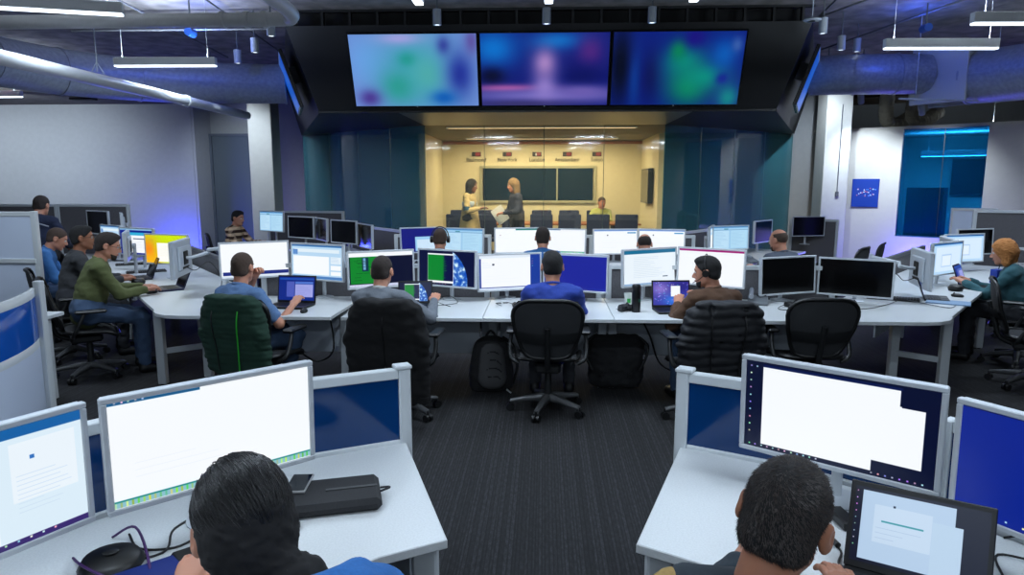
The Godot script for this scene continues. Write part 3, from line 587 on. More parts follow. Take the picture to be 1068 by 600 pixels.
	mouse("black mouse beside the bottle desk laptop", V(-1.98, D, 5.55), 0.2)
	solo("notepad", "pale blue notepad on the right wing desk", "notepad", mb().box(Vector3(0, 0.006, 0), Vector3(0.34, 0.012, 0.22), 0.002), mat("notepad blue", Color(0.45, 0.56, 0.68), 0.6), V(3.62, D, 6.25), -0.55)
	var bl := thing("pen_cup", "blue pencil box with a pen on the right wing desk", "pen holder", V(4.85, D, 7.55), 0.4)
	part("box", mb().box(Vector3(0, 0.075, 0), Vector3(0.11, 0.15, 0.08), 0.006), mat("box blue", Color(0.03, 0.18, 0.55), 0.5), bl)
	part("pen", mb().cyl(Vector3(0.01, 0.10, 0), Vector3(0.025, 0.24, 0.01), 0.005, -1.0, 8), mat("dark plastic", Color(0.045, 0.047, 0.05), 0.45), bl)
	for p in [[4.10, 6.98, "black puck speaker behind the right corner monitor"], [-4.28, 7.05, "black puck speaker below the yellow picture monitor"]]:
		solo("puck_speaker", p[2], "speaker", mb().lathe([Vector2(0, 0), Vector2(0.06, 0), Vector2(0.07, 0.03), Vector2(0.05, 0.06), Vector2(0, 0.065)], 18), mat("dark plastic", Color(0.045, 0.047, 0.05), 0.45), V(p[0], D, p[1]))
	cable("black cable looping behind the first blank monitor", [V(2.12, D + 0.03, 6.0), V(2.0, D + 0.005, 5.85), V(2.3, D + 0.005, 5.8), V(2.5, D + 0.005, 6.1)])
	cable("black cable looping under the right corner monitor", [V(2.5, D + 0.005, 6.2), V(2.7, D + 0.005, 5.9), V(3.0, D + 0.005, 6.1), V(3.2, D + 0.01, 6.3)])
	cable("grey cable trailing over the right corner desk", [V(3.25, D + 0.02, 6.4), V(3.45, D + 0.005, 6.0), V(3.6, D + 0.005, 6.1)], 0.004, mat("cable grey", Color(0.35, 0.36, 0.38), 0.5))
	cable("black cable beside the planet picture laptop", [V(-0.93, D + 0.02, 5.8), V(-0.75, D + 0.02, 5.95), V(-0.85, D + 0.06, 6.1), V(-0.95, D + 0.005, 6.1), V(-0.8, D + 0.005, 5.85)])
	cable("black cable hanging below the desk of the man in blue tee", [V(-1.95, 0.66, 6.1), V(-1.9, 0.3, 6.05), V(-2.0, 0.22, 5.9), V(-2.15, 0.3, 5.9)], 0.008)
	cable("black cable hanging below the desk of the man in brown", [V(0.85, 0.66, 6.1), V(0.95, 0.45, 6.05), V(1.05, 0.2, 6.0), V(1.3, 0.1, 6.0)], 0.008)
	cable("black cable hanging by the empty chair", [V(2.0, 0.66, 6.1), V(1.95, 0.42, 6.05), V(1.75, 0.25, 6.0)], 0.008)
	# near left desk
	var sl := thing("laptop_sleeve", "black padded laptop sleeve under the smartphone", "laptop sleeve", V(-0.73, D, 2.16), 0.30)
	part("shell", mb().box(Vector3(0, 0.022, 0), Vector3(0.37, 0.044, 0.22), 0.016), fabric("sleeve black", Color(0.022, 0.023, 0.026), 150.0), sl)
	part("band", mb().box(Vector3(0.09, 0.0455, 0.0), Vector3(0.17, 0.003, 0.014)), mat("sleeve band", Color(0.20, 0.205, 0.21), 0.6), sl)
	part("zip_pull", mb().tube(spline([Vector3(0.185, 0.03, 0.02), Vector3(0.215, 0.03, 0.0), Vector3(0.215, 0.02, -0.03), Vector3(0.187, 0.02, -0.03)], 4), 0.004, 5), fabric("sleeve black", Color(0.022, 0.023, 0.026), 150.0), sl)
	var ph := thing("smartphone", "smartphone with a pale rim lying on the black sleeve", "phone", V(-0.83, D + 0.044, 2.20), 0.10)
	part("case", mb().box(Vector3(0, 0.005, 0), Vector3(0.072, 0.009, 0.142), 0.003), mat("phone rim", Color(0.55, 0.55, 0.55), 0.35), ph)
	part("glass", mb().box(Vector3(0, 0.0098, 0), Vector3(0.064, 0.0015, 0.128)), mat("phone glass", Color(0.02, 0.03, 0.06), 0.08), ph)
	var pk := thing("speaker_phone", "round black conference puck under the near mail monitor", "speaker", V(-1.20, D, 1.74))
	part("body", mb().lathe([Vector2(0, 0), Vector2(0.075, 0), Vector2(0.085, 0.015), Vector2(0.07, 0.04), Vector2(0.0, 0.05)], 22), mat("dark plastic", Color(0.045, 0.047, 0.05), 0.45), pk)
	part("button", mb().lathe([Vector2(0, 0.048), Vector2(0.02, 0.048), Vector2(0.02, 0.053), Vector2(0, 0.054)], 14), mat("chair graphite", Color(0.10, 0.105, 0.11), 0.4), pk)
	var kb := thing("docking_station", "long black docking bar under the left near monitor", "dock", V(-0.90, D, 1.88), facing(0.70, -0.72))
	part("body", mb().box(Vector3(0, 0.015, 0), Vector3(0.36, 0.03, 0.07), 0.006), mat("dark plastic", Color(0.045, 0.047, 0.05), 0.45), kb)
	part("port", mb().box(Vector3(0.10, 0.018, 0.036), Vector3(0.05, 0.012, 0.003)), mat("key black", Color(0.02, 0.02, 0.022), 0.5), kb)
	cable("black cable looping from the left near monitor to the docking bar", [V(-0.92, D + 0.02, 1.94), V(-0.98, D + 0.004, 2.05), V(-1.08, D + 0.004, 2.08), V(-1.14, D + 0.004, 1.96), V(-1.10, D + 0.004, 1.82), V(-1.24, D + 0.004, 1.74)], 0.0035)
	cable("black power lead with a ferrite lump on the left near desk", [V(-0.93, D + 0.004, 1.86), V(-1.02, D + 0.004, 1.93), V(-1.08, D + 0.004, 1.85), V(-1.18, D + 0.004, 1.84), V(-1.26, D + 0.004, 1.92)], 0.0035)
	var pur := mat("cable purple", Color(0.24, 0.10, 0.34), 0.5)
	cable("purple network cable curling under the near mail monitor", [V(-1.30, D + 0.004, 1.90), V(-1.20, D + 0.06, 1.86), V(-1.08, D + 0.03, 1.72), V(-1.02, D + 0.004, 1.60), V(-1.08, D + 0.004, 1.52)], 0.004, pur)
	cable("second purple network cable loop on the left near desk", [V(-1.34, D + 0.004, 1.78), V(-1.22, D + 0.05, 1.66), V(-1.08, D + 0.02, 1.62), V(-0.98, D + 0.004, 1.58), V(-1.0, D + 0.004, 1.50)], 0.004, pur)
	for p in [V(-0.985, D + 0.012, 1.985), V(-1.00, D + 0.010, 1.915)]:
		solo("ferrite_core", "black ferrite lump on a cable of the left near desk", "ferrite core", mb().cyl(p - Vector3(0.02, 0, 0.006), p + Vector3(0.02, 0, 0.006), 0.009, -1.0, 12), mat("dark plastic", Color(0.045, 0.047, 0.05), 0.45), Vector3.ZERO, 0, "ferrite lumps")
	# near right desk
	var ch := thing("power_adapter", "black power brick on the right near desk", "power adapter", V(0.955, D, 2.10), 0.1)
	part("brick", mb().box(Vector3(0, 0.015, 0), Vector3(0.05, 0.03, 0.115), 0.005), mat("dark plastic", Color(0.045, 0.047, 0.05), 0.45), ch)
	part("plug_end", mb().cyl(Vector3(0, 0.015, 0.05), Vector3(0, 0.015, 0.075), 0.008, 0.005, 10), mat("key black", Color(0.02, 0.02, 0.022), 0.5), ch)
	cable("black lead from the power brick to the laptop", [V(0.955, D + 0.015, 2.02), V(0.97, D + 0.004, 1.96), V(1.04, D + 0.004, 1.93), V(1.02, D + 0.004, 1.86), V(0.92, D + 0.004, 1.80)], 0.0035)
	cable("black lead looping above the power brick", [V(0.955, D + 0.015, 2.16), V(0.97, D + 0.004, 2.24), V(0.92, D + 0.004, 2.28), V(0.86, D + 0.004, 2.22), V(0.80, D + 0.004, 2.16)], 0.003)
	cable("black lead with a ferrite lump beside the near man's head", [V(0.80, D + 0.004, 2.14), V(0.86, D + 0.004, 2.02), V(0.875, D + 0.004, 1.92), V(0.84, D + 0.004, 1.84), V(0.90, D + 0.004, 1.76)], 0.0035)
	for q in [[1.40, 2.02], [1.45, 1.88], [1.38, 1.80], [1.50, 1.75]]:
		cable("black cable tangle beside the royal blue monitor", [V(q[0], D + 0.004, q[1]), V(q[0] + 0.10, D + 0.05, q[1] - 0.06), V(q[0] + 0.02, D + 0.02, q[1] - 0.16), V(q[0] - 0.08, D + 0.004, q[1] - 0.10), V(q[0] - 0.14, D + 0.004, q[1] - 0.22)], 0.0035)
	solo("ferrite_core", "black ferrite lump on a lead of the right near desk", "ferrite core", mb().cyl(V(0.87, D + 0.01, 1.985), V(0.875, D + 0.01, 1.94), 0.009, -1.0, 12), mat("dark plastic", Color(0.045, 0.047, 0.05), 0.45))
	# bags on the floor
	var nyl := fabric("bag nylon", Color(0.022, 0.022, 0.024), 120.0)
	var bp := thing("backpack", "black backpack with a smooth grey front panel on the floor", "backpack", V(-0.44, 0, 5.78), 0.15)
	part("body", blob([cap(Vector3(-0.05, 0.16, -0.02), Vector3(-0.035, 0.36, -0.03), 0.145, 0.125, 0.05, Vector3(0, 0, 1), 1.25), cap(Vector3(0.05, 0.16, -0.02), Vector3(0.035, 0.36, -0.03), 0.145, 0.125, 0.05, Vector3(0, 0, 1), 1.25), cap(Vector3(-0.13, 0.06, -0.02), Vector3(0.13, 0.06, -0.02), 0.06, 0.06, 0.04), [3, Vector3(0, 0.002, 0), Vector3(0, -1, 0), 0.0, 0.0, 0.005, Vector3.ZERO, 1.0]], 0.012, 0.006), nyl, bp)
	part("front_panel", blob([cap(Vector3(-0.03, 0.15, 0.088), Vector3(-0.02, 0.36, 0.060), 0.095, 0.085, 0.03, Vector3(0, 0.13, 0.99), 3.4), cap(Vector3(0.03, 0.15, 0.088), Vector3(0.02, 0.36, 0.060), 0.095, 0.085, 0.03, Vector3(0, 0.13, 0.99), 3.4)], 0.010), mat("bag grey", Color(0.24, 0.24, 0.245), 0.6), bp)
	part("strap", mb().tube(spline([Vector3(0.10, 0.47, -0.05), Vector3(0.20, 0.38, -0.06), Vector3(0.23, 0.2, -0.06), Vector3(0.19, 0.05, -0.05)], 5), 0.014, 8), nyl, bp)
	part("handle", mb().tube(spline([Vector3(-0.05, 0.47, -0.05), Vector3(0, 0.53, -0.05), Vector3(0.05, 0.47, -0.05)], 5), 0.010, 8), nyl, bp)
	part("reflector", mb().box(Vector3(0.14, 0.03, 0.10), Vector3(0.05, 0.012, 0.01), 0.0, Basis(Vector3.FORWARD, 0.7)), mat("reflector", Color(0.6, 0.62, 0.62), 0.3), bp)
	var bg := thing("rucksack", "black rucksack with hanging straps on the floor under the bottle", "backpack", V(0.64, 0, 5.95), -0.05)
	part("body", blob([cap(Vector3(-0.14, 0.10, 0), Vector3(0.14, 0.10, 0), 0.10, 0.10, 0.05), cap(Vector3(-0.14, 0.24, 0), Vector3(0.14, 0.24, 0), 0.105, 0.105, 0.08), cap(Vector3(-0.15, 0.38, 0), Vector3(0.15, 0.38, 0), 0.10, 0.10, 0.08), cap(Vector3(-0.10, 0.10, 0.07), Vector3(-0.10, 0.26, 0.07), 0.06, 0.06, 0.03), cap(Vector3(0.10, 0.10, 0.07), Vector3(0.10, 0.26, 0.07), 0.06, 0.06, 0.03), cap(Vector3(0.0, 0.10, 0.07), Vector3(0.0, 0.26, 0.07), 0.06, 0.06, 0.04), [3, Vector3(0, 0.002, 0), Vector3(0, -1, 0), 0.0, 0.0, 0.005, Vector3.ZERO, 1.0]], 0.012, 0.014), nyl, bg)
	part("lid", blob([cap(Vector3(-0.15, 0.44, 0.02), Vector3(0.15, 0.44, 0.02), 0.07, 0.07, 0.04, Vector3(0, 1, 0), 1.4)], 0.012, 0.01), nyl, bg)
	for s in [-1.0, 1.0]:
		part("strap", mb().tube(spline([Vector3(s * 0.20, 0.47, 0.05), Vector3(s * 0.27, 0.40, 0.08), Vector3(s * 0.25, 0.28, 0.09), Vector3(s * 0.20, 0.18, 0.10)], 5), 0.012, 8), mat("strap grey", Color(0.06, 0.06, 0.065), 0.6), bg)
		part("buckle", mb().box(Vector3(s * 0.12, 0.16, 0.155), Vector3(0.03, 0.04, 0.012), 0.003), mat("dark plastic", Color(0.045, 0.047, 0.05), 0.45), bg)

# ------------------------------------------------------------------ chairs and what hangs on them
func chairs() -> void:
	make_chair("black mesh task chair under the man in royal blue", V(0.045, 0, 5.30), facing(0.03, 1))
	make_chair("empty black mesh task chair facing the blank monitors", V(2.09, 0, 5.45), facing(0.0, 1))
	make_chair("task chair wearing the green quilted jacket", V(-2.24, 0, 5.30), facing(0.20, 1))
	make_chair("task chair wearing the long black coat", V(-1.10, 0, 5.18), facing(0.08, 1))
	make_chair("task chair wearing the black quilted jacket", V(1.24, 0, 5.18), facing(-0.10, 1))
	make_chair("task chair of the man in green", V(-4.22, 0, 6.10), facing(0.80, 0.60))
	make_chair("task chair of the man in dark grey", V(-4.82, 0, 6.74), facing(0.80, 0.60))
	make_chair("task chair of the man in the bright blue shirt", V(-5.78, 0, 7.50), facing(0.80, 0.60))
	make_chair("task chair of the red-haired woman", V(4.72, 0, 6.92), facing(-0.80, 0.60))
	make_chair("empty task chair turned aside at the right wing", V(4.32, 0, 6.15), facing(0.85, -0.5))
	make_chair("empty task chair behind the red-haired woman", V(5.55, 0, 8.05), facing(-0.8, 0.6))
	make_chair("task chair of the headphones man in the second row", V(-1.19, 0, 7.85), facing(0, 1))
	make_chair("task chair of the man in blue in the second row", V(-0.01, 0, 7.85), facing(0, 1))
	make_chair("task chair of the man with the bald crown", V(1.18, 0, 7.95), facing(0.05, 1))
	make_chair("task chair of the bearded bald man", V(2.72, 0, 7.85), facing(-0.3, 1))
	make_chair("task chair of the man in the striped jumper", V(-5.30, 0, 11.4), facing(0.85, 0.4))
	make_chair("empty task chair turned towards the white column", V(4.0, 0, 9.5), facing(-0.7, 0.6))
	make_chair("second empty task chair by the right column", V(4.5, 0, 10.1), facing(-0.8, 0.5))
	make_chair("empty task chair at the far left cubicle", V(-6.35, 0, 8.9), facing(0.2, 1))
	make_chair("raised task chair of the near woman in navy", V(-0.69, 0, 1.16), facing(-0.75, 0.66)).scale.y = 1.15
	make_chair("task chair of the near man in the dark jacket", V(0.45, 0, 1.22), facing(0.45, 0.89))
	draped_jacket("quilted_jacket", "dark green quilted jacket with bright green zip over a chair", fabric("jacket green", Color(0.005, 0.036, 0.019), 200.0), V(-2.24, -0.03, 5.30), facing(0.20, 1), true, 0.34, mat("zip green", Color(0.12, 0.62, 0.12), 0.5)).scale.x = 0.90
	draped_jacket("long_coat", "long black coat hung over a chair", mat("coat black", Color(0.030, 0.030, 0.034), 0.95), V(-1.10, -0.03, 5.18), facing(0.08, 1), false, 0.19)
	draped_jacket("puffer_jacket", "glossy black quilted jacket hung over a chair", mat("puffer black", Color(0.060, 0.066, 0.085), 0.68), V(1.24, -0.03, 5.18), facing(-0.10, 1), true, 0.34)
	draped_jacket("blue_jacket", "bright blue jacket over the chair of the near woman", fabric("jacket blue", Color(0.02, 0.16, 0.50), 160.0), V(-0.69, 0.17, 1.16), facing(-0.75, 0.66), false, 0.20)

# ------------------------------------------------------------------ people
func people() -> void:
	var light := mat("skin light", Color(0.72, 0.50, 0.40), 0.55)
	var tan := mat("skin tan", Color(0.58, 0.38, 0.28), 0.55)
	var brown := mat("skin brown", Color(0.42, 0.27, 0.20), 0.55)
	for s in [light, tan, brown]:
		s.subsurf_scatter_enabled = true
		s.subsurf_scatter_strength = 0.08
	var hb := fabric("hair black", Color(0.010, 0.009, 0.0095), 140.0, 0.12)
	var hd := fabric("hair dark brown", Color(0.030, 0.020, 0.016), 140.0, 0.12)
	var hm := fabric("hair brown", Color(0.075, 0.046, 0.032), 140.0, 0.12)
	var hr := fabric("hair copper", Color(0.48, 0.19, 0.05), 140.0, 0.12)
	var hg := fabric("hair blond", Color(0.20, 0.13, 0.06), 140.0, 0.12)
	var jean := fabric("denim", Color(0.055, 0.10, 0.19), 120.0)
	var darkp := fabric("dark trousers", Color(0.03, 0.032, 0.04), 120.0)
	var S := func(n: String, c: Color) -> Material: return fabric(n, c, 110.0)
	# front row
	person({"label": "seated man in a blue tee typing on a laptop", "at": V(-2.46, 0, 5.34), "turn": facing(0.70, 0.71), "twist": 28.0, "lean": 8.0, "hip": 0.505, "skin": light, "shirt": S.call("tee blue", Color(0.13, 0.24, 0.46)), "sleeve": "short", "pants": jean, "hair": "crop", "hairmat": hm, "head_turn": 36.0, "head_nod": 4.0, "knees": [0.13, 0.44, 0.30], "left": Vector3(0.135, 1.02, 0.225), "right": Vector3(-0.10, 0.79, 0.44), "hands": ["grip", "typing"], "cell": 0.013})
	person({"label": "seated man in a grey sweater before the green code", "at": V(-1.29, 0, 5.30), "turn": facing(0.08, 1), "lean": 6.0, "hip": 0.49, "skin": light, "shirt": S.call("sweater grey", Color(0.17, 0.19, 0.22)), "collar": S.call("collar white", Color(0.6, 0.6, 0.58)), "pants": darkp, "hair": "crop", "hairmat": hd, "head_turn": -2.0, "right": Vector3(-0.36, 0.82, 0.36), "left": Vector3(0.12, 0.80, 0.42), "cell": 0.013, "girth": 1.05})
	var c := person({"label": "seated man in a royal blue shirt with his back to the aisle", "at": V(0.075, 0, 5.38), "turn": facing(0.02, 1), "lean": 4.0, "hip": 0.525, "skin": light, "shirt": S.call("shirt royal", Color(0.02, 0.055, 0.36)), "pants": darkp, "hair": "short", "hairmat": hb, "head_turn": 3.0, "shoulder": 0.182, "cell": 0.013, "girth": 1.1})
	var d := person({"label": "seated man in a brown sweater wearing a headset", "at": V(1.38, 0, 5.36), "turn": facing(-0.28, 0.96), "lean": 14.0, "hip": 0.50, "skin": light, "shirt": S.call("sweater brown", Color(0.105, 0.050, 0.025)), "pants": jean, "hair": "short+beard", "hairmat": hb, "head_turn": 50.0, "head_nod": 8.0, "left": Vector3(0.16, 0.80, 0.40), "right": Vector3(-0.10, 0.82, 0.42), "knees": [0.15, 0.42, 0.36], "cell": 0.013, "girth": 1.08})
	headset(d)
	# left wing
	var e := person({"label": "seated man in a moss green sweater with goatee and glasses", "at": V(-4.22, 0, 6.12), "turn": facing(0.80, 0.60), "lean": 16.0, "hip": 0.63, "skin": light, "shirt": S.call("sweater green", Color(0.115, 0.135, 0.045)), "pants": jean, "hair": "short+beard", "hairmat": hd, "head_turn": -8.0, "head_nod": 16.0, "left": Vector3(0.14, 0.79, 0.48), "right": Vector3(-0.10, 0.79, 0.48), "cell": 0.013, "girth": 1.12})
	glasses(e)
	var f := person({"label": "seated man in a dark grey pullover with black glasses", "at": V(-4.82, 0, 6.76), "turn": facing(0.80, 0.60), "lean": 11.0, "hip": 0.63, "skin": tan, "shirt": S.call("pullover charcoal", Color(0.045, 0.047, 0.052)), "pants": darkp, "hair": "short", "hairmat": hb, "head_turn": -6.0, "head_nod": 2.0, "cell": 0.015, "girth": 1.05})
	glasses(f)
	person({"label": "seated man in a bright blue shirt bending forward", "at": V(-5.80, 0, 7.50), "turn": facing(0.85, 0.52), "lean": 24.0, "hip": 0.61, "skin": light, "shirt": S.call("shirt bright blue", Color(0.05, 0.19, 0.48)), "pants": jean, "hair": "crop", "hairmat": hm, "head_nod": 24.0, "cell": 0.016})
	var g := person({"label": "man in a navy jacket with pale piping seen from behind", "at": V(-6.15, 0, 8.15), "turn": facing(-0.05, 1), "stand": true, "lean": 6.0, "skin": light, "shirt": S.call("jacket navy", Color(0.012, 0.020, 0.055)), "pants": darkp, "hair": "short", "hairmat": hd, "cell": 0.017, "girth": 1.15, "head_nod": 14.0, "left": Vector3(0.20, 1.0, 0.28), "right": Vector3(-0.20, 1.0, 0.28), "jacket": true, "scale": 0.97})
	part("piping", mb().tube(spline([Vector3(0.20, 1.27, -0.10), Vector3(0.10, 1.31, -0.145), Vector3(0.0, 1.32, -0.15), Vector3(-0.10, 1.31, -0.145), Vector3(-0.20, 1.27, -0.10)], 4), 0.010, 6), mat("piping pale", Color(0.5, 0.52, 0.56), 0.6), g)
	person({"label": "seated man in a brown and cream striped jumper", "at": V(-5.25, 0, 11.4), "turn": facing(0.80, -0.1), "lean": 10.0, "hip": 0.60, "skin": light, "shirt": stripes(), "pants": darkp, "hair": "short", "hairmat": hb, "head_turn": -4.0, "cell": 0.018})
	# second row
	var h1 := person({"label": "man with black headphones in the second row", "at": V(-1.19, 0, 7.80), "turn": facing(0, 1), "skin": light, "shirt": S.call("shirt slate", Color(0.10, 0.12, 0.16)), "pants": darkp, "hair": "crop", "hairmat": hm, "cell": 0.018})
	headset(h1, true)
	person({"label": "man with short dark hair in blue in the second row", "at": V(-0.01, 0, 7.80), "turn": facing(0.03, 1), "skin": light, "shirt": S.call("shirt azure", Color(0.03, 0.16, 0.42)), "pants": darkp, "hair": "short", "hairmat": hd, "cell": 0.018, "hip": 0.56})
	person({"label": "man with a bald crown slumped in the second row", "at": V(1.17, 0, 7.90), "turn": facing(0.05, 1), "skin": light, "shirt": S.call("shirt slate", Color(0.10, 0.12, 0.16)), "pants": darkp, "hair": "fringe", "hairmat": hd, "cell": 0.018, "hip": 0.50, "lean": 16.0, "head_nod": 20.0})
	person({"label": "bearded bald man looking aside in the second row", "at": V(2.70, 0, 7.80), "turn": facing(-0.3, 1), "skin": light, "shirt": S.call("shirt slate", Color(0.10, 0.12, 0.16)), "pants": darkp, "hair": "fringe+beard", "hairmat": hm, "cell": 0.016, "head_turn": 22.0})
	# right wing
	person({"label": "seated woman with copper hair in a teal cardigan", "at": V(4.72, 0, 6.94), "turn": facing(-0.80, 0.60), "lean": 14.0, "hip": 0.52, "skin": light, "shirt": S.call("cardigan teal", Color(0.03, 0.115, 0.14)), "pants": darkp, "hair": "bob", "hairmat": hr, "head_turn": 4.0, "head_nod": 12.0, "shoulder": 0.155, "left": Vector3(0.10, 0.79, 0.48), "right": Vector3(-0.10, 0.79, 0.46), "cell": 0.013, "collar": S.call("collar white", Color(0.6, 0.6, 0.58))})
	# near pair
	var nw := person({"label": "near woman with a dark ponytail in a navy top", "at": V(-0.56, 0, 1.23), "turn": facing(-0.52, 0.85), "lean": 4.0, "hip": 0.50, "head": 1.07, "skin": light, "shirt": S.call("top navy", Color(0.012, 0.016, 0.032)), "pants": darkp, "hair": "ponytail", "hairmat": hb, "head_turn": 8.0, "head_nod": 12.0, "shoulder": 0.150, "cell": 0.010, "left": Vector3(0.12, 0.80, 0.42), "right": Vector3(-0.14, 0.80, 0.40)})
	var nm := person({"label": "near man with cropped hair in a dark jacket", "at": V(0.437, 0, 1.26), "turn": facing(0.45, 0.89), "lean": 4.0, "hip": 0.525, "skin": tan, "shirt": S.call("jacket ink", Color(0.018, 0.030, 0.042)), "pants": darkp, "hair": "crop", "hairmat": hb, "head_turn": -6.0, "head_tip": 9.0, "head_nod": 8.0, "cell": 0.010, "jacket": true, "right": Vector3(-0.15, 0.80, 0.38)})
	var nl: Array = nm.get_meta("arm")[0]
	part("shoulder_patch", blob([cap(nl[0] + Vector3(0.012, 0.0, -0.01), nl[0].lerp(nl[1], 0.45) + Vector3(0.012, 0, -0.01), 0.062, 0.058, 0.02)], 0.008, 0.01), S.call("patch tan", Color(0.40, 0.26, 0.08)), nm)
	strands(nw, true, hb)
	strands(nm, false, hb)
	# meeting room
	var w1 := person({"label": "woman with long dark hair in a patterned cream and blue coat", "at": V(-1.38, MF + 0.0, 12.95), "turn": facing(0.95, -0.3), "stand": true, "lean": 0.0, "skin": brown, "shirt": S.call("coat cream", Color(0.52, 0.42, 0.20)), "pants": darkp, "hair": "long", "hairmat": hb, "shoulder": 0.15, "cell": 0.018, "scale": 0.98, "right": Vector3(-0.12, 1.12, 0.26), "left": Vector3(0.22, 0.85, 0.05)})
	part("coat_skirt", mb().lathe([Vector2(0.235, 0.52), Vector2(0.228, 0.60), Vector2(0.195, 0.80), Vector2(0.165, 1.0), Vector2(0.14, 1.15)], 24), S.call("coat cream", Color(0.52, 0.42, 0.20)), w1)
	part("blue_yoke", blob([cap(Vector3(-0.06, 1.20, 0), Vector3(0.06, 1.20, 0), 0.135, 0.135, 0.04, Vector3.BACK, 1.15), [3, Vector3(0, 1.25, 0), Vector3.UP, 0.0, 0.0, 0.004, Vector3.ZERO, 1.0], [3, Vector3(0, 1.13, 0), Vector3.DOWN, 0.0, 0.0, 0.004, Vector3.ZERO, 1.0]], 0.015), S.call("yoke pale blue", Color(0.42, 0.52, 0.62)), w1)
	part("sleeve_band", mb().cyl(w1.get_meta("arm")[1][0].lerp(w1.get_meta("arm")[1][1], 0.75), w1.get_meta("arm")[1][1], 0.064, 0.060, 16), S.call("band teal", Color(0.02, 0.09, 0.16)), w1)
	person({"label": "woman with fair hair in a dark suit holding a folder", "at": V(-0.50, MF, 12.9), "turn": facing(-0.90, -0.35), "stand": true, "lean": 2.0, "skin": light, "shirt": S.call("suit dark", Color(0.018, 0.026, 0.05)), "pants": darkp, "hair": "long", "hairmat": hg, "shoulder": 0.155, "cell": 0.018, "scale": 1.0, "left": Vector3(0.12, 1.04, 0.30), "right": Vector3(-0.12, 1.02, 0.30), "collar": S.call("collar white", Color(0.6, 0.6, 0.58)), "hands": ["grip", "grip"], "jacket": true})
	solo("folder", "white paper folder held by the fair-haired woman", "folder", mb().box(Vector3(0, 0.10, 0), Vector3(0.24, 0.31, 0.008), 0.002, Basis(Vector3.BACK, 0.6)), mat("paper white", Color(0.75, 0.78, 0.78), 0.6), V(-0.80, MF + 0.90, 12.78), 0.4)
	person({"label": "man in a yellow-green shirt seated at the wooden table", "at": V(1.28, MF, 15.50), "turn": facing(-0.2, -1), "skin": light, "shirt": S.call("shirt lime", Color(0.48, 0.55, 0.16)), "pants": darkp, "hair": "crop", "hairmat": hm, "cell": 0.020, "head_turn": 30.0, "lean": 6.0})

func stripes() -> StandardMaterial3D:
	var m := mat("jumper striped", Color(1, 1, 1), 0.9)
	var im := Image.create(8, 128, false, Image.FORMAT_RGB8)
	for y in 128:
		im.fill_rect(Rect2i(0, y, 8, 1), Color(0.86, 0.74, 0.60) if (y / 16) % 2 == 0 else Color(0.22, 0.13, 0.09))
	m.albedo_texture = ImageTexture.create_from_image(im)
	m.uv1_triplanar = true
	m.uv1_scale = Vector3.ONE * 2.6
	return m

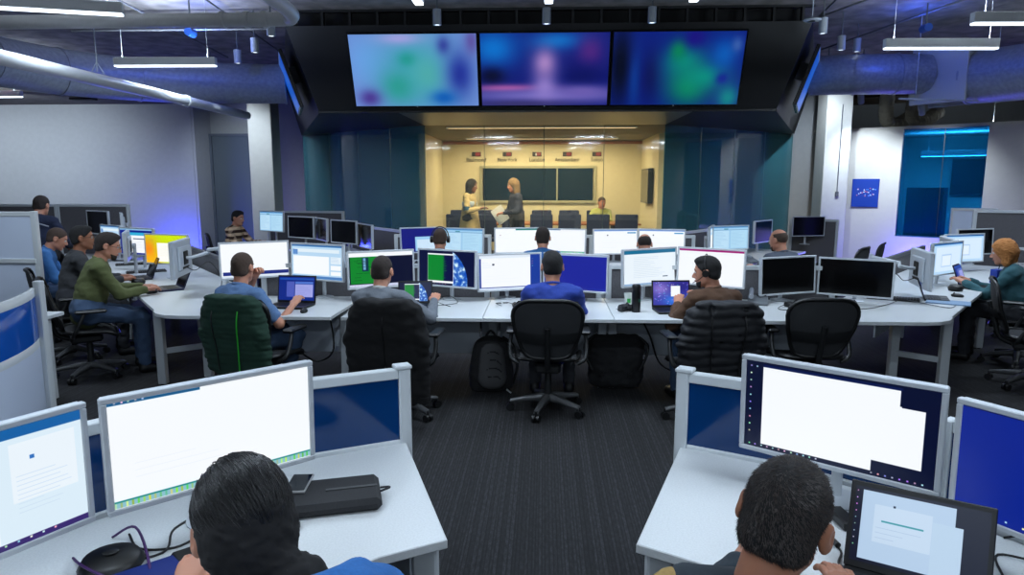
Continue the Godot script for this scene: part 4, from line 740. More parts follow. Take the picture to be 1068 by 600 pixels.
# ------------------------------------------------------------------ mesh helpers
class MB:
	var v := PackedVector3Array()
	var n := PackedVector3Array()
	var uv := PackedVector2Array()
	var ix := PackedInt32Array()

	func quad(a: Vector3, b: Vector3, c: Vector3, d: Vector3) -> void:   # counter-clockwise seen from outside
		var nn := (b - a).cross(c - a)
		if nn.length_squared() < 1e-14:
			nn = (c - a).cross(d - a)
		nn = nn.normalized()
		var i := v.size()
		v.append_array(PackedVector3Array([a, b, c, d]))
		n.append_array(PackedVector3Array([nn, nn, nn, nn]))
		uv.append_array(PackedVector2Array([Vector2(0, 1), Vector2(1, 1), Vector2(1, 0), Vector2(0, 0)]))
		ix.append_array(PackedInt32Array([i, i + 2, i + 1, i, i + 3, i + 2]))

	func tri(a: Vector3, b: Vector3, c: Vector3) -> void:
		var nn := (b - a).cross(c - a).normalized()
		var i := v.size()
		v.append_array(PackedVector3Array([a, b, c]))
		n.append_array(PackedVector3Array([nn, nn, nn]))
		uv.append_array(PackedVector2Array([Vector2(0, 0), Vector2(1, 0), Vector2(0, 1)]))
		ix.append_array(PackedInt32Array([i, i + 2, i + 1]))

	func box(c: Vector3, s: Vector3, bev := 0.0, bs := Basis.IDENTITY) -> MB:
		var h := s * 0.5
		var e := minf(bev, minf(h.x, minf(h.y, h.z)) * 0.9)
		if e <= 0.0:
			var p := []
			for k in 8:
				p.append(c + bs * Vector3(h.x if k & 1 else -h.x, h.y if k & 2 else -h.y, h.z if k & 4 else -h.z))
			quad(p[4], p[5], p[7], p[6]); quad(p[1], p[0], p[2], p[3])
			quad(p[5], p[1], p[3], p[7]); quad(p[0], p[4], p[6], p[2])
			quad(p[6], p[7], p[3], p[2]); quad(p[0], p[1], p[5], p[4])
			return self
		var g := h - Vector3(e, e, e)
		var ax := [Vector3.RIGHT, Vector3.UP, Vector3.BACK]
		for a in 3:
			var b: int = (a + 1) % 3
			var d: int = (a + 2) % 3
			for sg in [-1.0, 1.0]:
				var N: Vector3 = ax[a] * (h[a] * sg)
				var B: Vector3 = ax[b] * g[b]
				var D: Vector3 = ax[d] * g[d] * sg
				quad(c + bs * (N - B - D), c + bs * (N + B - D), c + bs * (N + B + D), c + bs * (N - B + D))
			for s1 in [-1.0, 1.0]:
				for s2 in [-1.0, 1.0]:
					var P1: Vector3 = ax[b] * (h[b] * s1) + ax[d] * (g[d] * s2)
					var P2: Vector3 = ax[b] * (g[b] * s1) + ax[d] * (h[d] * s2)
					var A: Vector3 = ax[a] * g[a] * (s1 * s2)
					quad(c + bs * (P1 - A), c + bs * (P1 + A), c + bs * (P2 + A), c + bs * (P2 - A))
		for sx in [-1.0, 1.0]:
			for sy in [-1.0, 1.0]:
				for sz in [-1.0, 1.0]:
					var q1 := c + bs * Vector3(h.x * sx, g.y * sy, g.z * sz)
					var q2 := c + bs * Vector3(g.x * sx, h.y * sy, g.z * sz)
					var q3 := c + bs * Vector3(g.x * sx, g.y * sy, h.z * sz)
					if sx * sy * sz > 0: tri(q1, q2, q3)
					else: tri(q1, q3, q2)
		return self

	# rows of points -> smooth surface; closed: the last column joins the first
	func grid(rows: Array, closed := false, flip := false) -> MB:
		var base := v.size()
		var R := rows.size()
		var C: int = rows[0].size()
		for r in R:
			for k in C:
				var l: Vector3 = rows[r][(k - 1 + C) % C] if closed or k > 0 else rows[r][k]
				var q: Vector3 = rows[r][(k + 1) % C] if closed or k < C - 1 else rows[r][k]
				var u: Vector3 = rows[maxi(r - 1, 0)][k]
				var w: Vector3 = rows[mini(r + 1, R - 1)][k]
				var nn := (q - l).cross(w - u)
				if nn.length_squared() < 1e-16:
					nn = Vector3.UP
				nn = nn.normalized()
				v.append(rows[r][k])
				n.append(-nn if flip else nn)
				uv.append(Vector2(float(k) / maxf(1, C - 1), float(r) / maxf(1, R - 1)))
		for r in R - 1:
			for k in (C if closed else C - 1):
				var a := base + r * C + k
				var b := base + r * C + (k + 1) % C
				var c2 := base + (r + 1) * C + (k + 1) % C
				var d := base + (r + 1) * C + k
				if flip: ix.append_array(PackedInt32Array([a, b, c2, a, c2, d]))
				else: ix.append_array(PackedInt32Array([a, c2, b, a, d, c2]))
		return self

	func fan(ring: Array, flip := false) -> void:
		var c := Vector3.ZERO
		for p in ring: c += p
		c /= ring.size()
		for k in ring.size():
			if flip: tri(c, ring[(k + 1) % ring.size()], ring[k])
			else: tri(c, ring[k], ring[(k + 1) % ring.size()])

	static func frame(d: Vector3) -> Basis:
		var z := d.normalized()
		var x := (Vector3.UP if absf(z.y) < 0.95 else Vector3.RIGHT).cross(z).normalized()
		return Basis(x, z.cross(x), z)

	func ring(c: Vector3, bs: Basis, r: float, k: int) -> Array:
		var o := []
		for i in k:
			var t := TAU * i / k
			o.append(c + bs.x * cos(t) * r + bs.y * sin(t) * r)
		return o

	func cyl(a: Vector3, b: Vector3, r0: float, r1 := -1.0, k := 14, caps := true) -> MB:
		if r1 < 0: r1 = r0
		var bs := frame(b - a)
		var q0 := ring(a, bs, r0, k)
		var q1 := ring(b, bs, r1, k)
		grid([q0, q1], true)
		if caps:
			fan(q0, true)
			fan(q1)
		return self

	func tube(pts: Array, r: float, k := 7, caps := true) -> MB:
		var rows := []
		var bs := frame(pts[1] - pts[0])
		for i in pts.size():
			var d: Vector3 = (pts[mini(i + 1, pts.size() - 1)] - pts[maxi(i - 1, 0)]).normalized()
			var x := (bs.x - d * bs.x.dot(d))
			if x.length() < 0.01: x = frame(d).x
			x = x.normalized()
			bs = Basis(x, d.cross(x), d)
			rows.append(ring(pts[i], bs, r, k))
		grid(rows, true)
		if caps:
			fan(rows[0], true)
			fan(rows[-1])
		return self

	func lathe(profile: Array, k := 20, c := Vector3.ZERO) -> MB:
		var rows := []
		for p in profile:
			var o := []
			for i in k:
				var t := -TAU * i / k
				o.append(c + Vector3(cos(t) * p.x, p.y, sin(t) * p.x))
			rows.append(o)
		return grid(rows, true)

	# polygon in (x, forward): forward is -z
	func prism(poly: Array, y0: float, y1: float, bev := 0.0) -> MB:
		var pp := PackedVector2Array()
		for p in poly: pp.append(Vector2(p.x, -p.y))
		if Geometry2D.is_polygon_clockwise(pp): pp.reverse()
		var inner := pp
		if bev > 0.0:
			var off := Geometry2D.offset_polygon(pp, -bev, Geometry2D.JOIN_MITER)
			if off.size() == 1:
				if off[0].size() == pp.size():
					inner = off[0]
					# keep corners matched
					var best := 0
					for i in inner.size():
						if inner[i].distance_to(pp[0]) < inner[best].distance_to(pp[0]): best = i
					var rot := PackedVector2Array()
					var cw := not Geometry2D.is_polygon_clockwise(inner)
					for i in inner.size():
						rot.append(inner[(best + (i if cw else -i) + inner.size() * 2) % inner.size()])
					inner = rot
				else:
					bev = 0.0
			else:
				bev = 0.0
		var tr := Geometry2D.triangulate_polygon(inner)
		for i in range(0, tr.size(), 3):
			var a := inner[tr[i]]; var b := inner[tr[i + 1]]; var c := inner[tr[i + 2]]
			if (b - a).cross(c - a) < 0:
				var tmp := b; b = c; c = tmp
			tri(Vector3(a.x, y1, a.y), Vector3(c.x, y1, c.y), Vector3(b.x, y1, b.y))
			tri(Vector3(a.x, y0, a.y), Vector3(b.x, y0, b.y), Vector3(c.x, y0, c.y))
		var m := pp.size()
		for i in m:
			var a := pp[i]; var b := pp[(i + 1) % m]
			var ia := inner[i]; var ib := inner[(i + 1) % m]
			var yt := y1 - bev
			var yb := y0 + bev
			quad(Vector3(a.x, yb, a.y), Vector3(a.x, yt, a.y), Vector3(b.x, yt, b.y), Vector3(b.x, yb, b.y))
			if bev > 0.0:
				quad(Vector3(a.x, yt, a.y), Vector3(ia.x, y1, ia.y), Vector3(ib.x, y1, ib.y), Vector3(b.x, yt, b.y))
				quad(Vector3(ia.x, y0, ia.y), Vector3(a.x, yb, a.y), Vector3(b.x, yb, b.y), Vector3(ib.x, y0, ib.y))
		return self

	func ball(c: Vector3, r: Vector3, bs := Basis.IDENTITY, k := 12) -> MB:
		var rows := []
		for j in k + 1:
			var o := []
			var p := PI * j / k
			for i in k * 2:
				var t := -PI * i / k
				o.append(c + bs * Vector3(sin(p) * cos(t) * r.x, -cos(p) * r.y, sin(p) * sin(t) * r.z))
			rows.append(o)
		return grid(rows, true)

	func add(o: MB, t := Transform3D.IDENTITY) -> MB:
		var b := v.size()
		var flip := t.basis.determinant() < 0
		var nb := t.basis.inverse().transposed()
		for p in o.v: v.append(t * p)
		for p in o.n: n.append((nb * p).normalized())
		uv.append_array(o.uv)
		for i in range(0, o.ix.size(), 3):
			ix.append(b + o.ix[i])
			ix.append(b + o.ix[i + (2 if flip else 1)])
			ix.append(b + o.ix[i + (1 if flip else 2)])
		return self

	func mesh() -> ArrayMesh:
		var a := []
		a.resize(Mesh.ARRAY_MAX)
		a[Mesh.ARRAY_VERTEX] = v
		a[Mesh.ARRAY_NORMAL] = n
		a[Mesh.ARRAY_TEX_UV] = uv
		a[Mesh.ARRAY_INDEX] = ix
		var m := ArrayMesh.new()
		m.add_surface_from_arrays(Mesh.PRIMITIVE_TRIANGLES, a)
		return m


# ------------------------------------------------------------------ node helpers
var used := {}

func V(x: float, y: float, f: float) -> Vector3:   # f: metres ahead of the camera's foot
	return Vector3(x, y, -f)

func mb() -> MB:
	return MB.new()

func numbered(called: String) -> String:
	var k: int = used.get(called, 0)
	used[called] = k + 1
	return called if k == 0 else "%s_%03d" % [called, k]

func thing(called: String, label: String, category: String, at := Vector3.ZERO, turn := 0.0, group := "") -> Node3D:
	var o := Node3D.new()
	o.name = numbered(called)
	add_child(o)
	o.position = at
	o.rotation.y = turn
	tag(o, label, category, group)
	return o

func tag(o: Node, label: String, category: String, group := "", kind := "") -> void:
	o.set_meta("label", label)
	if category: o.set_meta("category", category)
	if group: o.set_meta("group", group)
	if kind: o.set_meta("kind", kind)

func part(called: String, m, mat: Material, parent: Node, at := Vector3.ZERO, basis := Basis.IDENTITY) -> MeshInstance3D:
	var o := MeshInstance3D.new()
	o.name = called
	o.mesh = m.mesh() if m is MB else m
	o.material_override = mat
	o.transform = Transform3D(basis, at)
	parent.add_child(o, true)
	return o

func solo(called: String, label: String, category: String, m, mat: Material, at := Vector3.ZERO, turn := 0.0, group := "") -> MeshInstance3D:
	var o := MeshInstance3D.new()
	o.name = numbered(called)
	o.mesh = m.mesh() if m is MB else m
	o.material_override = mat
	o.position = at
	o.rotation.y = turn
	add_child(o)
	tag(o, label, category, group)
	return o

func struct(called: String, m, mat: Material, label := "", category := "") -> MeshInstance3D:
	var o := MeshInstance3D.new()
	o.name = numbered(called)
	o.mesh = m.mesh() if m is MB else m
	o.material_override = mat
	add_child(o)
	tag(o, label if label else called.replace("_", " "), category if category else called.split("_")[0], "", "structure")
	return o

func copy_of(src: Node3D, at: Vector3, turn: float, label: String, group := "") -> Node3D:
	var r: Node3D = src.duplicate()
	r.name = numbered(src.name)
	add_child(r)
	r.position = at
	r.rotation.y = turn
	r.set_meta("label", label)
	if group: r.set_meta("group", group)
	return r

func spline(pts: Array, steps := 6) -> Array:
	var o := []
	for i in pts.size() - 1:
		var p0: Vector3 = pts[maxi(i - 1, 0)]
		var p3: Vector3 = pts[mini(i + 2, pts.size() - 1)]
		for s in steps:
			o.append(pts[i].cubic_interpolate(pts[i + 1], p0, p3, float(s) / steps))
	o.append(pts[-1])
	return o

func facing(dx: float, df: float) -> float:      # turn that sends local +z towards (dx, forward df)
	return atan2(dx, -df)

# ------------------------------------------------------------------ materials
var M := {}

func mat(called: String, c: Color, rough := 0.6, metal := 0.0) -> StandardMaterial3D:
	if M.has(called): return M[called]
	var m := StandardMaterial3D.new()
	m.resource_name = called
	m.albedo_color = c
	m.roughness = rough
	m.metallic = metal
	M[called] = m
	return m

func fabric(called: String, c: Color, scale := 60.0, depth := 0.06, spread := 0.16) -> StandardMaterial3D:
	if M.has(called): return M[called]
	var m := mat(called, c.linear_to_srgb(), 0.92)
	m.albedo_texture = weave_texture()
	m.uv1_triplanar = true
	m.uv1_scale = Vector3.ONE * scale * 0.1
	m.rim_enabled = true
	m.rim = 0.08
	m.rim_tint = 0.6
	m.heightmap_enabled = true
	m.heightmap_texture = M.weave_tex
	m.heightmap_scale = depth
	return m

func weave_texture() -> ImageTexture:
	if M.has("weave_tex"): return M.weave_tex
	var im := Image.create(256, 256, false, Image.FORMAT_RGB8)
	var rng := RandomNumberGenerator.new()
	rng.seed = 5
	var nz := FastNoiseLite.new()
	nz.seed = 3
	nz.frequency = 0.02
	for y in 256:
		for x in 256:
			var t := 0.86 + 0.10 * nz.get_noise_2d(x, y) + rng.randf_range(-0.08, 0.08) + (0.05 if (x / 3 + y / 3) % 2 else -0.05)
			im.set_pixel(x, y, Color(t, t, t))
	M.weave_tex = ImageTexture.create_from_image(im)
	return M.weave_tex

func grain_texture(called: String, lo: float, hi: float, freq: float, stretch := Vector2.ONE, oct := 4) -> ImageTexture:
	if M.has(called): return M[called]
	var im := Image.create(256, 256, false, Image.FORMAT_RGB8)
	var nz := FastNoiseLite.new()
	nz.seed = called.hash() % 1000
	nz.frequency = freq
	nz.fractal_octaves = oct
	for y in 256:
		for x in 256:
			# blended with its mirror so that the edges meet
			var a := nz.get_noise_2d(x * stretch.x, y * stretch.y)
			var t := lo + (hi - lo) * clampf(a * 0.8 + 0.5, 0.0, 1.0)
			im.set_pixel(x, y, Color(t, t, t))
	M[called] = ImageTexture.create_from_image(im)
	return M[called]

func grained(called: String, c: Color, rough: float, tex: Texture2D, scale: float, metal := 0.0) -> StandardMaterial3D:
	if M.has(called): return M[called]
	var m := mat(called, c, rough, metal)
	m.albedo_texture = tex
	m.uv1_triplanar = true
	m.uv1_world_triplanar = true
	m.uv1_scale = Vector3.ONE * scale
	return m

func glass(called: String, c: Color, alpha: float, rough := 0.03) -> StandardMaterial3D:
	if M.has(called): return M[called]
	var m := mat(called, Color(c.r, c.g, c.b, alpha), rough)
	m.transparency = BaseMaterial3D.TRANSPARENCY_ALPHA
	return m

func glow(called: String, c: Color, energy: float) -> StandardMaterial3D:
	if M.has(called): return M[called]
	var m := mat(called, Color(0.02, 0.02, 0.02), 0.3)
	m.emission_enabled = true
	m.emission = c
	m.emission_energy_multiplier = energy
	return m

# ------------------------------------------------------------------ smooth bodies from distance fields
# a shape is [kind, a, b, ra, rb, blend, axis, flat]; kind 0 capsule, 1 ellipsoid (b = radii, axis = Basis), 2 capsule cut out, 3 half space cut off (a point, b normal), 4 ellipsoid cut out
func cap(a: Vector3, b: Vector3, ra: float, rb: float, k := 0.02, axis := Vector3.ZERO, flat := 1.0) -> Array:
	return [0, a, b, ra, rb, k, axis, flat]

func ell(c: Vector3, r: Vector3, k := 0.02, bs := Basis.IDENTITY) -> Array:
	return [1, c, r, 0.0, 0.0, k, bs, 1.0]

func blob(shapes: Array, h: float, wrinkle := 0.0, wfreq := 8.0, puff := 0.0, puff_step := 0.1) -> MB:
	var lo := Vector3.INF
	var hi := -Vector3.INF
	for s in shapes:
		if s[0] == 0:
			var r := maxf(s[3], s[4]) + 0.01
			lo = lo.min(s[1] - Vector3.ONE * r).min(s[2] - Vector3.ONE * r)
			hi = hi.max(s[1] + Vector3.ONE * r).max(s[2] + Vector3.ONE * r)
		elif s[0] == 1:
			var r2: float = maxf(s[2].x, maxf(s[2].y, s[2].z)) + 0.01
			lo = lo.min(s[1] - Vector3.ONE * r2)
			hi = hi.max(s[1] + Vector3.ONE * r2)
	lo -= Vector3.ONE * h * 3
	hi += Vector3.ONE * h * 3
	var nx := int((hi.x - lo.x) / h) + 1
	var ny := int((hi.y - lo.y) / h) + 1
	var nz := int((hi.z - lo.z) / h) + 1
	var sy := nx
	var sz := nx * ny
	var e := PackedFloat32Array()
	e.resize(nx * ny * nz)
	e.fill(1000.0)
	for s in shapes:
		var kind: int = s[0]
		var k: float = maxf(s[5], 0.0005)
		var a: Vector3 = s[1]
		var b: Vector3 = s[2]
		var r: float
		var l2: Vector3
		var h2: Vector3
		if kind == 0 or kind == 2:
			r = maxf(s[3], s[4]) + k + h * 2.5
			l2 = a.min(b) - Vector3.ONE * r
			h2 = a.max(b) + Vector3.ONE * r
		elif kind == 3:
			l2 = lo; h2 = hi
		else:
			r = maxf(b.x, maxf(b.y, b.z)) + k + h * 2.5
			l2 = a - Vector3.ONE * r
			h2 = a + Vector3.ONE * r
		var x0 := clampi(int((l2.x - lo.x) / h), 0, nx - 1); var x1 := clampi(int((h2.x - lo.x) / h) + 1, 0, nx - 1)
		var y0 := clampi(int((l2.y - lo.y) / h), 0, ny - 1); var y1 := clampi(int((h2.y - lo.y) / h) + 1, 0, ny - 1)
		var z0 := clampi(int((l2.z - lo.z) / h), 0, nz - 1); var z1 := clampi(int((h2.z - lo.z) / h) + 1, 0, nz - 1)
		var ra: float = s[3]
		var dr: float = s[4] - ra
		var axis := Vector3.ZERO
		var flat: float = s[7]
		var ib := Basis.IDENTITY
		var minr := 1.0
		var ba := b - a
		if kind == 0 or kind == 2:
			axis = s[6]
			ba += axis * (ba.dot(axis) * (flat - 1.0))
		elif kind == 1 or kind == 4:
			ib = (s[6] as Basis).inverse()
			ib = Basis.from_scale(Vector3(1.0 / b.x, 1.0 / b.y, 1.0 / b.z)) * ib
			minr = minf(b.x, minf(b.y, b.z))
		var inv := 1.0 / maxf(ba.length_squared(), 1e-9)
		var squash := axis != Vector3.ZERO and flat != 1.0
		for z in range(z0, z1 + 1):
			for y in range(y0, y1 + 1):
				var at := z * sz + y * sy
				var py := lo.y + y * h
				var pz := lo.z + z * h
				for x in range(x0, x1 + 1):
					var q := Vector3(lo.x + x * h, py, pz) - a
					var d: float
					if kind == 0 or kind == 2:
						if squash:
							q += axis * (q.dot(axis) * (flat - 1.0))
						var t := clampf(q.dot(ba) * inv, 0.0, 1.0)
						d = (q - ba * t).length() - ra - dr * t
					elif kind == 3:
						d = q.dot(b)
					else:
						var u := ib * q
						var ul := u.length()
						d = (ul - 1.0) * (q.length() / maxf(ul, 1e-4)) if ul > 0.3 else -minr
					var o := e[at + x]
					if kind == 0 or kind == 1:
						var g := maxf(k - absf(d - o), 0.0) / k
						e[at + x] = minf(d, o) - g * g * k * 0.25
					else:
						if kind != 3: d = -d
						var g2 := maxf(k - absf(d - o), 0.0) / k
						e[at + x] = maxf(d, o) + g2 * g2 * k * 0.25
	var noise := FastNoiseLite.new()
	noise.seed = 7
	noise.frequency = wfreq
	noise.fractal_octaves = 2
	var out := MB.new()
	var vid := PackedInt32Array()
	vid.resize(nx * ny * nz)
	vid.fill(-1)
	var lim := h * 3.5
	if wrinkle > 0.0 or puff > 0.0:
		for z in nz:
			for y in ny:
				var at := z * sz + y * sy
				for x in nx:
					var d0 := e[at + x]
					if d0 < lim + 0.03 and d0 > -lim - 0.03:
						var p := lo + Vector3(x, y, z) * h
						if wrinkle > 0.0:
							d0 += wrinkle * noise.get_noise_3dv(p * Vector3(1, 1.9, 1))
						if puff > 0.0:
							d0 -= puff * (absf(sin(p.y * PI / puff_step + 1.2 * noise.get_noise_3dv(p * 0.5))) - 0.5)
						e[at + x] = d0
	var off := PackedInt32Array([0, 1, sy, sy + 1, sz, sz + 1, sz + sy, sz + sy + 1])
	var edges := [[0, 1], [2, 3], [4, 5], [6, 7], [0, 2], [1, 3], [4, 6], [5, 7], [0, 4], [1, 5], [2, 6], [3, 7]]
	var cells := PackedInt32Array()
	for z in nz - 1:
		for y in ny - 1:
			var at := z * sz + y * sy
			for x in nx - 1:
				var i := at + x
				var d0 := e[i]
				if d0 > lim or d0 < -lim:
					continue
				var inside := 0
				for o in off:
					if e[i + o] < 0.0: inside += 1
				if inside == 0 or inside == 8:
					continue
				var sum := Vector3.ZERO
				var cnt := 0
				for ed in edges:
					var da := e[i + off[ed[0]]]
					var db := e[i + off[ed[1]]]
					if (da < 0.0) != (db < 0.0):
						var t := da / (da - db)
						var pa := Vector3(ed[0] & 1, (ed[0] >> 1) & 1, ed[0] >> 2)
						var pb := Vector3(ed[1] & 1, (ed[1] >> 1) & 1, ed[1] >> 2)
						sum += pa.lerp(pb, t)
						cnt += 1
				vid[i] = out.v.size()
				cells.append(i)
				out.v.append(lo + (Vector3(x, y, z) + sum / cnt) * h)
				out.n.append(Vector3.ZERO)
				out.uv.append(Vector2.ZERO)
	for i in cells:
		var d0 := e[i]
		for ax in 3:
			var s1: int = [1, sy, sz][ax]
			var s2: int = [sy, sz, 1][ax]
			var s3: int = [sz, 1, sy][ax]
			var d1 := e[i + s1]
			if (d0 < 0.0) == (d1 < 0.0):
				continue
			if i - s2 - s3 < 0: continue
			var qa := vid[i]; var qb := vid[i - s2]; var qc := vid[i - s2 - s3]; var qd := vid[i - s3]
			if qb < 0 or qc < 0 or qd < 0:
				continue
			if d0 >= 0.0:
				var tmp := qb; qb = qd; qd = tmp
			# counter-clockwise from outside is qa, qb, qc, qd
			var nn := (out.v[qc] - out.v[qa]).cross(out.v[qd] - out.v[qb])
			out.n[qa] += nn; out.n[qb] += nn; out.n[qc] += nn; out.n[qd] += nn
			out.ix.append_array(PackedInt32Array([qa, qc, qb, qa, qd, qc]))
	for i in out.n.size():
		out.n[i] = out.n[i].normalized()
	return out

# ------------------------------------------------------------------ heads, hair, hands
var B := {}

func head_shapes() -> Array:
	var s := [
		ell(Vector3(0, 0.028, -0.012), Vector3(0.077, 0.092, 0.097)),
		ell(Vector3(0, -0.035, 0.030), Vector3(0.060, 0.075, 0.062), 0.03),
		cap(Vector3(0.048, -0.062, -0.002), Vector3(0.012, -0.098, 0.062), 0.020, 0.020, 0.025),
		cap(Vector3(-0.048, -0.062, -0.002), Vector3(-0.012, -0.098, 0.062), 0.020, 0.020, 0.025),
		cap(Vector3(-0.035, 0.026, 0.073), Vector3(0.035, 0.026, 0.073), 0.012, 0.012, 0.018),
		cap(Vector3(0, 0.010, 0.085), Vector3(0, -0.030, 0.108), 0.008, 0.012, 0.010),
		cap(Vector3(-0.011, -0.036, 0.096), Vector3(0.011, -0.036, 0.096), 0.008, 0.008, 0.008),
		ell(Vector3(0, -0.066, 0.083), Vector3(0.022, 0.010, 0.012), 0.008),
		[4, Vector3(0.031, 0.006, 0.094), Vector3(0.017, 0.012, 0.016), 0.0, 0.0, 0.012, Basis.IDENTITY, 1.0],
		[4, Vector3(-0.031, 0.006, 0.094), Vector3(0.017, 0.012, 0.016), 0.0, 0.0, 0.012, Basis.IDENTITY, 1.0],
		cap(Vector3(0, -0.04, -0.028), Vector3(0, -0.19, -0.045), 0.053, 0.060, 0.03),
	]
	for sx in [-1.0, 1.0]:
		var bs := Basis(Vector3.UP, sx * 0.45) * Basis(Vector3.RIGHT, -0.2)
		s.append(ell(Vector3(sx * 0.084, -0.006, -0.016), Vector3(0.010, 0.034, 0.022), 0.008, bs))
		s.append([4, Vector3(sx * 0.095, -0.002, -0.010), Vector3(0.006, 0.019, 0.010), 0.0, 0.0, 0.005, bs, 1.0])
	return s

func head_mesh(h: float) -> MB:
	var key := "head%d" % int(h * 10000)
	if not B.has(key): B[key] = blob(head_shapes(), h)
	return B[key]

# hair kinds in head space
func hair_mesh(kind: String, h: float) -> MB:
	var key := "hair_%s_%d" % [kind, int(h * 10000)]
	if B.has(key): return B[key]
	var s := []
	var w := 0.003
	var fr := 60.0
	var cutn := Vector3(0, -0.66, 0.75).normalized()
	match kind:
		"short", "crop", "receding":
			var t := 0.007 if kind == "short" else 0.0035
			s = [ell(Vector3(0, 0.030, -0.014), Vector3(0.077 + t, 0.092 + t, 0.098 + t)), cap(Vector3(-0.028, -0.035, -0.058), Vector3(0.028, -0.035, -0.058), 0.040 + t * 0.4, 0.040 + t * 0.4, 0.03)]
			if kind == "short":
				s.append(ell(Vector3(0.015, 0.098, 0.030), Vector3(0.052, 0.024, 0.052), 0.03))
			s.append([3, Vector3(0, 0.070, 0.074) if kind != "receding" else Vector3(0, 0.060, 0.020), cutn, 0.0, 0.0, 0.006, Vector3.ZERO, 1.0])
			s.append([3, Vector3(0, -0.060, -0.06), Vector3(0, -0.9, 0.42), 0.0, 0.0, 0.006, Vector3.ZERO, 1.0])
			for sx in [-1.0, 1.0]:
				s.append([4, Vector3(sx * 0.088, -0.010, -0.006), Vector3(0.030, 0.040, 0.026), 0.0, 0.0, 0.006, Basis.IDENTITY, 1.0])
		"fringe":   # hair ring round a bald crown
			s = [ell(Vector3(0, 0.024, -0.016), Vector3(0.081, 0.088, 0.099)), [4, Vector3(0, 0.135, 0.02), Vector3(0.080, 0.105, 0.125), 0.0, 0.0, 0.006, Basis.IDENTITY, 1.0],
				[3, Vector3(0, 0.03, 0.0), cutn, 0.0, 0.0, 0.006, Vector3.ZERO, 1.0]]
			for sx in [-1.0, 1.0]:
				s.append([4, Vector3(sx * 0.088, -0.010, -0.006), Vector3(0.030, 0.040, 0.026), 0.0, 0.0, 0.006, Basis.IDENTITY, 1.0])
			w = 0.002
		"ponytail":
			s = [ell(Vector3(0, 0.030, -0.014), Vector3(0.087, 0.102, 0.108)), ell(Vector3(0, -0.03, -0.05), Vector3(0.085, 0.075, 0.075), 0.04),
				cap(Vector3(0.0, -0.06, -0.085), Vector3(-0.035, -0.075, -0.115), 0.042, 0.026, 0.03),
				cap(Vector3(-0.035, -0.075, -0.115), Vector3(-0.060, -0.105, -0.125), 0.030, 0.045, 0.02), cap(Vector3(-0.060, -0.105, -0.125), Vector3(-0.045, -0.165, -0.135), 0.045, 0.034, 0.03),
				cap(Vector3(-0.045, -0.165, -0.135), Vector3(-0.03, -0.235, -0.125), 0.034, 0.012, 0.02),
				[3, Vector3(0, 0.060, 0.084), Vector3(0, -0.30, 0.95).normalized(), 0.0, 0.0, 0.01, Vector3.ZERO, 1.0],
				[3, Vector3(0, -0.05, 0.055), Vector3(0, -0.75, 0.66).normalized(), 0.0, 0.0, 0.01, Vector3.ZERO, 1.0]]
			w = 0.005
			fr = 30.0
		"long", "bob":
			var low := -0.26 if kind == "long" else -0.10
			s = [ell(Vector3(0, 0.032, -0.014), Vector3(0.094, 0.106, 0.110)), cap(Vector3(0.045, 0.0, -0.03), Vector3(0.075, low, -0.01), 0.062, 0.040, 0.04), cap(Vector3(-0.045, 0.0, -0.03), Vector3(-0.075, low, -0.01), 0.062, 0.040, 0.04),
				cap(Vector3(0, -0.02, -0.06), Vector3(0, low, -0.055), 0.066, 0.050, 0.04),
				[4, Vector3(0, -0.045, 0.085), Vector3(0.058, 0.110, 0.085), 0.0, 0.0, 0.012, Basis.IDENTITY, 1.0]]
			w = 0.008
			fr = 30.0
		"beard":
			s = [ell(Vector3(0, -0.035, 0.031), Vector3(0.063, 0.078, 0.065)), cap(Vector3(0.048, -0.062, -0.002), Vector3(0.012, -0.098, 0.063), 0.023, 0.023, 0.025), cap(Vector3(-0.048, -0.062, -0.002), Vector3(-0.012, -0.098, 0.063), 0.023, 0.023, 0.025), [4, Vector3(0, -0.064, 0.100), Vector3(0.026, 0.011, 0.03), 0.0, 0.0, 0.004, Basis.IDENTITY, 1.0], [3, Vector3(0, -0.050, 0), Vector3(0, 0.95, 0.3), 0.0, 0.0, 0.005, Vector3.ZERO, 1.0], [3, Vector3(0, -0.05, 0.030), Vector3(0, -0.3, -0.95), 0.0, 0.0, 0.005, Vector3.ZERO, 1.0]]
			w = 0.003
	B[key] = blob(s, h, w, fr)
	return B[key]

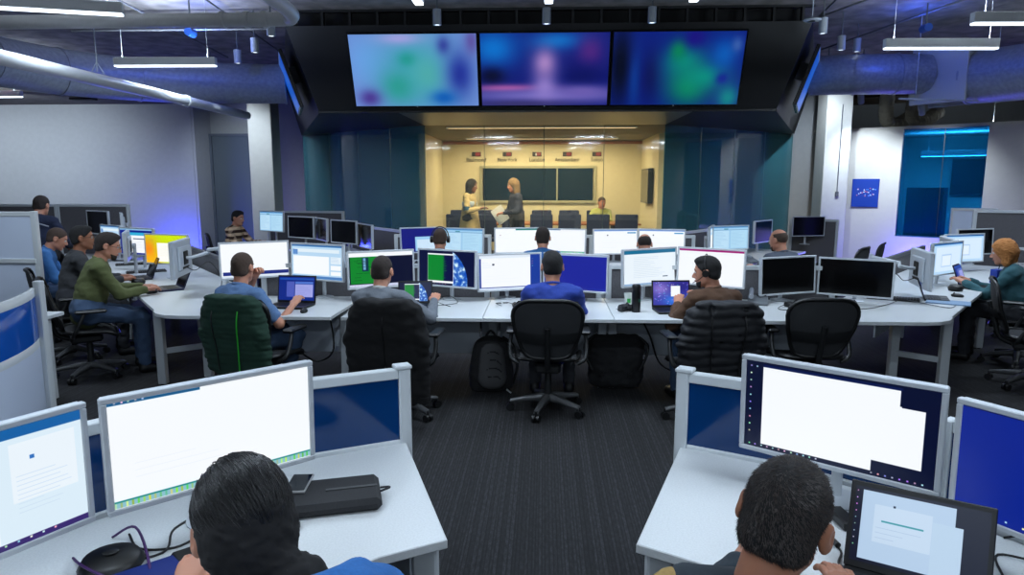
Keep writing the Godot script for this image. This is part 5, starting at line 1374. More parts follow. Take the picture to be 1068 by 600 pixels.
# wrist at the origin, fingers along +z, back of the hand +y, thumb on +x (a left hand, palm down, seen from behind)
func hand_mesh(kind: String, h := 0.0048) -> MB:
	var key := "hand_%s_%d" % [kind, int(h * 10000)]
	if B.has(key): return B[key]
	var curl: float = {"typing": 0.55, "flat": 0.16, "grip": 1.15}[kind]
	var s := [cap(Vector3(0, -0.002, -0.05), Vector3(0, 0, 0.005), 0.026, 0.023, 0.02, Vector3.UP, 1.25)]
	var kx := [0.030, 0.010, -0.010, -0.029]
	var kz := [0.088, 0.092, 0.088, 0.078]
	var ln := [0.072, 0.080, 0.074, 0.058]
	for i in 4:
		s.append(cap(Vector3(kx[i] * 0.45, 0, 0.0), Vector3(kx[i], 0.004, kz[i]), 0.016, 0.0115, 0.014))
	s.append(cap(Vector3(0.02, -0.006, 0.02), Vector3(-0.02, -0.006, 0.06), 0.014, 0.014, 0.02))
	for i in 4:
		var p := Vector3(kx[i], 0.004, kz[i])
		var ang := 0.10 + curl * 0.35
		for j in 3:
			var l: float = ln[i] * [0.45, 0.32, 0.23][j]
			var d := Vector3(kx[i] * 1.1, 0, 0) + Vector3(0, -sin(ang), cos(ang))
			var q := p + d.normalized() * l
			s.append(cap(p, q, 0.0098 - 0.0009 * j, 0.0092 - 0.0011 * j, 0.004))
			p = q
			ang += curl * (0.85 if j == 0 else 0.6)
	var t0 := Vector3(0.020, -0.006, 0.018)
	var t1 := Vector3(0.045, -0.012, 0.052)
	var t2 := Vector3(0.050 - 0.012 * curl, -0.018, 0.084)
	var t3 := Vector3(0.044 - 0.022 * curl, -0.024 - 0.008 * curl, 0.108)
	s.append_array([cap(t0, t1, 0.015, 0.012, 0.014), cap(t1, t2, 0.0115, 0.0105, 0.005), cap(t2, t3, 0.0105, 0.0085, 0.005)])
	B[key] = blob(s, h)
	return B[key]

func shoe_mesh() -> MB:
	if B.has("shoe"): return B.shoe
	B.shoe = blob([cap(Vector3(0, 0.035, -0.05), Vector3(0, 0.030, 0.13), 0.038, 0.033, 0.03), cap(Vector3(0, 0.05, -0.04), Vector3(0, 0.11, -0.045), 0.042, 0.040, 0.03), cap(Vector3(0, 0.05, 0.0), Vector3(0, 0.04, 0.10), 0.040, 0.034, 0.03), [3, Vector3(0, 0.0, 0), Vector3(0, -1, 0), 0.0, 0.0, 0.004, Vector3.ZERO, 1.0]], 0.010)
	return B.shoe

func elbow_of(S: Vector3, W: Vector3, l1: float, l2: float, pole: Vector3) -> Vector3:
	var d := W - S
	var L := minf(d.length(), (l1 + l2) * 0.995)
	var u := d.normalized()
	var a := (l1 * l1 - l2 * l2 + L * L) / (2 * L)
	var hgt := sqrt(maxf(l1 * l1 - a * a, 0.0))
	var p := (pole - u * pole.dot(u)).normalized()
	return S + u * a + p * hgt

# local axes: +z ahead of the person, +x to the person's left, y up, the origin on the floor under the hips
func person(o: Dictionary) -> Node3D:
	var root := thing("person", o.label, "person", o.at, o.turn, o.get("group", ""))
	var stand: bool = o.get("stand", false)
	var h: float = o.get("cell", 0.014)
	var sc: float = o.get("scale", 1.0)
	var girth: float = o.get("girth", 1.0)
	var hip := Vector3(0, 0.93 if stand else o.get("hip", 0.545), 0)
	var tb := Basis(Vector3.UP, deg_to_rad(o.get("twist", 0.0))) * Basis(Vector3.RIGHT, deg_to_rad(o.get("lean", 8.0))) * Basis(Vector3.BACK, deg_to_rad(o.get("tip", 0.0)))
	var fw := tb.z
	var T := func(x: float, y: float, z := 0.0) -> Vector3: return hip + tb * (Vector3(x, y, z) * sc)
	var sh: float = o.get("shoulder", 0.172)
	var neck: Vector3 = T.call(0, 0.465, 0.0)
	var hb := Basis(Vector3.UP, deg_to_rad(o.get("head_turn", 0.0))) * Basis(Vector3.RIGHT, deg_to_rad(o.get("head_nod", 8.0))) * Basis(Vector3.BACK, deg_to_rad(o.get("head_tip", 0.0)))
	var hc: Vector3 = neck + tb.y * 0.075 * sc + hb * Vector3(0, 0.078, 0.040) * sc
	var ht := Transform3D(hb.scaled(Vector3.ONE * o.get("head", 1.0) * sc), hc)
	# arms
	var arm := []
	var gap: float = o.get("gap", 0.0)
	for side in [1.0, -1.0]:
		var S: Vector3 = T.call(side * sh, 0.405, 0.0)
		var dW := Vector3(side * 0.13, 0.80, 0.46) if not stand else Vector3(side * 0.24, 0.82, 0.05)
		var W: Vector3 = o.get("left" if side > 0 else "right", dW)
		var pole := Vector3(side * 0.55, -0.7, -0.45)
		var E := elbow_of(S, W, 0.285 * sc, 0.255 * sc, pole)
		if (W - S).length() > 0.535 * sc: W = S + (W - S).normalized() * 0.535 * sc
		arm.append([S, E, W])
	# legs
	var leg := []
	for side in [1.0, -1.0]:
		var Hh := hip + Vector3(side * 0.085, -0.01, 0)
		var K: Vector3
		var A: Vector3
		if stand:
			K = hip + Vector3(side * 0.095, -0.42, 0.03); A = Vector3(side * 0.10, 0.09, -0.01)
		else:
			var spread: Array = o.get("knees", [0.14, 0.43, 0.42])
			K = Vector3(side * spread[0], 0.53, spread[1]); A = Vector3(side * spread[0] * 1.05, 0.10, spread[2])
		leg.append([Hh, K, A])
	var ring := fw
	# skin: one surface with a head and hands of finer grain
	var sk := []
	sk.append(cap(T.call(0, 0.05), T.call(0, 0.34), 0.10, 0.11, 0.05, ring, 1.3))
	sk.append(cap(T.call(-sh * 0.8, 0.395), T.call(sh * 0.8, 0.395), 0.048, 0.048, 0.05))
	sk.append(cap(T.call(0, 0.38), hc + hb * Vector3(0, -0.07, -0.02), 0.055, 0.048, 0.04))
	for a in arm:
		sk.append(cap(a[0], a[1], 0.046, 0.038, 0.02))
		sk.append(cap(a[1], a[2], 0.038, 0.025, 0.02))
	for l in leg:
		sk.append(cap(l[0], l[1], 0.075, 0.050, 0.03))
		sk.append(cap(l[1], l[2], 0.048, 0.034, 0.02))
	var short: bool = o.get("sleeve", "long") == "short"
	var body := blob(sk, maxf(h, 0.012) if short else maxf(h, 0.022))
	var hh := clampf(h * 0.5, 0.0042, 0.010)
	body.add(head_mesh(hh), ht)
	var kinds: Array = o.get("hands", ["typing", "typing"])
	for i in 2:
		var a: Array = arm[i]
		var z: Vector3 = o.get("aim_left" if i == 0 else "aim_right", (a[2] - a[1])).normalized()
		var up: Vector3 = o.get("palm_left" if i == 0 else "palm_right", Vector3.UP)
		var x := up.cross(z).normalized()
		var bs := Basis(x, z.cross(x), z)
		if i == 0: bs = Basis(-x, bs.y, z)      # the left hand's thumb points to the right
		body.add(hand_mesh(kinds[i], 0.0048 if h < 0.016 else 0.007), Transform3D(bs.scaled_local(Vector3.ONE * sc), a[2]))
	part("body", body, o.skin, root)
	# shirt
	var c := 0.010
	var st := []
	st.append(cap(T.call(0, -0.02), T.call(0, 0.18), 0.150 * girth, 0.142 * girth, 0.05, ring, 1.22))
	st.append(cap(T.call(0, 0.18), T.call(0, 0.33), 0.140 * girth, 0.152, 0.06, ring, 1.25))
	st.append(cap(T.call(-sh * 0.72, 0.385), T.call(sh * 0.72, 0.385), 0.068, 0.068, 0.06))
	for side in [1.0, -1.0]:
		st.append(cap(T.call(side * 0.03, 0.45, -0.01), T.call(side * sh * 0.85, 0.41), 0.050, 0.055, 0.04))
	for a in arm:
		var rr := 1.0 + (girth - 1.0) * 0.5
		if short:
			st.append(cap(a[0], a[0].lerp(a[1], 0.72), 0.061 * rr, 0.058 * rr, 0.03))
		else:
			st.append(cap(a[0], a[1], 0.060 * rr, 0.050 * rr, 0.03))
			st.append(cap(a[1], a[1].lerp(a[2], 0.93), 0.050 * rr, 0.037 * rr, 0.025))
	var nk := hc + hb * Vector3(0, -0.08, -0.03)
	st.append([2, nk, nk + (nk - neck).normalized() * 0.12, 0.066, 0.09, 0.006, Vector3.ZERO, 1.0])
	part("shirt" if not o.get("jacket", false) else "jacket", blob(st, h, o.get("wrinkle", 0.013), 8.0), o.shirt, root)
	# collar band
	var cb := mb()
	var nd := (hc - neck).normalized()
	var fb := MB.frame(nd)
	var rows := []
	for q in [[0.068, 0.0], [0.071, 0.012], [0.064, 0.022], [0.058, 0.012]]:
		rows.append(cb.ring(neck + nd * (0.004 + q[1]) * sc - hb.z * 0.004, fb, q[0] * sc * o.get("neck", 0.95), 20))
	cb.grid(rows, true)
	part("collar", cb, o.get("collar", o.shirt), root)
	# trousers
	var tr := [cap(hip + Vector3(-0.07, 0, 0), hip + Vector3(0.07, 0, 0), 0.125 * girth, 0.125 * girth, 0.05), cap(hip, T.call(0, 0.10), 0.135 * girth, 0.130 * girth, 0.05, ring, 1.2)]
	if not o.has("skirt"):
		for l in leg:
			tr.append(cap(l[0], l[1], 0.088, 0.066, 0.03))
			tr.append(cap(l[1], l[2], 0.064, 0.052, 0.03))
	part("trousers", blob(tr, maxf(h, 0.016), 0.016, 8.0), o.pants, root)
	if not o.get("no_shoes", false):
		for l in leg:
			part("shoe", shoe_mesh().mesh() if not B.has("shoe_m") else B.shoe_m, o.get("shoes", mat("shoe black", Color(0.04, 0.04, 0.045), 0.5)), root, Vector3(l[2].x, 0.0, l[2].z + 0.03))
	# face details
	if o.get("face", true):
		for sx in [-1.0, 1.0]:
			var eye := part("eye", eye_mesh("eye"), mat("eye white", Color(0.78, 0.76, 0.74), 0.25), root, ht * Vector3(sx * 0.031, 0.005, 0.079), ht.basis)
			part("iris", eye_mesh("iris"), mat("iris brown", Color(0.09, 0.06, 0.05), 0.2), eye, Vector3(0, -0.001, 0.0075))
			part("eyebrow", mb().tube([Vector3(sx * 0.014, 0.026, 0.0885), Vector3(sx * 0.032, 0.031, 0.0855), Vector3(sx * 0.050, 0.025, 0.073)], 0.004, 5), o.hairmat, root, ht.origin, ht.basis)
		part("lips", mb().tube([Vector3(-0.022, -0.067, 0.087), Vector3(-0.008, -0.064, 0.096), Vector3(0.008, -0.064, 0.096), Vector3(0.022, -0.067, 0.087)], 0.0055, 6), mat("lips", Color(0.55, 0.30, 0.28), 0.5), root, ht.origin, ht.basis)
	if o.get("hair", "") != "":
		var hk: Array = o.hair.split("+")
		for k in hk:
			part("beard" if k == "beard" else "hair", hair_mesh(k, clampf(h * 0.5, 0.005, 0.010)), o.hairmat, root, ht.origin, ht.basis)
	root.set_meta("arm", arm)
	root.set_meta("headt", ht)
	return root

func eye_mesh(kind: String) -> ArrayMesh:
	if not B.has(kind):
		B[kind] = mb().ball(Vector3.ZERO, Vector3(0.0125, 0.0105, 0.0125) if kind == "eye" else Vector3.ONE * 0.006, Basis.IDENTITY, 6).mesh()
	return B[kind]

func glasses(root: Node3D) -> void:
	var ht: Transform3D = root.get_meta("headt")
	var m := mb()
	for sx in [-1.0, 1.0]:
		var o := []
		for i in 13:
			var t := TAU * i / 12
			o.append(Vector3(sx * 0.033 + cos(t) * 0.024, 0.004 + sin(t) * 0.016, 0.103))
		m.tube(o, 0.0018, 5, false)
		m.tube([Vector3(sx * 0.057, 0.008, 0.103), Vector3(sx * 0.082, 0.010, 0.07), Vector3(sx * 0.086, 0.006, -0.01)], 0.002, 5)
	m.tube([Vector3(-0.010, 0.006, 0.104), Vector3(0.010, 0.006, 0.104)], 0.0018, 5)
	part("glasses", m, mat("glasses black", Color(0.03, 0.03, 0.035), 0.3), root, ht.origin, ht.basis)

func headset(root: Node3D, big := false) -> void:
	var ht: Transform3D = root.get_meta("headt")
	var o := []
	for i in 17:
		var t := PI * i / 16
		o.append(Vector3(cos(t) * 0.099, 0.015 + sin(t) * 0.125, -0.012))
	part("headband", mb().tube(o, 0.007 if big else 0.0045, 6), mat("headset black", Color(0.025, 0.025, 0.03), 0.4), root, ht.origin, ht.basis)
	for sx in [-1.0, 1.0]:
		part("ear_cup", mb().cyl(Vector3(sx * 0.080, -0.006, -0.012), Vector3(sx * 0.112, -0.006, -0.012), 0.040 if big else 0.027, -1.0, 16), mat("headset black", Color(0.025, 0.025, 0.03), 0.4), root, ht.origin, ht.basis)
	if not big:
		part("microphone", mb().tube(spline([Vector3(0.10, -0.01, -0.01), Vector3(0.098, -0.05, 0.05), Vector3(0.05, -0.075, 0.105)], 4), 0.003, 5), mat("headset black", Color(0.025, 0.025, 0.03), 0.4), root, ht.origin, ht.basis)

# single hairs on the two near heads: too many to count, so one part each
func strands(root: Node3D, long: bool, hm: Material) -> void:
	var ht: Transform3D = root.get_meta("headt")
	var r := RandomNumberGenerator.new()
	r.seed = 21
	var m := mb()
	if long:
		var c := Vector3(0, 0.030, -0.014)
		var tie := Vector3(-0.035, -0.075, -0.122)
		for i in 2200:
			var az := r.randf_range(-PI, PI)
			var el := r.randf_range(-0.95, 1.5)
			var d := Vector3(cos(el) * sin(az), sin(el), cos(el) * cos(az))
			if d.z > 0.80 and d.y < 0.5: continue
			var td := (tie - c).normalized()
			var lift := r.randf_range(0.985, 1.035)
			var pts := []
			var t1 := r.randf_range(0.25, 0.6)
			for k in 7:
				var t := t1 * k / 6.0
				var q := d.slerp(td, t).normalized()
				var rad := 1.0 / sqrt(q.x * q.x / 0.0076 + q.y * q.y / 0.0104 + q.z * q.z / 0.0117)
				pts.append(c + q * rad * lift + Vector3(sin(i * 1.7 + k) * 0.0016, cos(i * 2.3 + k) * 0.0016, 0))
			m.tube(pts, 0.0011, 3, false)
		for i in 420:
			var a := Vector3(-0.060, -0.105, -0.125) + Vector3(r.randf_range(-1, 1), r.randf_range(-0.8, 0.8), r.randf_range(-1, 1)) * 0.036
			var b := Vector3(-0.045, -0.175, -0.135) + Vector3(r.randf_range(-1, 1), r.randf_range(-0.6, 0.6), r.randf_range(-1, 1)) * 0.042
			var e := Vector3(-0.03, -0.245, -0.125) + Vector3(r.randf_range(-1, 1), r.randf_range(-0.6, 0.6), r.randf_range(-1, 1)) * 0.038
			m.tube(spline([tie + Vector3(r.randf_range(-1, 1), r.randf_range(-1, 1), r.randf_range(-1, 1)) * 0.018, a, b, e], 3), 0.0012, 3, false)
	else:
		var h := hair_mesh("crop", 0.005)
		var sw := Vector3(0.01, 0.115, -0.06)
		for i in 9000:
			var t := r.randi_range(0, h.ix.size() / 3 - 1) * 3
			var u := r.randf()
			var v := r.randf_range(0, 1 - u)
			var a := h.v[h.ix[t]]
			var p := a + (h.v[h.ix[t + 1]] - a) * u + (h.v[h.ix[t + 2]] - a) * v
			var n := h.n[h.ix[t]]
			var away := p - sw
			away = (away - n * away.dot(n)).normalized()
			var side := n.cross(away)
			var dir := (n * 0.55 + away + side * 0.45 + Vector3(r.randf_range(-1, 1), r.randf_range(-1, 1), r.randf_range(-1, 1)) * 0.35).normalized()
			var w := side * 0.0007
			var tip := p + dir * r.randf_range(0.006, 0.011)
			m.tri(p - w, p + w, tip)
			m.tri(p - n.cross(w), p + n.cross(w), tip)
	var hs := part("hair_strands", m, hm if long else mat("hair strand brown", Color(0.19, 0.15, 0.13), 0.5), root, ht.origin, ht.basis)
	hs.set_meta("kind", "stuff")
	if long: hs.material_override = mat("hair strand black", Color(0.09, 0.085, 0.09), 0.42)

# ------------------------------------------------------------------ screens
var rng := RandomNumberGenerator.new()

func px(im: Image, x: float, y: float, w: float, h: float, c: Color) -> void:
	var W := im.get_width()
	var H := im.get_height()
	im.fill_rect(Rect2i(int(x * W), int(y * H), maxi(1, int(w * W)), maxi(1, int(h * H))), c)

func lines(im: Image, x: float, y: float, w: float, h: float, rows: int, c: Color) -> void:
	for i in rows:
		px(im, x, y + h * i / rows, w * rng.randf_range(0.35, 1.0), 0.009, c)

func icons(im: Image, x: float, y: float, dx: float, dy: float, count: int) -> void:
	for i in count:
		px(im, x + dx * i, y + dy * i, 0.012, 0.020, Color(rng.randf_range(0.5, 1), rng.randf_range(0.5, 1), rng.randf_range(0.6, 1)))

func soft(im: Image, list: Array) -> void:      # an out-of-focus picture: list of [x, y, rx, ry, colour]
	var W := im.get_width()
	var H := im.get_height()
	for y in H:
		for x in W:
			var c: Color = im.get_pixel(x, y)
			for b in list:
				var dx: float = (float(x) / W - b[0]) / b[2]
				var dy: float = (float(y) / H - b[1]) / b[3]
				var d := dx * dx + dy * dy
				if d < 4.0:
					c = c.lerp(b[4], exp(-d * 1.3) * 0.95)
			im.set_pixel(x, y, c)

func screen_material(kind: String, energy := 1.0) -> StandardMaterial3D:
	var key := "screen " + kind
	if M.has(key): return M[key]
	if kind == "off":
		var k := mat(key, Color(0.012, 0.012, 0.014), 0.12)
		return k
	rng.seed = kind.hash()
	var white := Color(0.97, 0.985, 1.0)
	var im := Image.create(320, 180, false, Image.FORMAT_RGB8)
	im.fill(white)
	match kind:
		"sheet":
			px(im, 0, 0, 0.42, 0.03, Color(0.10, 0.36, 0.55)); icons(im, 0.03, 0.005, 0.03, 0, 5)
			lines(im, 0.1, 0.6, 0.5, 0.2, 3, Color(0.93, 0.95, 0.97))
			px(im, 0, 0.945, 1, 0.055, Color(0.55, 0.75, 0.80))
			for i in 40: px(im, i * 0.025, 0.945, 0.012, 0.05, Color(rng.randf_range(0.3, 0.9), rng.randf_range(0.7, 0.95), rng.randf_range(0.2, 0.7)))
			px(im, 0, 0.93, 1, 0.02, Color(0.10, 0.55, 0.55))
		"mail":
			im.fill(Color(0.86, 0.93, 0.98)); px(im, 0, 0, 1, 0.09, Color(0.09, 0.38, 0.65)); px(im, 0, 0.95, 1, 0.05, Color(0.22, 0.16, 0.42)); icons(im, 0.2, 0.96, 0.05, 0, 14)
			px(im, 0, 0.16, 0.64, 0.79, Color(0.93, 0.965, 0.99)); lines(im, 0.05, 0.2, 0.55, 0.7, 16, Color(0.86, 0.91, 0.96)); px(im, 0, 0.42, 0.62, 0.07, Color(0.80, 0.87, 0.93))
			px(im, 0.70, 0.14, 0.27, 0.5, Color(0.92, 0.96, 0.99)); lines(im, 0.72, 0.42, 0.24, 0.35, 9, Color(0.80, 0.88, 0.95)); px(im, 0.78, 0.27, 0.02, 0.035, Color(0.2, 0.45, 0.75))
		"stepped":
			im.fill(Color(0.01, 0.04, 0.18)); px(im, 0.10, 0.03, 0.72, 0.80, white); px(im, 0.62, 0.22, 0.32, 0.62, white); px(im, 0.10, 0.75, 0.60, 0.20, white)
			px(im, 0.10, 0.03, 0.86, 0.03, Color(0.02, 0.09, 0.30)); px(im, 0.83, 0.03, 0.2, 0.2, Color(0.01, 0.04, 0.18))
			for i in 10: icons(im, 0.025, 0.05 + i * 0.085, 0.035, 0, 2 if i == 0 else 1)
			icons(im, 0.03, 0.965, 0.035, 0, 12); icons(im, 0.70, 0.965, 0.035, 0, 8)
		"royal":
			im.fill(Color(0.02, 0.13, 0.55)); icons(im, 0.02, 0.955, 0.07, 0, 14); px(im, 0, 0, 1, 0.012, Color(0.01, 0.06, 0.30))
		"report":
			px(im, 0, 0.83, 1, 0.11, Color(0.10, 0.17, 0.50)); px(im, 0, 0.83, 0.02, 0.11, white); lines(im, 0.1, 0.2, 0.7, 0.4, 3, Color(0.96, 0.97, 0.99)); px(im, 0, 0.95, 1, 0.05, Color(0.85, 0.90, 0.96))
		"panes":
			im.fill(Color(0.72, 0.85, 0.95)); px(im, 0, 0, 1, 0.05, Color(0.20, 0.45, 0.70)); px(im, 0.05, 0.12, 0.9, 0.10, Color(0.88, 0.94, 0.98)); px(im, 0.02, 0.14, 0.1, 0.15, Color(0.35, 0.55, 0.80))
			px(im, 0.03, 0.33, 0.72, 0.55, white); px(im, 0.78, 0.33, 0.2, 0.2, Color(0.90, 0.95, 0.99)); px(im, 0.78, 0.58, 0.2, 0.14, white); px(im, 0.78, 0.76, 0.2, 0.12, white); px(im, 0, 0.92, 1, 0.08, Color(0.30, 0.50, 0.75))
			lines(im, 0.79, 0.36, 0.17, 0.15, 4, Color(0.55, 0.7, 0.85))
		"code":
			im.fill(Color(0.01, 0.03, 0.17)); px(im, 0, 0, 1, 0.12, white); px(im, 0, 0.92, 1, 0.08, Color(0.80, 0.82, 0.92)); px(im, 0.02, 0.12, 0.44, 0.78, Color(0.02, 0.52, 0.16)); px(im, 0.20, 0.14, 0.10, 0.40, Color(0.02, 0.20, 0.30)); px(im, 0.22, 0.16, 0.04, 0.34, Color(0.45, 0.65, 0.80))
			for i in 16: px(im, rng.randf_range(0.05, 0.4), rng.randf_range(0.2, 0.85), rng.randf_range(0.05, 0.14), 0.015, Color(0.01, 0.22, 0.08))
			icons(im, 0.03, 0.94, 0.05, 0, 6)
		"planet":
			im.fill(Color(0.01, 0.04, 0.22))
			var cloud := FastNoiseLite.new()
			cloud.frequency = 0.03
			for y in 180:
				for x in 320:
					var d := Vector2(x - 90, (y - 160)).length()
					if d < 190 and x > 195:
						var t := clampf(0.5 + 1.1 * cloud.get_noise_2d(x, y), 0, 1)
						im.set_pixel(x, y, Color(0.05, 0.30, 0.72).lerp(Color(0.85, 0.95, 1.0), t * t))
			px(im, 0.16, 0.08, 0.47, 0.86, white); px(im, 0.165, 0.12, 0.46, 0.76, Color(0.01, 0.04, 0.26)); px(im, 0.165, 0.12, 0.29, 0.76, Color(0.02, 0.52, 0.18))
			for i in 10: px(im, 0.43, 0.14 + i * 0.07, rng.randf_range(0.02, 0.09), 0.03, Color(0.02, 0.40, 0.20))
			icons(im, 0.03, 0.955, 0.05, 0, 10)
		"browser":
			im.fill(Color(0.08, 0.22, 0.60)); px(im, 0, 0, 0.84, 0.09, Color(0.90, 0.94, 0.98)); px(im, 0.03, 0.08, 0.81, 0.85, white); px(im, 0.21, 0.24, 0.035, 0.05, Color(0.12, 0.18, 0.30)); lines(im, 0.05, 0.2, 0.2, 0.2, 4, Color(0.82, 0.87, 0.92)); lines(im, 0.08, 0.6, 0.6, 0.25, 3, Color(0.94, 0.95, 0.97))
			px(im, 0, 0.95, 1, 0.05, Color(0.85, 0.90, 0.97)); icons(im, 0.87, 0.12, 0.0, 0.07, 4)
		"indigo":
			im.fill(Color(0.10, 0.14, 0.60)); px(im, 0, 0, 1, 0.02, Color(0.75, 0.85, 0.95)); px(im, 0, 0.94, 1, 0.03, Color(0.13, 0.20, 0.62)); icons(im, 0.5, 0.95, 0.06, 0, 2)
		"letter":
			im.fill(Color(0.92, 0.96, 0.99)); px(im, 0, 0, 1, 0.10, Color(0.06, 0.42, 0.58)); lines(im, 0.18, 0.2, 0.65, 0.62, 13, Color(0.72, 0.80, 0.87)); px(im, 0.75, 0.78, 0.1, 0.03, Color(0.2, 0.3, 0.4)); px(im, 0, 0.95, 1, 0.05, Color(0.55, 0.68, 0.82))
		"magenta":
			px(im, 0, 0, 1, 0.06, Color(0.62, 0.06, 0.45)); lines(im, 0.1, 0.25, 0.4, 0.3, 3, Color(0.95, 0.96, 0.97))
		"window":
			im.fill(Color(0.06, 0.08, 0.48)); px(im, 0.32, 0.36, 0.6, 0.6, Color(0.60, 0.80, 0.95)); px(im, 0.36, 0.48, 0.54, 0.5, Color(0.80, 0.90, 0.98))
		"columns":
			im.fill(Color(0.62, 0.80, 0.93)); px(im, 0, 0, 1, 0.06, Color(0.30, 0.55, 0.78)); px(im, 0.03, 0.18, 0.42, 0.78, Color(0.74, 0.88, 0.97)); px(im, 0.5, 0.18, 0.47, 0.78, Color(0.70, 0.86, 0.96)); lines(im, 0.05, 0.25, 0.38, 0.65, 11, Color(0.38, 0.62, 0.82)); lines(im, 0.52, 0.25, 0.4, 0.65, 11, Color(0.40, 0.64, 0.84)); px(im, 0.3, 0.09, 0.12, 0.04, Color(0.12, 0.52, 0.62)); px(im, 0, 0.145, 1, 0.012, Color(0.2, 0.4, 0.6))
		"teal":
			px(im, 0.46, 0, 0.54, 0.07, Color(0.05, 0.48, 0.46)); lines(im, 0.06, 0.15, 0.3, 0.3, 6, Color(0.90, 0.92, 0.94)); px(im, 0.10, 0.26, 0.02, 0.03, Color(0.5, 0.25, 0.3))
		"blank":
			px(im, 0, 0, 1, 0.05, Color(0.40, 0.58, 0.85)); px(im, 0.30, 0.2, 0.03, 0.05, Color(0.1, 0.15, 0.25)); lines(im, 0.2, 0.45, 0.6, 0.4, 4, Color(0.90, 0.93, 0.97)); px(im, 0.78, 0.10, 0.2, 0.06, Color(0.3, 0.6, 0.8))
		"heat":
			im.fill(Color(0.80, 0.90, 0.02)); soft(im, [[0.05, 0.6, 0.25, 0.6, Color(1.0, 0.50, 0.03)], [0.1, 0.9, 0.3, 0.3, Color(0.98, 0.72, 0.05)]]); px(im, 0.28, 0.28, 0.68, 0.68, Color(1, 1, 0.97)); lines(im, 0.34, 0.4, 0.4, 0.4, 6, Color(0.85, 0.86, 0.80))
		"form":
			im.fill(Color(0.05, 0.14, 0.55)); px(im, 0, 0, 1, 0.05, Color(0.55, 0.75, 0.90)); px(im, 0.17, 0.14, 0.80, 0.80, white); px(im, 0.17, 0.14, 0.8, 0.12, Color(0.20, 0.68, 0.85)); px(im, 0.40, 0.37, 0.50, 0.04, Color(0.25, 0.30, 0.45)); lines(im, 0.25, 0.5, 0.6, 0.35, 6, Color(0.80, 0.78, 0.84))
		"plain_form":
			im.fill(Color(0.72, 0.86, 0.98)); px(im, 0, 0, 1, 0.05, Color(0.10, 0.40, 0.70)); px(im, 0.10, 0.12, 0.85, 0.8, Color(0.85, 0.93, 1.0)); px(im, 0.30, 0.36, 0.34, 0.42, Color(0.70, 0.82, 0.95)); px(im, 0.32, 0.40, 0.30, 0.34, Color(0.90, 0.96, 1.0))
		"laptop_blue":
			im.fill(Color(0.05, 0.16, 0.52)); px(im, 0.02, 0.05, 0.96, 0.08, Color(0.10, 0.30, 0.68)); px(im, 0.22, 0.2, 0.22, 0.66, Color(0.30, 0.36, 0.72)); px(im, 0.46, 0.2, 0.5, 0.10, Color(0.30, 0.45, 0.80)); px(im, 0.46, 0.32, 0.5, 0.54, Color(0.62, 0.64, 0.90)); lines(im, 0.5, 0.4, 0.4, 0.4, 6, Color(0.40, 0.44, 0.75))
		"laptop_photo":
			im.fill(Color(0.22, 0.20, 0.62)); soft(im, [[0.2, 0.3, 0.3, 0.3, Color(0.55, 0.45, 0.80)], [0.6, 0.8, 0.4, 0.3, Color(0.20, 0.50, 0.90)], [0.8, 0.2, 0.3, 0.3, Color(0.15, 0.15, 0.50)]])
			for i in 60: px(im, rng.randf(), rng.randf(), 0.03, 0.03, Color(rng.randf_range(0.3, 0.8), rng.randf_range(0.4, 0.75), rng.randf_range(0.8, 1)))
			px(im, 0.50, 0.18, 0.26, 0.46, white)
		"laptop_doc":
			im.fill(Color(0.02, 0.05, 0.16)); px(im, 0.06, 0.04, 0.70, 0.92, Color(0.74, 0.84, 0.95)); px(im, 0.60, 0.28, 0.22, 0.68, Color(0.76, 0.86, 0.96)); px(im, 0.16, 0.20, 0.44, 0.5, Color(0.80, 0.89, 0.98)); px(im, 0.22, 0.40, 0.32, 0.025, Color(0.25, 0.62, 0.68)); px(im, 0.30, 0.18, 0.02, 0.03, Color(0.15, 0.2, 0.3)); lines(im, 0.18, 0.5, 0.4, 0.2, 3, Color(0.68, 0.78, 0.90)); icons(im, 0.015, 0.06, 0, 0.09, 9)
		"wall_weather":
			im.fill(Color(0.42, 0.55, 0.82)); soft(im, [[0.12, 0.35, 0.22, 0.4, Color(0.42, 0.62, 0.90)], [0.5, 0.5, 0.34, 0.7, Color(0.26, 0.64, 0.72)], [0.36, 0.72, 0.16, 0.26, Color(0.16, 0.60, 0.56)], [0.45, 0.34, 0.09, 0.12, Color(0.12, 0.58, 0.55)], [0.60, 0.55, 0.14, 0.3, Color(0.30, 0.66, 0.66)], [0.86, 0.55, 0.12, 0.35, Color(0.12, 0.18, 0.58)], [0.74, 0.15, 0.06, 0.14, Color(0.20, 0.26, 0.60)], [0.96, 0.10, 0.06, 0.2, Color(0.36, 0.32, 0.62)], [0.72, 0.88, 0.12, 0.12, Color(0.05, 0.35, 0.70)], [0.12, 0.88, 0.10, 0.14, Color(0.28, 0.20, 0.55)], [0.40, 0.05, 0.20, 0.10, Color(0.62, 0.62, 0.86)]])
		"wall_person":
			im.fill(Color(0.06, 0.10, 0.45)); soft(im, [[0.1, 0.2, 0.22, 0.3, Color(0.02, 0.45, 0.80)], [0.6, 0.1, 0.25, 0.15, Color(0.04, 0.42, 0.75)], [0.85, 0.25, 0.12, 0.25, Color(0.30, 0.14, 0.48)], [0.08, 0.58, 0.12, 0.14, Color(0.01, 0.02, 0.16)], [0.8, 0.6, 0.22, 0.2, Color(0.02, 0.05, 0.36)], [0.2, 0.75, 0.35, 0.06, Color(0.70, 0.32, 0.60)], [0.5, 0.86, 0.9, 0.13, Color(0.46, 0.42, 0.74)], [0.8, 0.8, 0.25, 0.1, Color(0.42, 0.36, 0.68)], [0.5, 0.74, 0.11, 0.24, Color(0.55, 0.48, 0.78)], [0.5, 0.40, 0.11, 0.24, Color(0.66, 0.52, 0.76)], [0.30, 0.98, 0.5, 0.07, Color(0.22, 0.20, 0.42)]])
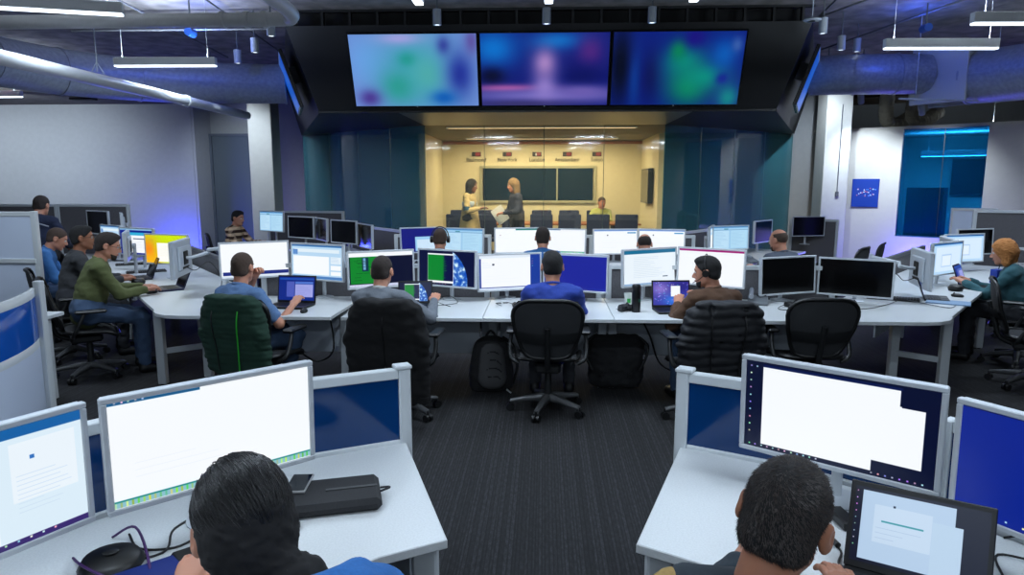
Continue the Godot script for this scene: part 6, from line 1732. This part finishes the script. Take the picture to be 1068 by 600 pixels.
		"wall_map":
			im.fill(Color(0.03, 0.12, 0.48)); soft(im, [[0.06, 0.45, 0.10, 0.6, Color(0.0, 0.01, 0.09)], [0.18, 0.65, 0.05, 0.45, Color(0.02, 0.22, 0.55)], [0.30, 0.6, 0.09, 0.4, Color(0.02, 0.03, 0.32)], [0.55, 0.4, 0.18, 0.25, Color(0.0, 0.52, 0.50)], [0.6, 0.75, 0.20, 0.32, Color(0.0, 0.52, 0.36)], [0.72, 0.6, 0.2, 0.2, Color(0.0, 0.55, 0.48)], [0.5, 0.25, 0.07, 0.15, Color(0.0, 0.50, 0.32)], [0.62, 0.08, 0.09, 0.14, Color(0.10, 0.05, 0.48)], [0.85, 0.3, 0.12, 0.25, Color(0.02, 0.35, 0.70)], [0.86, 0.64, 0.06, 0.10, Color(0.08, 0.10, 0.55)], [0.94, 0.18, 0.05, 0.12, Color(0.22, 0.36, 0.65)], [0.92, 0.9, 0.1, 0.2, Color(0.05, 0.52, 0.52)]])
		"side_display":
			im.fill(Color(0.07, 0.30, 0.75)); soft(im, [[0.5, 0.5, 0.3, 0.8, Color(0.16, 0.42, 0.80)]]); px(im, 0, 0.0, 1, 0.05, Color(0.35, 0.45, 0.70))
	var m := mat(key, Color(0.015, 0.015, 0.018), 0.3)
	m.emission_enabled = true
	m.emission = Color.BLACK
	m.emission_texture = ImageTexture.create_from_image(im)
	m.emission_energy_multiplier = energy
	return m

# ------------------------------------------------------------------ monitors
var quad_cache := {}

func screen_quad(w: float, h: float) -> ArrayMesh:
	var key := "%f %f" % [w, h]
	if not quad_cache.has(key):
		var m := mb()
		m.quad(Vector3(-w / 2, -h / 2, 0), Vector3(w / 2, -h / 2, 0), Vector3(w / 2, h / 2, 0), Vector3(-w / 2, h / 2, 0))
		quad_cache[key] = m.mesh()
	return quad_cache[key]

# c: middle of the screen, turn about y, tilt (top away), desk: height of what it stands on; arm: on a clamp pole instead of a foot
func monitor(label: String, c: Vector3, yaw: float, screen: String, tilt := 0.04, desk := 0.73, w := 0.62, h := 0.345, pole := true, group := "monitors on the desks", energy := 1.0) -> Node3D:
	var turn := -yaw
	var back := 0.085
	var bs := Basis(Vector3.UP, turn)
	var foot := c - bs.z * back
	foot.y = desk
	var t := thing("monitor", label, "monitor", foot, turn, group)
	var cy := c.y - desk
	var tb := Basis(Vector3.RIGHT, -tilt)
	var mid := Vector3(0, cy, back)
	var key := "bezel %f %f" % [w, h]
	if not quad_cache.has(key):
		var b := 0.017
		var f := mb()
		f.box(Vector3(0, h / 2 - b / 2, 0), Vector3(w, b, 0.022), 0.003); f.box(Vector3(0, -h / 2 + b / 2, 0), Vector3(w, b, 0.022), 0.003)
		f.box(Vector3(w / 2 - b / 2, 0, 0), Vector3(b, h - 2 * b, 0.022), 0.003); f.box(Vector3(-w / 2 + b / 2, 0, 0), Vector3(b, h - 2 * b, 0.022), 0.003)
		quad_cache[key] = f.mesh()
		var s := mb()
		s.box(Vector3(0, 0, -0.018), Vector3(w - 0.004, h - 0.004, 0.020), 0.006)
		s.box(Vector3(0, 0, -0.036), Vector3(w * 0.62, h * 0.66, 0.024), 0.012)
		quad_cache["shell" + key] = s.mesh()
		quad_cache["plate" + key] = mb().box(Vector3(0, 0, -0.052), Vector3(0.13, 0.13, 0.012), 0.006).mesh()
		quad_cache["ports" + key] = mb().box(Vector3(0, -h * 0.26, -0.0495), Vector3(0.20, 0.02, 0.004)).mesh()
	var silver := mat("monitor silver", Color(0.74, 0.76, 0.78), 0.42, 0.15)
	part("bezel", quad_cache[key], silver, t, mid, tb)
	part("screen", screen_quad(w - 0.034, h - 0.034), screen_material(screen, energy), t, mid + tb * Vector3(0, 0, 0.006), tb)
	var shell := part("back_shell", quad_cache["shell" + key], mat("monitor back", Color(0.72, 0.75, 0.78), 0.5), t, mid, tb)
	part("mount_plate", quad_cache["plate" + key], mat("dark plastic", Color(0.045, 0.047, 0.05), 0.45), shell)
	part("port_strip", quad_cache["ports" + key], mat("dark plastic", Color(0.045, 0.047, 0.05), 0.45), shell)
	if pole:
		part("pole", mb().cyl(Vector3(0, 0, 0), Vector3(0, cy + 0.03, 0), 0.018, -1.0, 12), silver, t)
		part("foot", mb().lathe([Vector2(0.0, 0.0), Vector2(0.085, 0.0), Vector2(0.085, 0.008), Vector2(0.03, 0.018), Vector2(0.0, 0.018)], 20), silver, t)
		part("arm_clamp", mb().box(Vector3(0, cy, 0.012), Vector3(0.05, 0.05, 0.05), 0.008), silver, t)
	else:       # carried by a jointed arm on a pole behind it
		part("pole", mb().cyl(Vector3(0.05, 0, -0.34), Vector3(0.05, cy + 0.12, -0.34), 0.018, -1.0, 12), silver, t)
		part("foot", mb().lathe([Vector2(0.0, 0.0), Vector2(0.07, 0.0), Vector2(0.07, 0.01), Vector2(0.03, 0.02), Vector2(0.0, 0.02)], 18, Vector3(0.05, 0, -0.34)), silver, t)
		var arm := part("arm", mb().tube([Vector3(0, cy, back - 0.05), Vector3(0, cy, back - 0.10), Vector3(-0.14, cy + 0.03, -0.14)], 0.016, 8), silver, t)
		part("forearm", mb().tube([Vector3(-0.14, cy + 0.03, -0.14), Vector3(-0.14, cy + 0.06, -0.14), Vector3(0.05, cy + 0.09, -0.34)], 0.018, 8), silver, arm)
		part("video_cable", mb().tube(spline([Vector3(0, cy - 0.09, back - 0.055), Vector3(0.02, cy - 0.12, back - 0.14), Vector3(-0.06, cy - 0.05, -0.16), Vector3(0.02, cy - 0.20, -0.28), Vector3(0.04, 0.02, -0.26)], 5), 0.004, 6), mat("cable black", Color(0.02, 0.02, 0.022), 0.5), t)
	return t

func laptop(label: String, at: Vector3, turn: float, screen: String, open := 105.0, w := 0.33, d := 0.225, energy := 1.0, dark := Color(0.035, 0.037, 0.042)) -> Node3D:
	var t := thing("laptop", label, "laptop", at, turn, "open laptops")
	var m := mat("laptop %s" % dark.to_html(), dark, 0.45)
	part("base", mb().box(Vector3(0, 0.010, 0), Vector3(w, 0.018, d), 0.004), m, t)
	var keys := mb()
	for r in 5:
		for k in 13:
			keys.box(Vector3(-w * 0.43 + w * 0.86 * (k + 0.5) / 13, 0.0205, -d * 0.36 + d * 0.52 * (r + 0.5) / 5), Vector3(w * 0.055, 0.003, d * 0.085))
	part("keyboard", keys, mat("key black", Color(0.02, 0.02, 0.022), 0.5), t)
	part("touchpad", mb().box(Vector3(0, 0.0195, d * 0.32), Vector3(w * 0.3, 0.002, d * 0.24)), mat("touchpad", Color(0.06, 0.06, 0.065), 0.35), t)
	var lb := Basis(Vector3.RIGHT, deg_to_rad(90.0 - open))
	var hinge := Vector3(0, 0.018, -d / 2 + 0.004)
	var lid := part("lid", mb().box(Vector3(0, d / 2, -0.004), Vector3(w, d, 0.009), 0.003), m, t, hinge, lb)
	part("display", screen_quad(w - 0.026, d - 0.034), screen_material(screen, energy), lid, Vector3(0, d / 2 + 0.003, 0.002))
	return t

# ------------------------------------------------------------------ mesh-backed task chair: +z is where the sitter looks
var chair0: Node3D

func make_chair(label: String, at: Vector3, turn: float, group := "black mesh task chairs") -> Node3D:
	if chair0 != null:
		return copy_of(chair0, at, turn, label, group)
	var t := thing("task_chair", label, "chair", at, turn, group)
	chair0 = t
	var black := mat("chair black", Color(0.06, 0.062, 0.066), 0.45)
	var dark := mat("chair graphite", Color(0.17, 0.175, 0.18), 0.4)
	var net := fabric("chair mesh", Color(0.030, 0.032, 0.036), 300.0)
	# backrest: a tapering shield, wide at the top
	var outline := func(s: float, y: float) -> Vector3:     # s -1..1 across, y 0..1 up
		var w := lerpf(0.195, 0.262, smoothstep(0.0, 0.75, y)) * (1.0 - 0.10 * smoothstep(0.8, 1.0, y))
		var z := -0.225 - 0.13 * y - 0.05 * sin(y * PI) * 0.6 + 0.055 * s * s
		return Vector3(s * w, 0.48 + 0.465 * y, z)
	var rim := []
	for i in 41:
		var a := TAU * i / 40
		var cx := signf(cos(a)) * pow(absf(cos(a)), 0.45)
		var cy := signf(sin(a)) * pow(absf(sin(a)), 0.45)
		rim.append(outline.call(cx, 0.5 + 0.5 * cy))
	part("backrest_frame", mb().tube(rim, 0.016, 8, false), black, t)
	var rows := []
	for j in 13:
		var row := []
		for i in 13:
			var s := i / 6.0 - 1.0
			var y := j / 12.0
			var e := 1.0 if absf(y - 0.5) < 0.42 else 0.93
			row.append(outline.call(s * 0.985 * e, clampf(y, 0.015, 0.985)))
		rows.append(row)
	part("backrest_mesh", mb().grid(rows), net, t)
	var lum := []
	for j in 3:
		var row := []
		for i in 11:
			var s := i / 5.0 - 1.0
			var p: Vector3 = outline.call(s * 0.97, 0.30 + 0.09 * j)
			row.append(p + Vector3(0, -0.012 * cos(s * 1.6), -0.022 - 0.008 * (1 if j == 1 else 0)))
		lum.append(row)
	part("lumbar_pad", mb().grid(lum, false, true), dark, t)
	part("back_spine", mb().tube(spline([Vector3(0, 0.36, -0.10), Vector3(0, 0.42, -0.24), Vector3(0, 0.55, -0.285), Vector3(0, 0.74, -0.345)], 5), 0.022, 8), dark, t)
	# seat
	var seat := []
	for j in 13:
		var row := []
		var v := j / 12.0
		for i in 15:
			var s := i / 7.0 - 1.0
			var w := lerpf(0.225, 0.255, v)
			row.append(Vector3(s * w, 0.455 - 0.018 * cos(s * 1.4) - 0.045 * smoothstep(0.75, 1.0, v) + 0.02 * (1 - v), -0.20 + 0.44 * v))
		seat.append(row)
	part("seat_mesh", mb().grid(seat, false, true), net, t)
	var srim := []
	for i in 41:
		var a := TAU * i / 40
		var cx := signf(cos(a)) * pow(absf(cos(a)), 0.4)
		var cz := signf(sin(a)) * pow(absf(sin(a)), 0.4)
		var v := 0.5 + 0.5 * cz
		srim.append(Vector3(cx * lerpf(0.228, 0.258, v), 0.448 - 0.045 * smoothstep(0.75, 1.0, v) + 0.02 * (1 - v), -0.20 + 0.44 * v))
	part("seat_frame", mb().tube(srim, 0.018, 8, false), black, t)
	part("tilt_mechanism", mb().box(Vector3(0, 0.375, -0.02), Vector3(0.20, 0.075, 0.26), 0.02), dark, t)
	part("gas_column", mb().cyl(Vector3(0, 0.10, 0), Vector3(0, 0.35, 0), 0.030, 0.026, 14), dark, t)
	for sx in [-1.0, 1.0]:
		var a := part("armrest", mb().box(Vector3(sx * 0.285, 0.655, 0.02), Vector3(0.085, 0.030, 0.25), 0.012), black, t)
		part("armrest_post", mb().tube(spline([Vector3(sx * 0.22, 0.42, -0.13), Vector3(sx * 0.285, 0.46, -0.12), Vector3(sx * 0.295, 0.56, -0.07), Vector3(sx * 0.285, 0.645, -0.03)], 4), 0.017, 8), dark, a)
	for i in 5:
		var an := TAU * i / 5 + 0.35
		var d := Vector3(sin(an), 0, cos(an))
		var lg := mb()
		var r2 := []
		for q in [[0.03, 0.115, 0.036, 0.028], [0.12, 0.108, 0.030, 0.022], [0.30, 0.078, 0.022, 0.013]]:
			var c2: Vector3 = d * q[0] + Vector3(0, q[1], 0)
			var sd := d.cross(Vector3.UP)
			r2.append([c2 + sd * q[2] - Vector3(0, q[3], 0), c2 + sd * q[2] * 0.7 + Vector3(0, q[3], 0), c2 - sd * q[2] * 0.7 + Vector3(0, q[3], 0), c2 - sd * q[2] - Vector3(0, q[3], 0)])
		lg.grid(r2, true)
		lg.fan(r2[2])
		var l := part("base_leg", lg, mat("chair base grey", Color(0.36, 0.365, 0.37), 0.4, 0.3), t)
		var ca := mb()
		var sd2 := d.cross(Vector3.UP)
		for s in [-1.0, 1.0]:
			ca.cyl(d * 0.30 + Vector3(0, 0.029, 0) + sd2 * s * 0.006, d * 0.30 + Vector3(0, 0.029, 0) + sd2 * s * 0.028, 0.029, -1.0, 14)
		ca.cyl(d * 0.30 + Vector3(0, 0.03, 0), d * 0.30 + Vector3(0, 0.085, 0), 0.010, -1.0, 8)
		part("caster", ca, black, l)
	return t

# a jacket hung over the backrest of a task chair
func draped_jacket(called: String, label: String, m: Material, at: Vector3, turn: float, quilt: bool, low := 0.36, lining: Material = null) -> Node3D:
	var t := thing(called, label, "jacket", at, turn)
	var s := []
	var tb := Vector3(0, 0.22, 0.975).normalized()
	s.append(cap(Vector3(-0.17, 0.955, -0.355), Vector3(0.17, 0.955, -0.355), 0.050, 0.050, 0.03))
	s.append(cap(Vector3(-0.13, 0.89, -0.39), Vector3(0.13, 0.89, -0.39), 0.115, 0.115, 0.05, tb, 2.2))
	s.append(cap(Vector3(-0.14, 0.76, -0.385), Vector3(0.14, 0.76, -0.385), 0.13, 0.13, 0.05, tb, 2.4))
	s.append(cap(Vector3(-0.14, 0.58, -0.35), Vector3(0.14, 0.58, -0.35), 0.13, 0.13, 0.05, tb, 2.4))
	s.append(cap(Vector3(-0.14, low + 0.13, -0.32), Vector3(0.14, low + 0.13, -0.32), 0.13, 0.13, 0.05, tb, 2.3))
	s.append(cap(Vector3(-0.16, 0.89, -0.28), Vector3(0.16, 0.89, -0.28), 0.045, 0.045, 0.04))
	for sx in [-1.0, 1.0]:
		s.append(cap(Vector3(sx * 0.215, 0.91, -0.35), Vector3(sx * 0.262, 0.70, -0.345), 0.056, 0.055, 0.035))
		s.append(cap(Vector3(sx * 0.262, 0.70, -0.345), Vector3(sx * 0.255, low + 0.10, -0.30), 0.055, 0.048, 0.03))
	if quilt and not lining:       # stitched channels between the columns of baffles
		for sx in [-1.0, 1.0]:
			s.append([2, Vector3(sx * 0.115, 1.01, -0.42), Vector3(sx * 0.12, 0.80, -0.478), 0.014, 0.014, 0.012, Vector3.ZERO, 1.0])
			s.append([2, Vector3(sx * 0.12, 0.80, -0.478), Vector3(sx * 0.11, low, -0.42), 0.014, 0.014, 0.012, Vector3.ZERO, 1.0])
	part("shell", blob(s, 0.010, 0.014, 7.0, 0.0 if not quilt else (0.0075 if lining else 0.015), 0.042 if lining else 0.060), m, t)
	if quilt:
		part("zip", mb().tube(spline([Vector3(-0.115, 0.985, -0.40), Vector3(-0.12, 0.83, -0.462), Vector3(-0.10, 0.62, -0.435), Vector3(-0.09, low + 0.1, -0.42)], 5), 0.006, 5), lining if lining else mat("zip dark", Color(0.03, 0.03, 0.03), 0.4), t)
		part("seam", mb().tube(spline([Vector3(0.115, 0.985, -0.40), Vector3(0.12, 0.83, -0.46), Vector3(0.11, 0.62, -0.43), Vector3(0.10, low + 0.1, -0.42)], 5), 0.005, 5), mat("zip dark", Color(0.03, 0.03, 0.03), 0.4), t)
	else:
		part("back_seam", mb().tube(spline([Vector3(0.0, 0.97, -0.41), Vector3(0.0, 0.82, -0.45), Vector3(0.0, 0.60, -0.41), Vector3(0.0, low + 0.05, -0.39)], 5), 0.004, 5), mat("zip dark", Color(0.03, 0.03, 0.03), 0.4), t)
		for sx in [-1.0, 1.0]:
			part("cuff", mb().cyl(Vector3(sx * 0.255, low + 0.09, -0.30), Vector3(sx * 0.253, low + 0.04, -0.295), 0.054, 0.054, 14), m, t)
	return t

# ------------------------------------------------------------------ furniture of the room
func centre(poly: Array) -> Vector2:
	var c := Vector2.ZERO
	for p in poly: c += p
	return c / poly.size()

func moved(poly: Array, by: Vector2) -> Array:
	return poly.map(func(p): return p - by)

func mirrored(poly: Array) -> Array:
	var o := poly.map(func(p): return Vector2(-p.x, p.y))
	o.reverse()
	return o

# poly and legs in (x, forward); modesty panels as [from, to]
func desk(label: String, poly: Array, legs: Array, panels: Array, group := "white benching desks", rails := []) -> Node3D:
	var c := centre(poly)
	var t := thing("desk", label, "desk", V(c.x, 0, c.y), 0, group)
	var white := grained("desk laminate", Color(0.80, 0.815, 0.82), 0.38, grain_texture("laminate grain", 0.94, 1.0, 0.15), 3.0)
	part("desk_top", mb().prism(moved(poly, c), 0.700, 0.730, 0.003), white, t)
	for l in legs:
		var g := part("leg", mb().box(V(l.x - c.x, 0.352, l.y - c.y), Vector3(0.075, 0.696, 0.06), 0.006), mat("leg white", Color(0.72, 0.74, 0.75), 0.4), t)
		part("levelling_foot", mb().cyl(V(l.x - c.x, 0, l.y - c.y), V(l.x - c.x, 0.008, l.y - c.y), 0.03, -1.0, 12), mat("dark plastic", Color(0.045, 0.047, 0.05), 0.45), g)
	for p in panels:
		var a: Vector2 = p[0] - c
		var b: Vector2 = p[1] - c
		var d := b - a
		var m := mb()
		m.box(Vector3(0, 0.47, 0), Vector3(d.length(), 0.44, 0.018), 0.002)
		part("modesty_panel", m, mat("modesty panel", Color(0.78, 0.81, 0.84), 0.5), t, V((a.x + b.x) / 2, 0, (a.y + b.y) / 2), Basis(Vector3.UP, atan2(d.y, d.x)))
	for p in rails:
		var a: Vector2 = p[0] - c
		var b: Vector2 = p[1] - c
		var d := b - a
		part("rail", mb().box(Vector3.ZERO, Vector3(d.length(), 0.05, 0.03), 0.004), mat("leg white", Color(0.72, 0.74, 0.75), 0.4), t, V((a.x + b.x) / 2, p[2], (a.y + b.y) / 2), Basis(Vector3.UP, atan2(d.y, d.x)))
	return t

func divider(label: String, a: Vector2, b: Vector2, y0: float, y1: float, panel: Material, group := "desk dividers", post := 0.05, split := 0.0, lower: Material = null, edge: Material = null) -> Node3D:
	var d := b - a
	var L := d.length()
	var t := thing("desk_divider", label, "divider", V((a.x + b.x) / 2, 0, (a.y + b.y) / 2), atan2(d.y, d.x), group)
	var white := edge if edge else mat("divider white", Color(0.76, 0.78, 0.79), 0.42)
	for s in [-1.0, 1.0]:
		part("post", mb().box(Vector3(s * (L / 2 - post / 2), (y0 + y1) / 2, 0), Vector3(post, y1 - y0, 0.05), 0.005), white, t)
	part("top_rail", mb().box(Vector3(0, y1 - 0.02, 0), Vector3(L - post * 2, 0.04, 0.046), 0.004), white, t)
	part("bottom_rail", mb().box(Vector3(0, y0 + 0.012, 0), Vector3(L - post * 2, 0.024, 0.046), 0.004), white, t)
	var ys := y0 + 0.024
	if split > 0.0:
		part("middle_rail", mb().box(Vector3(0, split, 0), Vector3(L - post * 2, 0.04, 0.046), 0.004), white, t)
		part("lower_panel", mb().box(Vector3(0, (ys + split - 0.02) / 2, 0), Vector3(L - post * 2, split - 0.02 - ys, 0.024)), lower, t)
		ys = split + 0.02
	part("panel", mb().box(Vector3(0, (ys + y1 - 0.04) / 2, 0), Vector3(L - post * 2, y1 - 0.04 - ys, 0.022)), panel, t)
	return t

func pendant(label: String, a: Vector3, b: Vector3, power: float, top := 4.0) -> Node3D:
	var d := b - a
	var L := d.length()
	var t := thing("pendant_light", label, "light", (a + b) / 2, atan2(-d.z, d.x), "linear pendant lights")
	part("housing", mb().box(Vector3(0, 0.055, 0), Vector3(L, 0.09, 0.075), 0.004), mat("lamp housing", Color(0.86, 0.88, 0.90), 0.5), t)
	part("diffuser", mb().box(Vector3(0, 0.003, 0), Vector3(L - 0.01, 0.020, 0.066), 0.003), glow("pendant light glow", Color(0.90, 0.95, 1.0), 3.0), t)
	for s in [-0.42, 0.42]:
		part("wire", mb().cyl(Vector3(s * L, 0.10, 0), Vector3(s * L, top - a.y, 0), 0.0015, -1.0, 5), mat("lamp housing", Color(0.86, 0.88, 0.90), 0.5), t)
	var l := AreaLight3D.new()
	l.name = "lamp"
	l.area_size = Vector2(L, 0.07)
	l.light_energy = power
	l.light_color = Color(0.86, 0.93, 1.0)
	l.shadow_enabled = true
	l.area_range = 25.0
	t.add_child(l)
	l.position = Vector3(0, -0.012, 0)
	l.rotation.x = -PI / 2
	# the open top of the fitting lights the ceiling
	part("upper_diffuser", mb().box(Vector3(0, 0.1004, 0), Vector3(L - 0.02, 0.001, 0.060)), glow("pendant light glow", Color(0.90, 0.95, 1.0), 3.0), t)
	var u := l.duplicate()
	u.name = "upper_lamp"
	u.light_energy = power * 1.0
	t.add_child(u)
	u.position = Vector3(0, 0.110, 0)
	u.rotation.x = PI / 2
	return t

func spot(label: String, at: Vector3, power: float, aim := Vector3.DOWN, cone := 34.0, top := 4.0) -> Node3D:
	var t := thing("spotlight", label, "light", at, 0, "small cylinder spotlights")
	var q := Basis(Quaternion(Vector3.DOWN, aim.normalized()))
	var hinge := Vector3(0, 0.18, 0)
	part("can", mb().lathe([Vector2(0.030, 0.0), Vector2(0.048, 0.0), Vector2(0.050, 0.006), Vector2(0.050, 0.18), Vector2(0.0, 0.185)], 16), mat("spot can", Color(0.60, 0.63, 0.66), 0.4), t, hinge - q * hinge, q)
	part("lens", mb().cyl(Vector3(0, 0.008, 0), Vector3(0, 0.004, 0), 0.036, -1.0, 14), glow("spot light glow", Color(0.9, 0.95, 1.0), 2.0), t, hinge - q * hinge, q)
	part("stem", mb().cyl(Vector3(0, 0.18, 0), Vector3(0, top - at.y, 0), 0.010, -1.0, 8), mat("spot stem", Color(0.30, 0.32, 0.34), 0.4), t)
	if power > 0.0:
		var l := SpotLight3D.new()
		l.name = "lamp"
		l.light_energy = power
		l.light_color = Color(0.88, 0.94, 1.0)
		l.spot_angle = cone
		l.spot_range = 20.0
		l.light_size = 0.04
		l.spot_angle_attenuation = 0.8
		l.shadow_enabled = true
		t.add_child(l)
		l.basis = q * Basis(Vector3.RIGHT, -PI / 2)
		l.position = hinge - q * hinge + q * Vector3(0, -0.01, 0)
	return t

func duct(called: String, label: String, pts: Array, r: float, m: Material, ribs := 0.0) -> Node3D:
	var t := thing(called, label, "duct" if called == "air_duct" else "pipe", Vector3.ZERO)
	part("run", mb().tube(pts, r, 24), m, t)
	if ribs > 0.0:
		var acc := 0.0
		for i in pts.size() - 1:
			var L: float = pts[i].distance_to(pts[i + 1])
			var dir: Vector3 = (pts[i + 1] - pts[i]).normalized()
			while acc < L:
				part("collar", mb().cyl(pts[i] + dir * (acc - 0.012), pts[i] + dir * (acc + 0.012), r * 1.03 + 0.003, -1.0, 24), m, t)
				acc += ribs
			acc -= L
	return t

func cable(label: String, pts: Array, r := 0.003, m: Material = null, group := "loose cables") -> void:
	solo("cable", label, "cable", mb().tube(spline(pts, 6), r, 6), m if m else mat("cable black", Color(0.02, 0.02, 0.022), 0.5), Vector3.ZERO, 0, group)

func keyboard(label: String, at: Vector3, turn: float) -> void:
	var t := thing("keyboard", label, "keyboard", at, turn, "keyboards")
	part("tray", mb().box(Vector3(0, 0.009, 0), Vector3(0.43, 0.018, 0.14), 0.004), mat("dark plastic", Color(0.045, 0.047, 0.05), 0.45), t)
	var k := mb()
	for r in 5:
		for c in 18:
			k.box(Vector3(-0.195 + 0.023 * c, 0.021, -0.048 + 0.024 * r), Vector3(0.018, 0.008, 0.019))
	part("keys", k, mat("key black", Color(0.02, 0.02, 0.022), 0.5), t)

func mouse(label: String, at: Vector3, turn: float) -> void:
	var t := thing("computer_mouse", label, "mouse", at, turn, "computer mice")
	part("shell", mb().ball(Vector3(0, 0.012, 0), Vector3(0.031, 0.022, 0.055), Basis.IDENTITY, 8), mat("dark plastic", Color(0.045, 0.047, 0.05), 0.45), t)
	part("wheel", mb().cyl(Vector3(-0.004, 0.032, -0.028), Vector3(0.004, 0.032, -0.028), 0.008, -1.0, 10), mat("key black", Color(0.02, 0.02, 0.022), 0.5), t)

func desk_phone(label: String, at: Vector3, turn: float) -> void:
	var t := thing("desk_phone", label, "phone", at, turn)
	part("base", mb().box(Vector3(0, 0.035, 0), Vector3(0.17, 0.03, 0.17), 0.008, Basis(Vector3.RIGHT, 0.30)), mat("phone grey", Color(0.40, 0.42, 0.44), 0.5), t)
	part("handset", mb().tube(spline([Vector3(-0.055, 0.075, 0.08), Vector3(-0.055, 0.095, 0.0), Vector3(-0.055, 0.115, -0.09)], 4), 0.021, 8), mat("phone light", Color(0.55, 0.57, 0.60), 0.45), t)
	part("display", mb().box(Vector3(0.03, 0.078, -0.05), Vector3(0.08, 0.004, 0.04), 0.0, Basis(Vector3.RIGHT, 0.30)), mat("screen off grey", Color(0.10, 0.12, 0.12), 0.2), t)

# flower-shaped meeting chair with a square back
var meet0: Node3D

func meeting_chair(label: String, at: Vector3, turn: float) -> void:
	if meet0:
		copy_of(meet0, at, turn, label, "dark blue meeting chairs")
		return
	meet0 = thing("meeting_chair", label, "chair", at, turn, "dark blue meeting chairs")
	var blue := fabric("meeting chair blue", Color(0.015, 0.03, 0.09), 120.0)
	part("seat", mb().box(Vector3(0, 0.45, 0), Vector3(0.46, 0.07, 0.46), 0.02), blue, meet0)
	part("backrest", mb().box(Vector3(0, 0.74, -0.22), Vector3(0.45, 0.46, 0.05), 0.018, Basis(Vector3.RIGHT, -0.10)), blue, meet0)
	for sx in [-1.0, 1.0]:
		for sz in [-1.0, 1.0]:
			part("leg", mb().cyl(Vector3(sx * 0.21, 0, sz * 0.21), Vector3(sx * 0.19, 0.42, sz * 0.19), 0.012, -1.0, 8), mat("chrome", Color(0.6, 0.6, 0.62), 0.25, 0.9), meet0)

func wall_run(called: String, label: String, a: Vector2, b: Vector2, y0: float, y1: float, thick: float, m: Material) -> MeshInstance3D:
	var d := b - a
	var o := struct(called, mb().box(Vector3(0, (y0 + y1) / 2, 0), Vector3(d.length(), y1 - y0, thick)), m, label, "wall")
	o.position = V((a.x + b.x) / 2, 0, (a.y + b.y) / 2)
	o.rotation.y = atan2(d.y, d.x)
	return o

# frameless or framed glazing made of panes; each pane is a part
func glazing(called: String, label: String, a: Vector2, b: Vector2, y0: float, y1: float, count: int, m: Material, joint: Material, frame_w := 0.0, frame: Material = null) -> Node3D:
	var d := b - a
	var L := d.length()
	var t := Node3D.new()
	t.name = numbered(called)
	add_child(t)
	tag(t, label, "window", "", "structure")
	t.position = V((a.x + b.x) / 2, 0, (a.y + b.y) / 2)
	t.rotation.y = atan2(d.y, d.x)
	var w := L / count
	for i in count:
		part("pane", mb().box(Vector3(-L / 2 + w * (i + 0.5), (y0 + y1) / 2, 0), Vector3(w - 0.008, y1 - y0, 0.012)), m, t)
		if i > 0:
			part("joint", mb().box(Vector3(-L / 2 + w * i, (y0 + y1) / 2, 0), Vector3(0.010, y1 - y0, 0.016)), joint, t)
	if frame_w > 0.0:
		part("frame", mb().box(Vector3(0, y1 + frame_w / 2, 0), Vector3(L + 2 * frame_w, frame_w, 0.06)).box(Vector3(0, y0 - frame_w / 2, 0), Vector3(L + 2 * frame_w, frame_w, 0.06)).box(Vector3(-L / 2 - frame_w / 2, (y0 + y1) / 2, 0), Vector3(frame_w, y1 - y0, 0.06)).box(Vector3(L / 2 + frame_w / 2, (y0 + y1) / 2, 0), Vector3(frame_w, y1 - y0, 0.06)), frame, t)
	return t
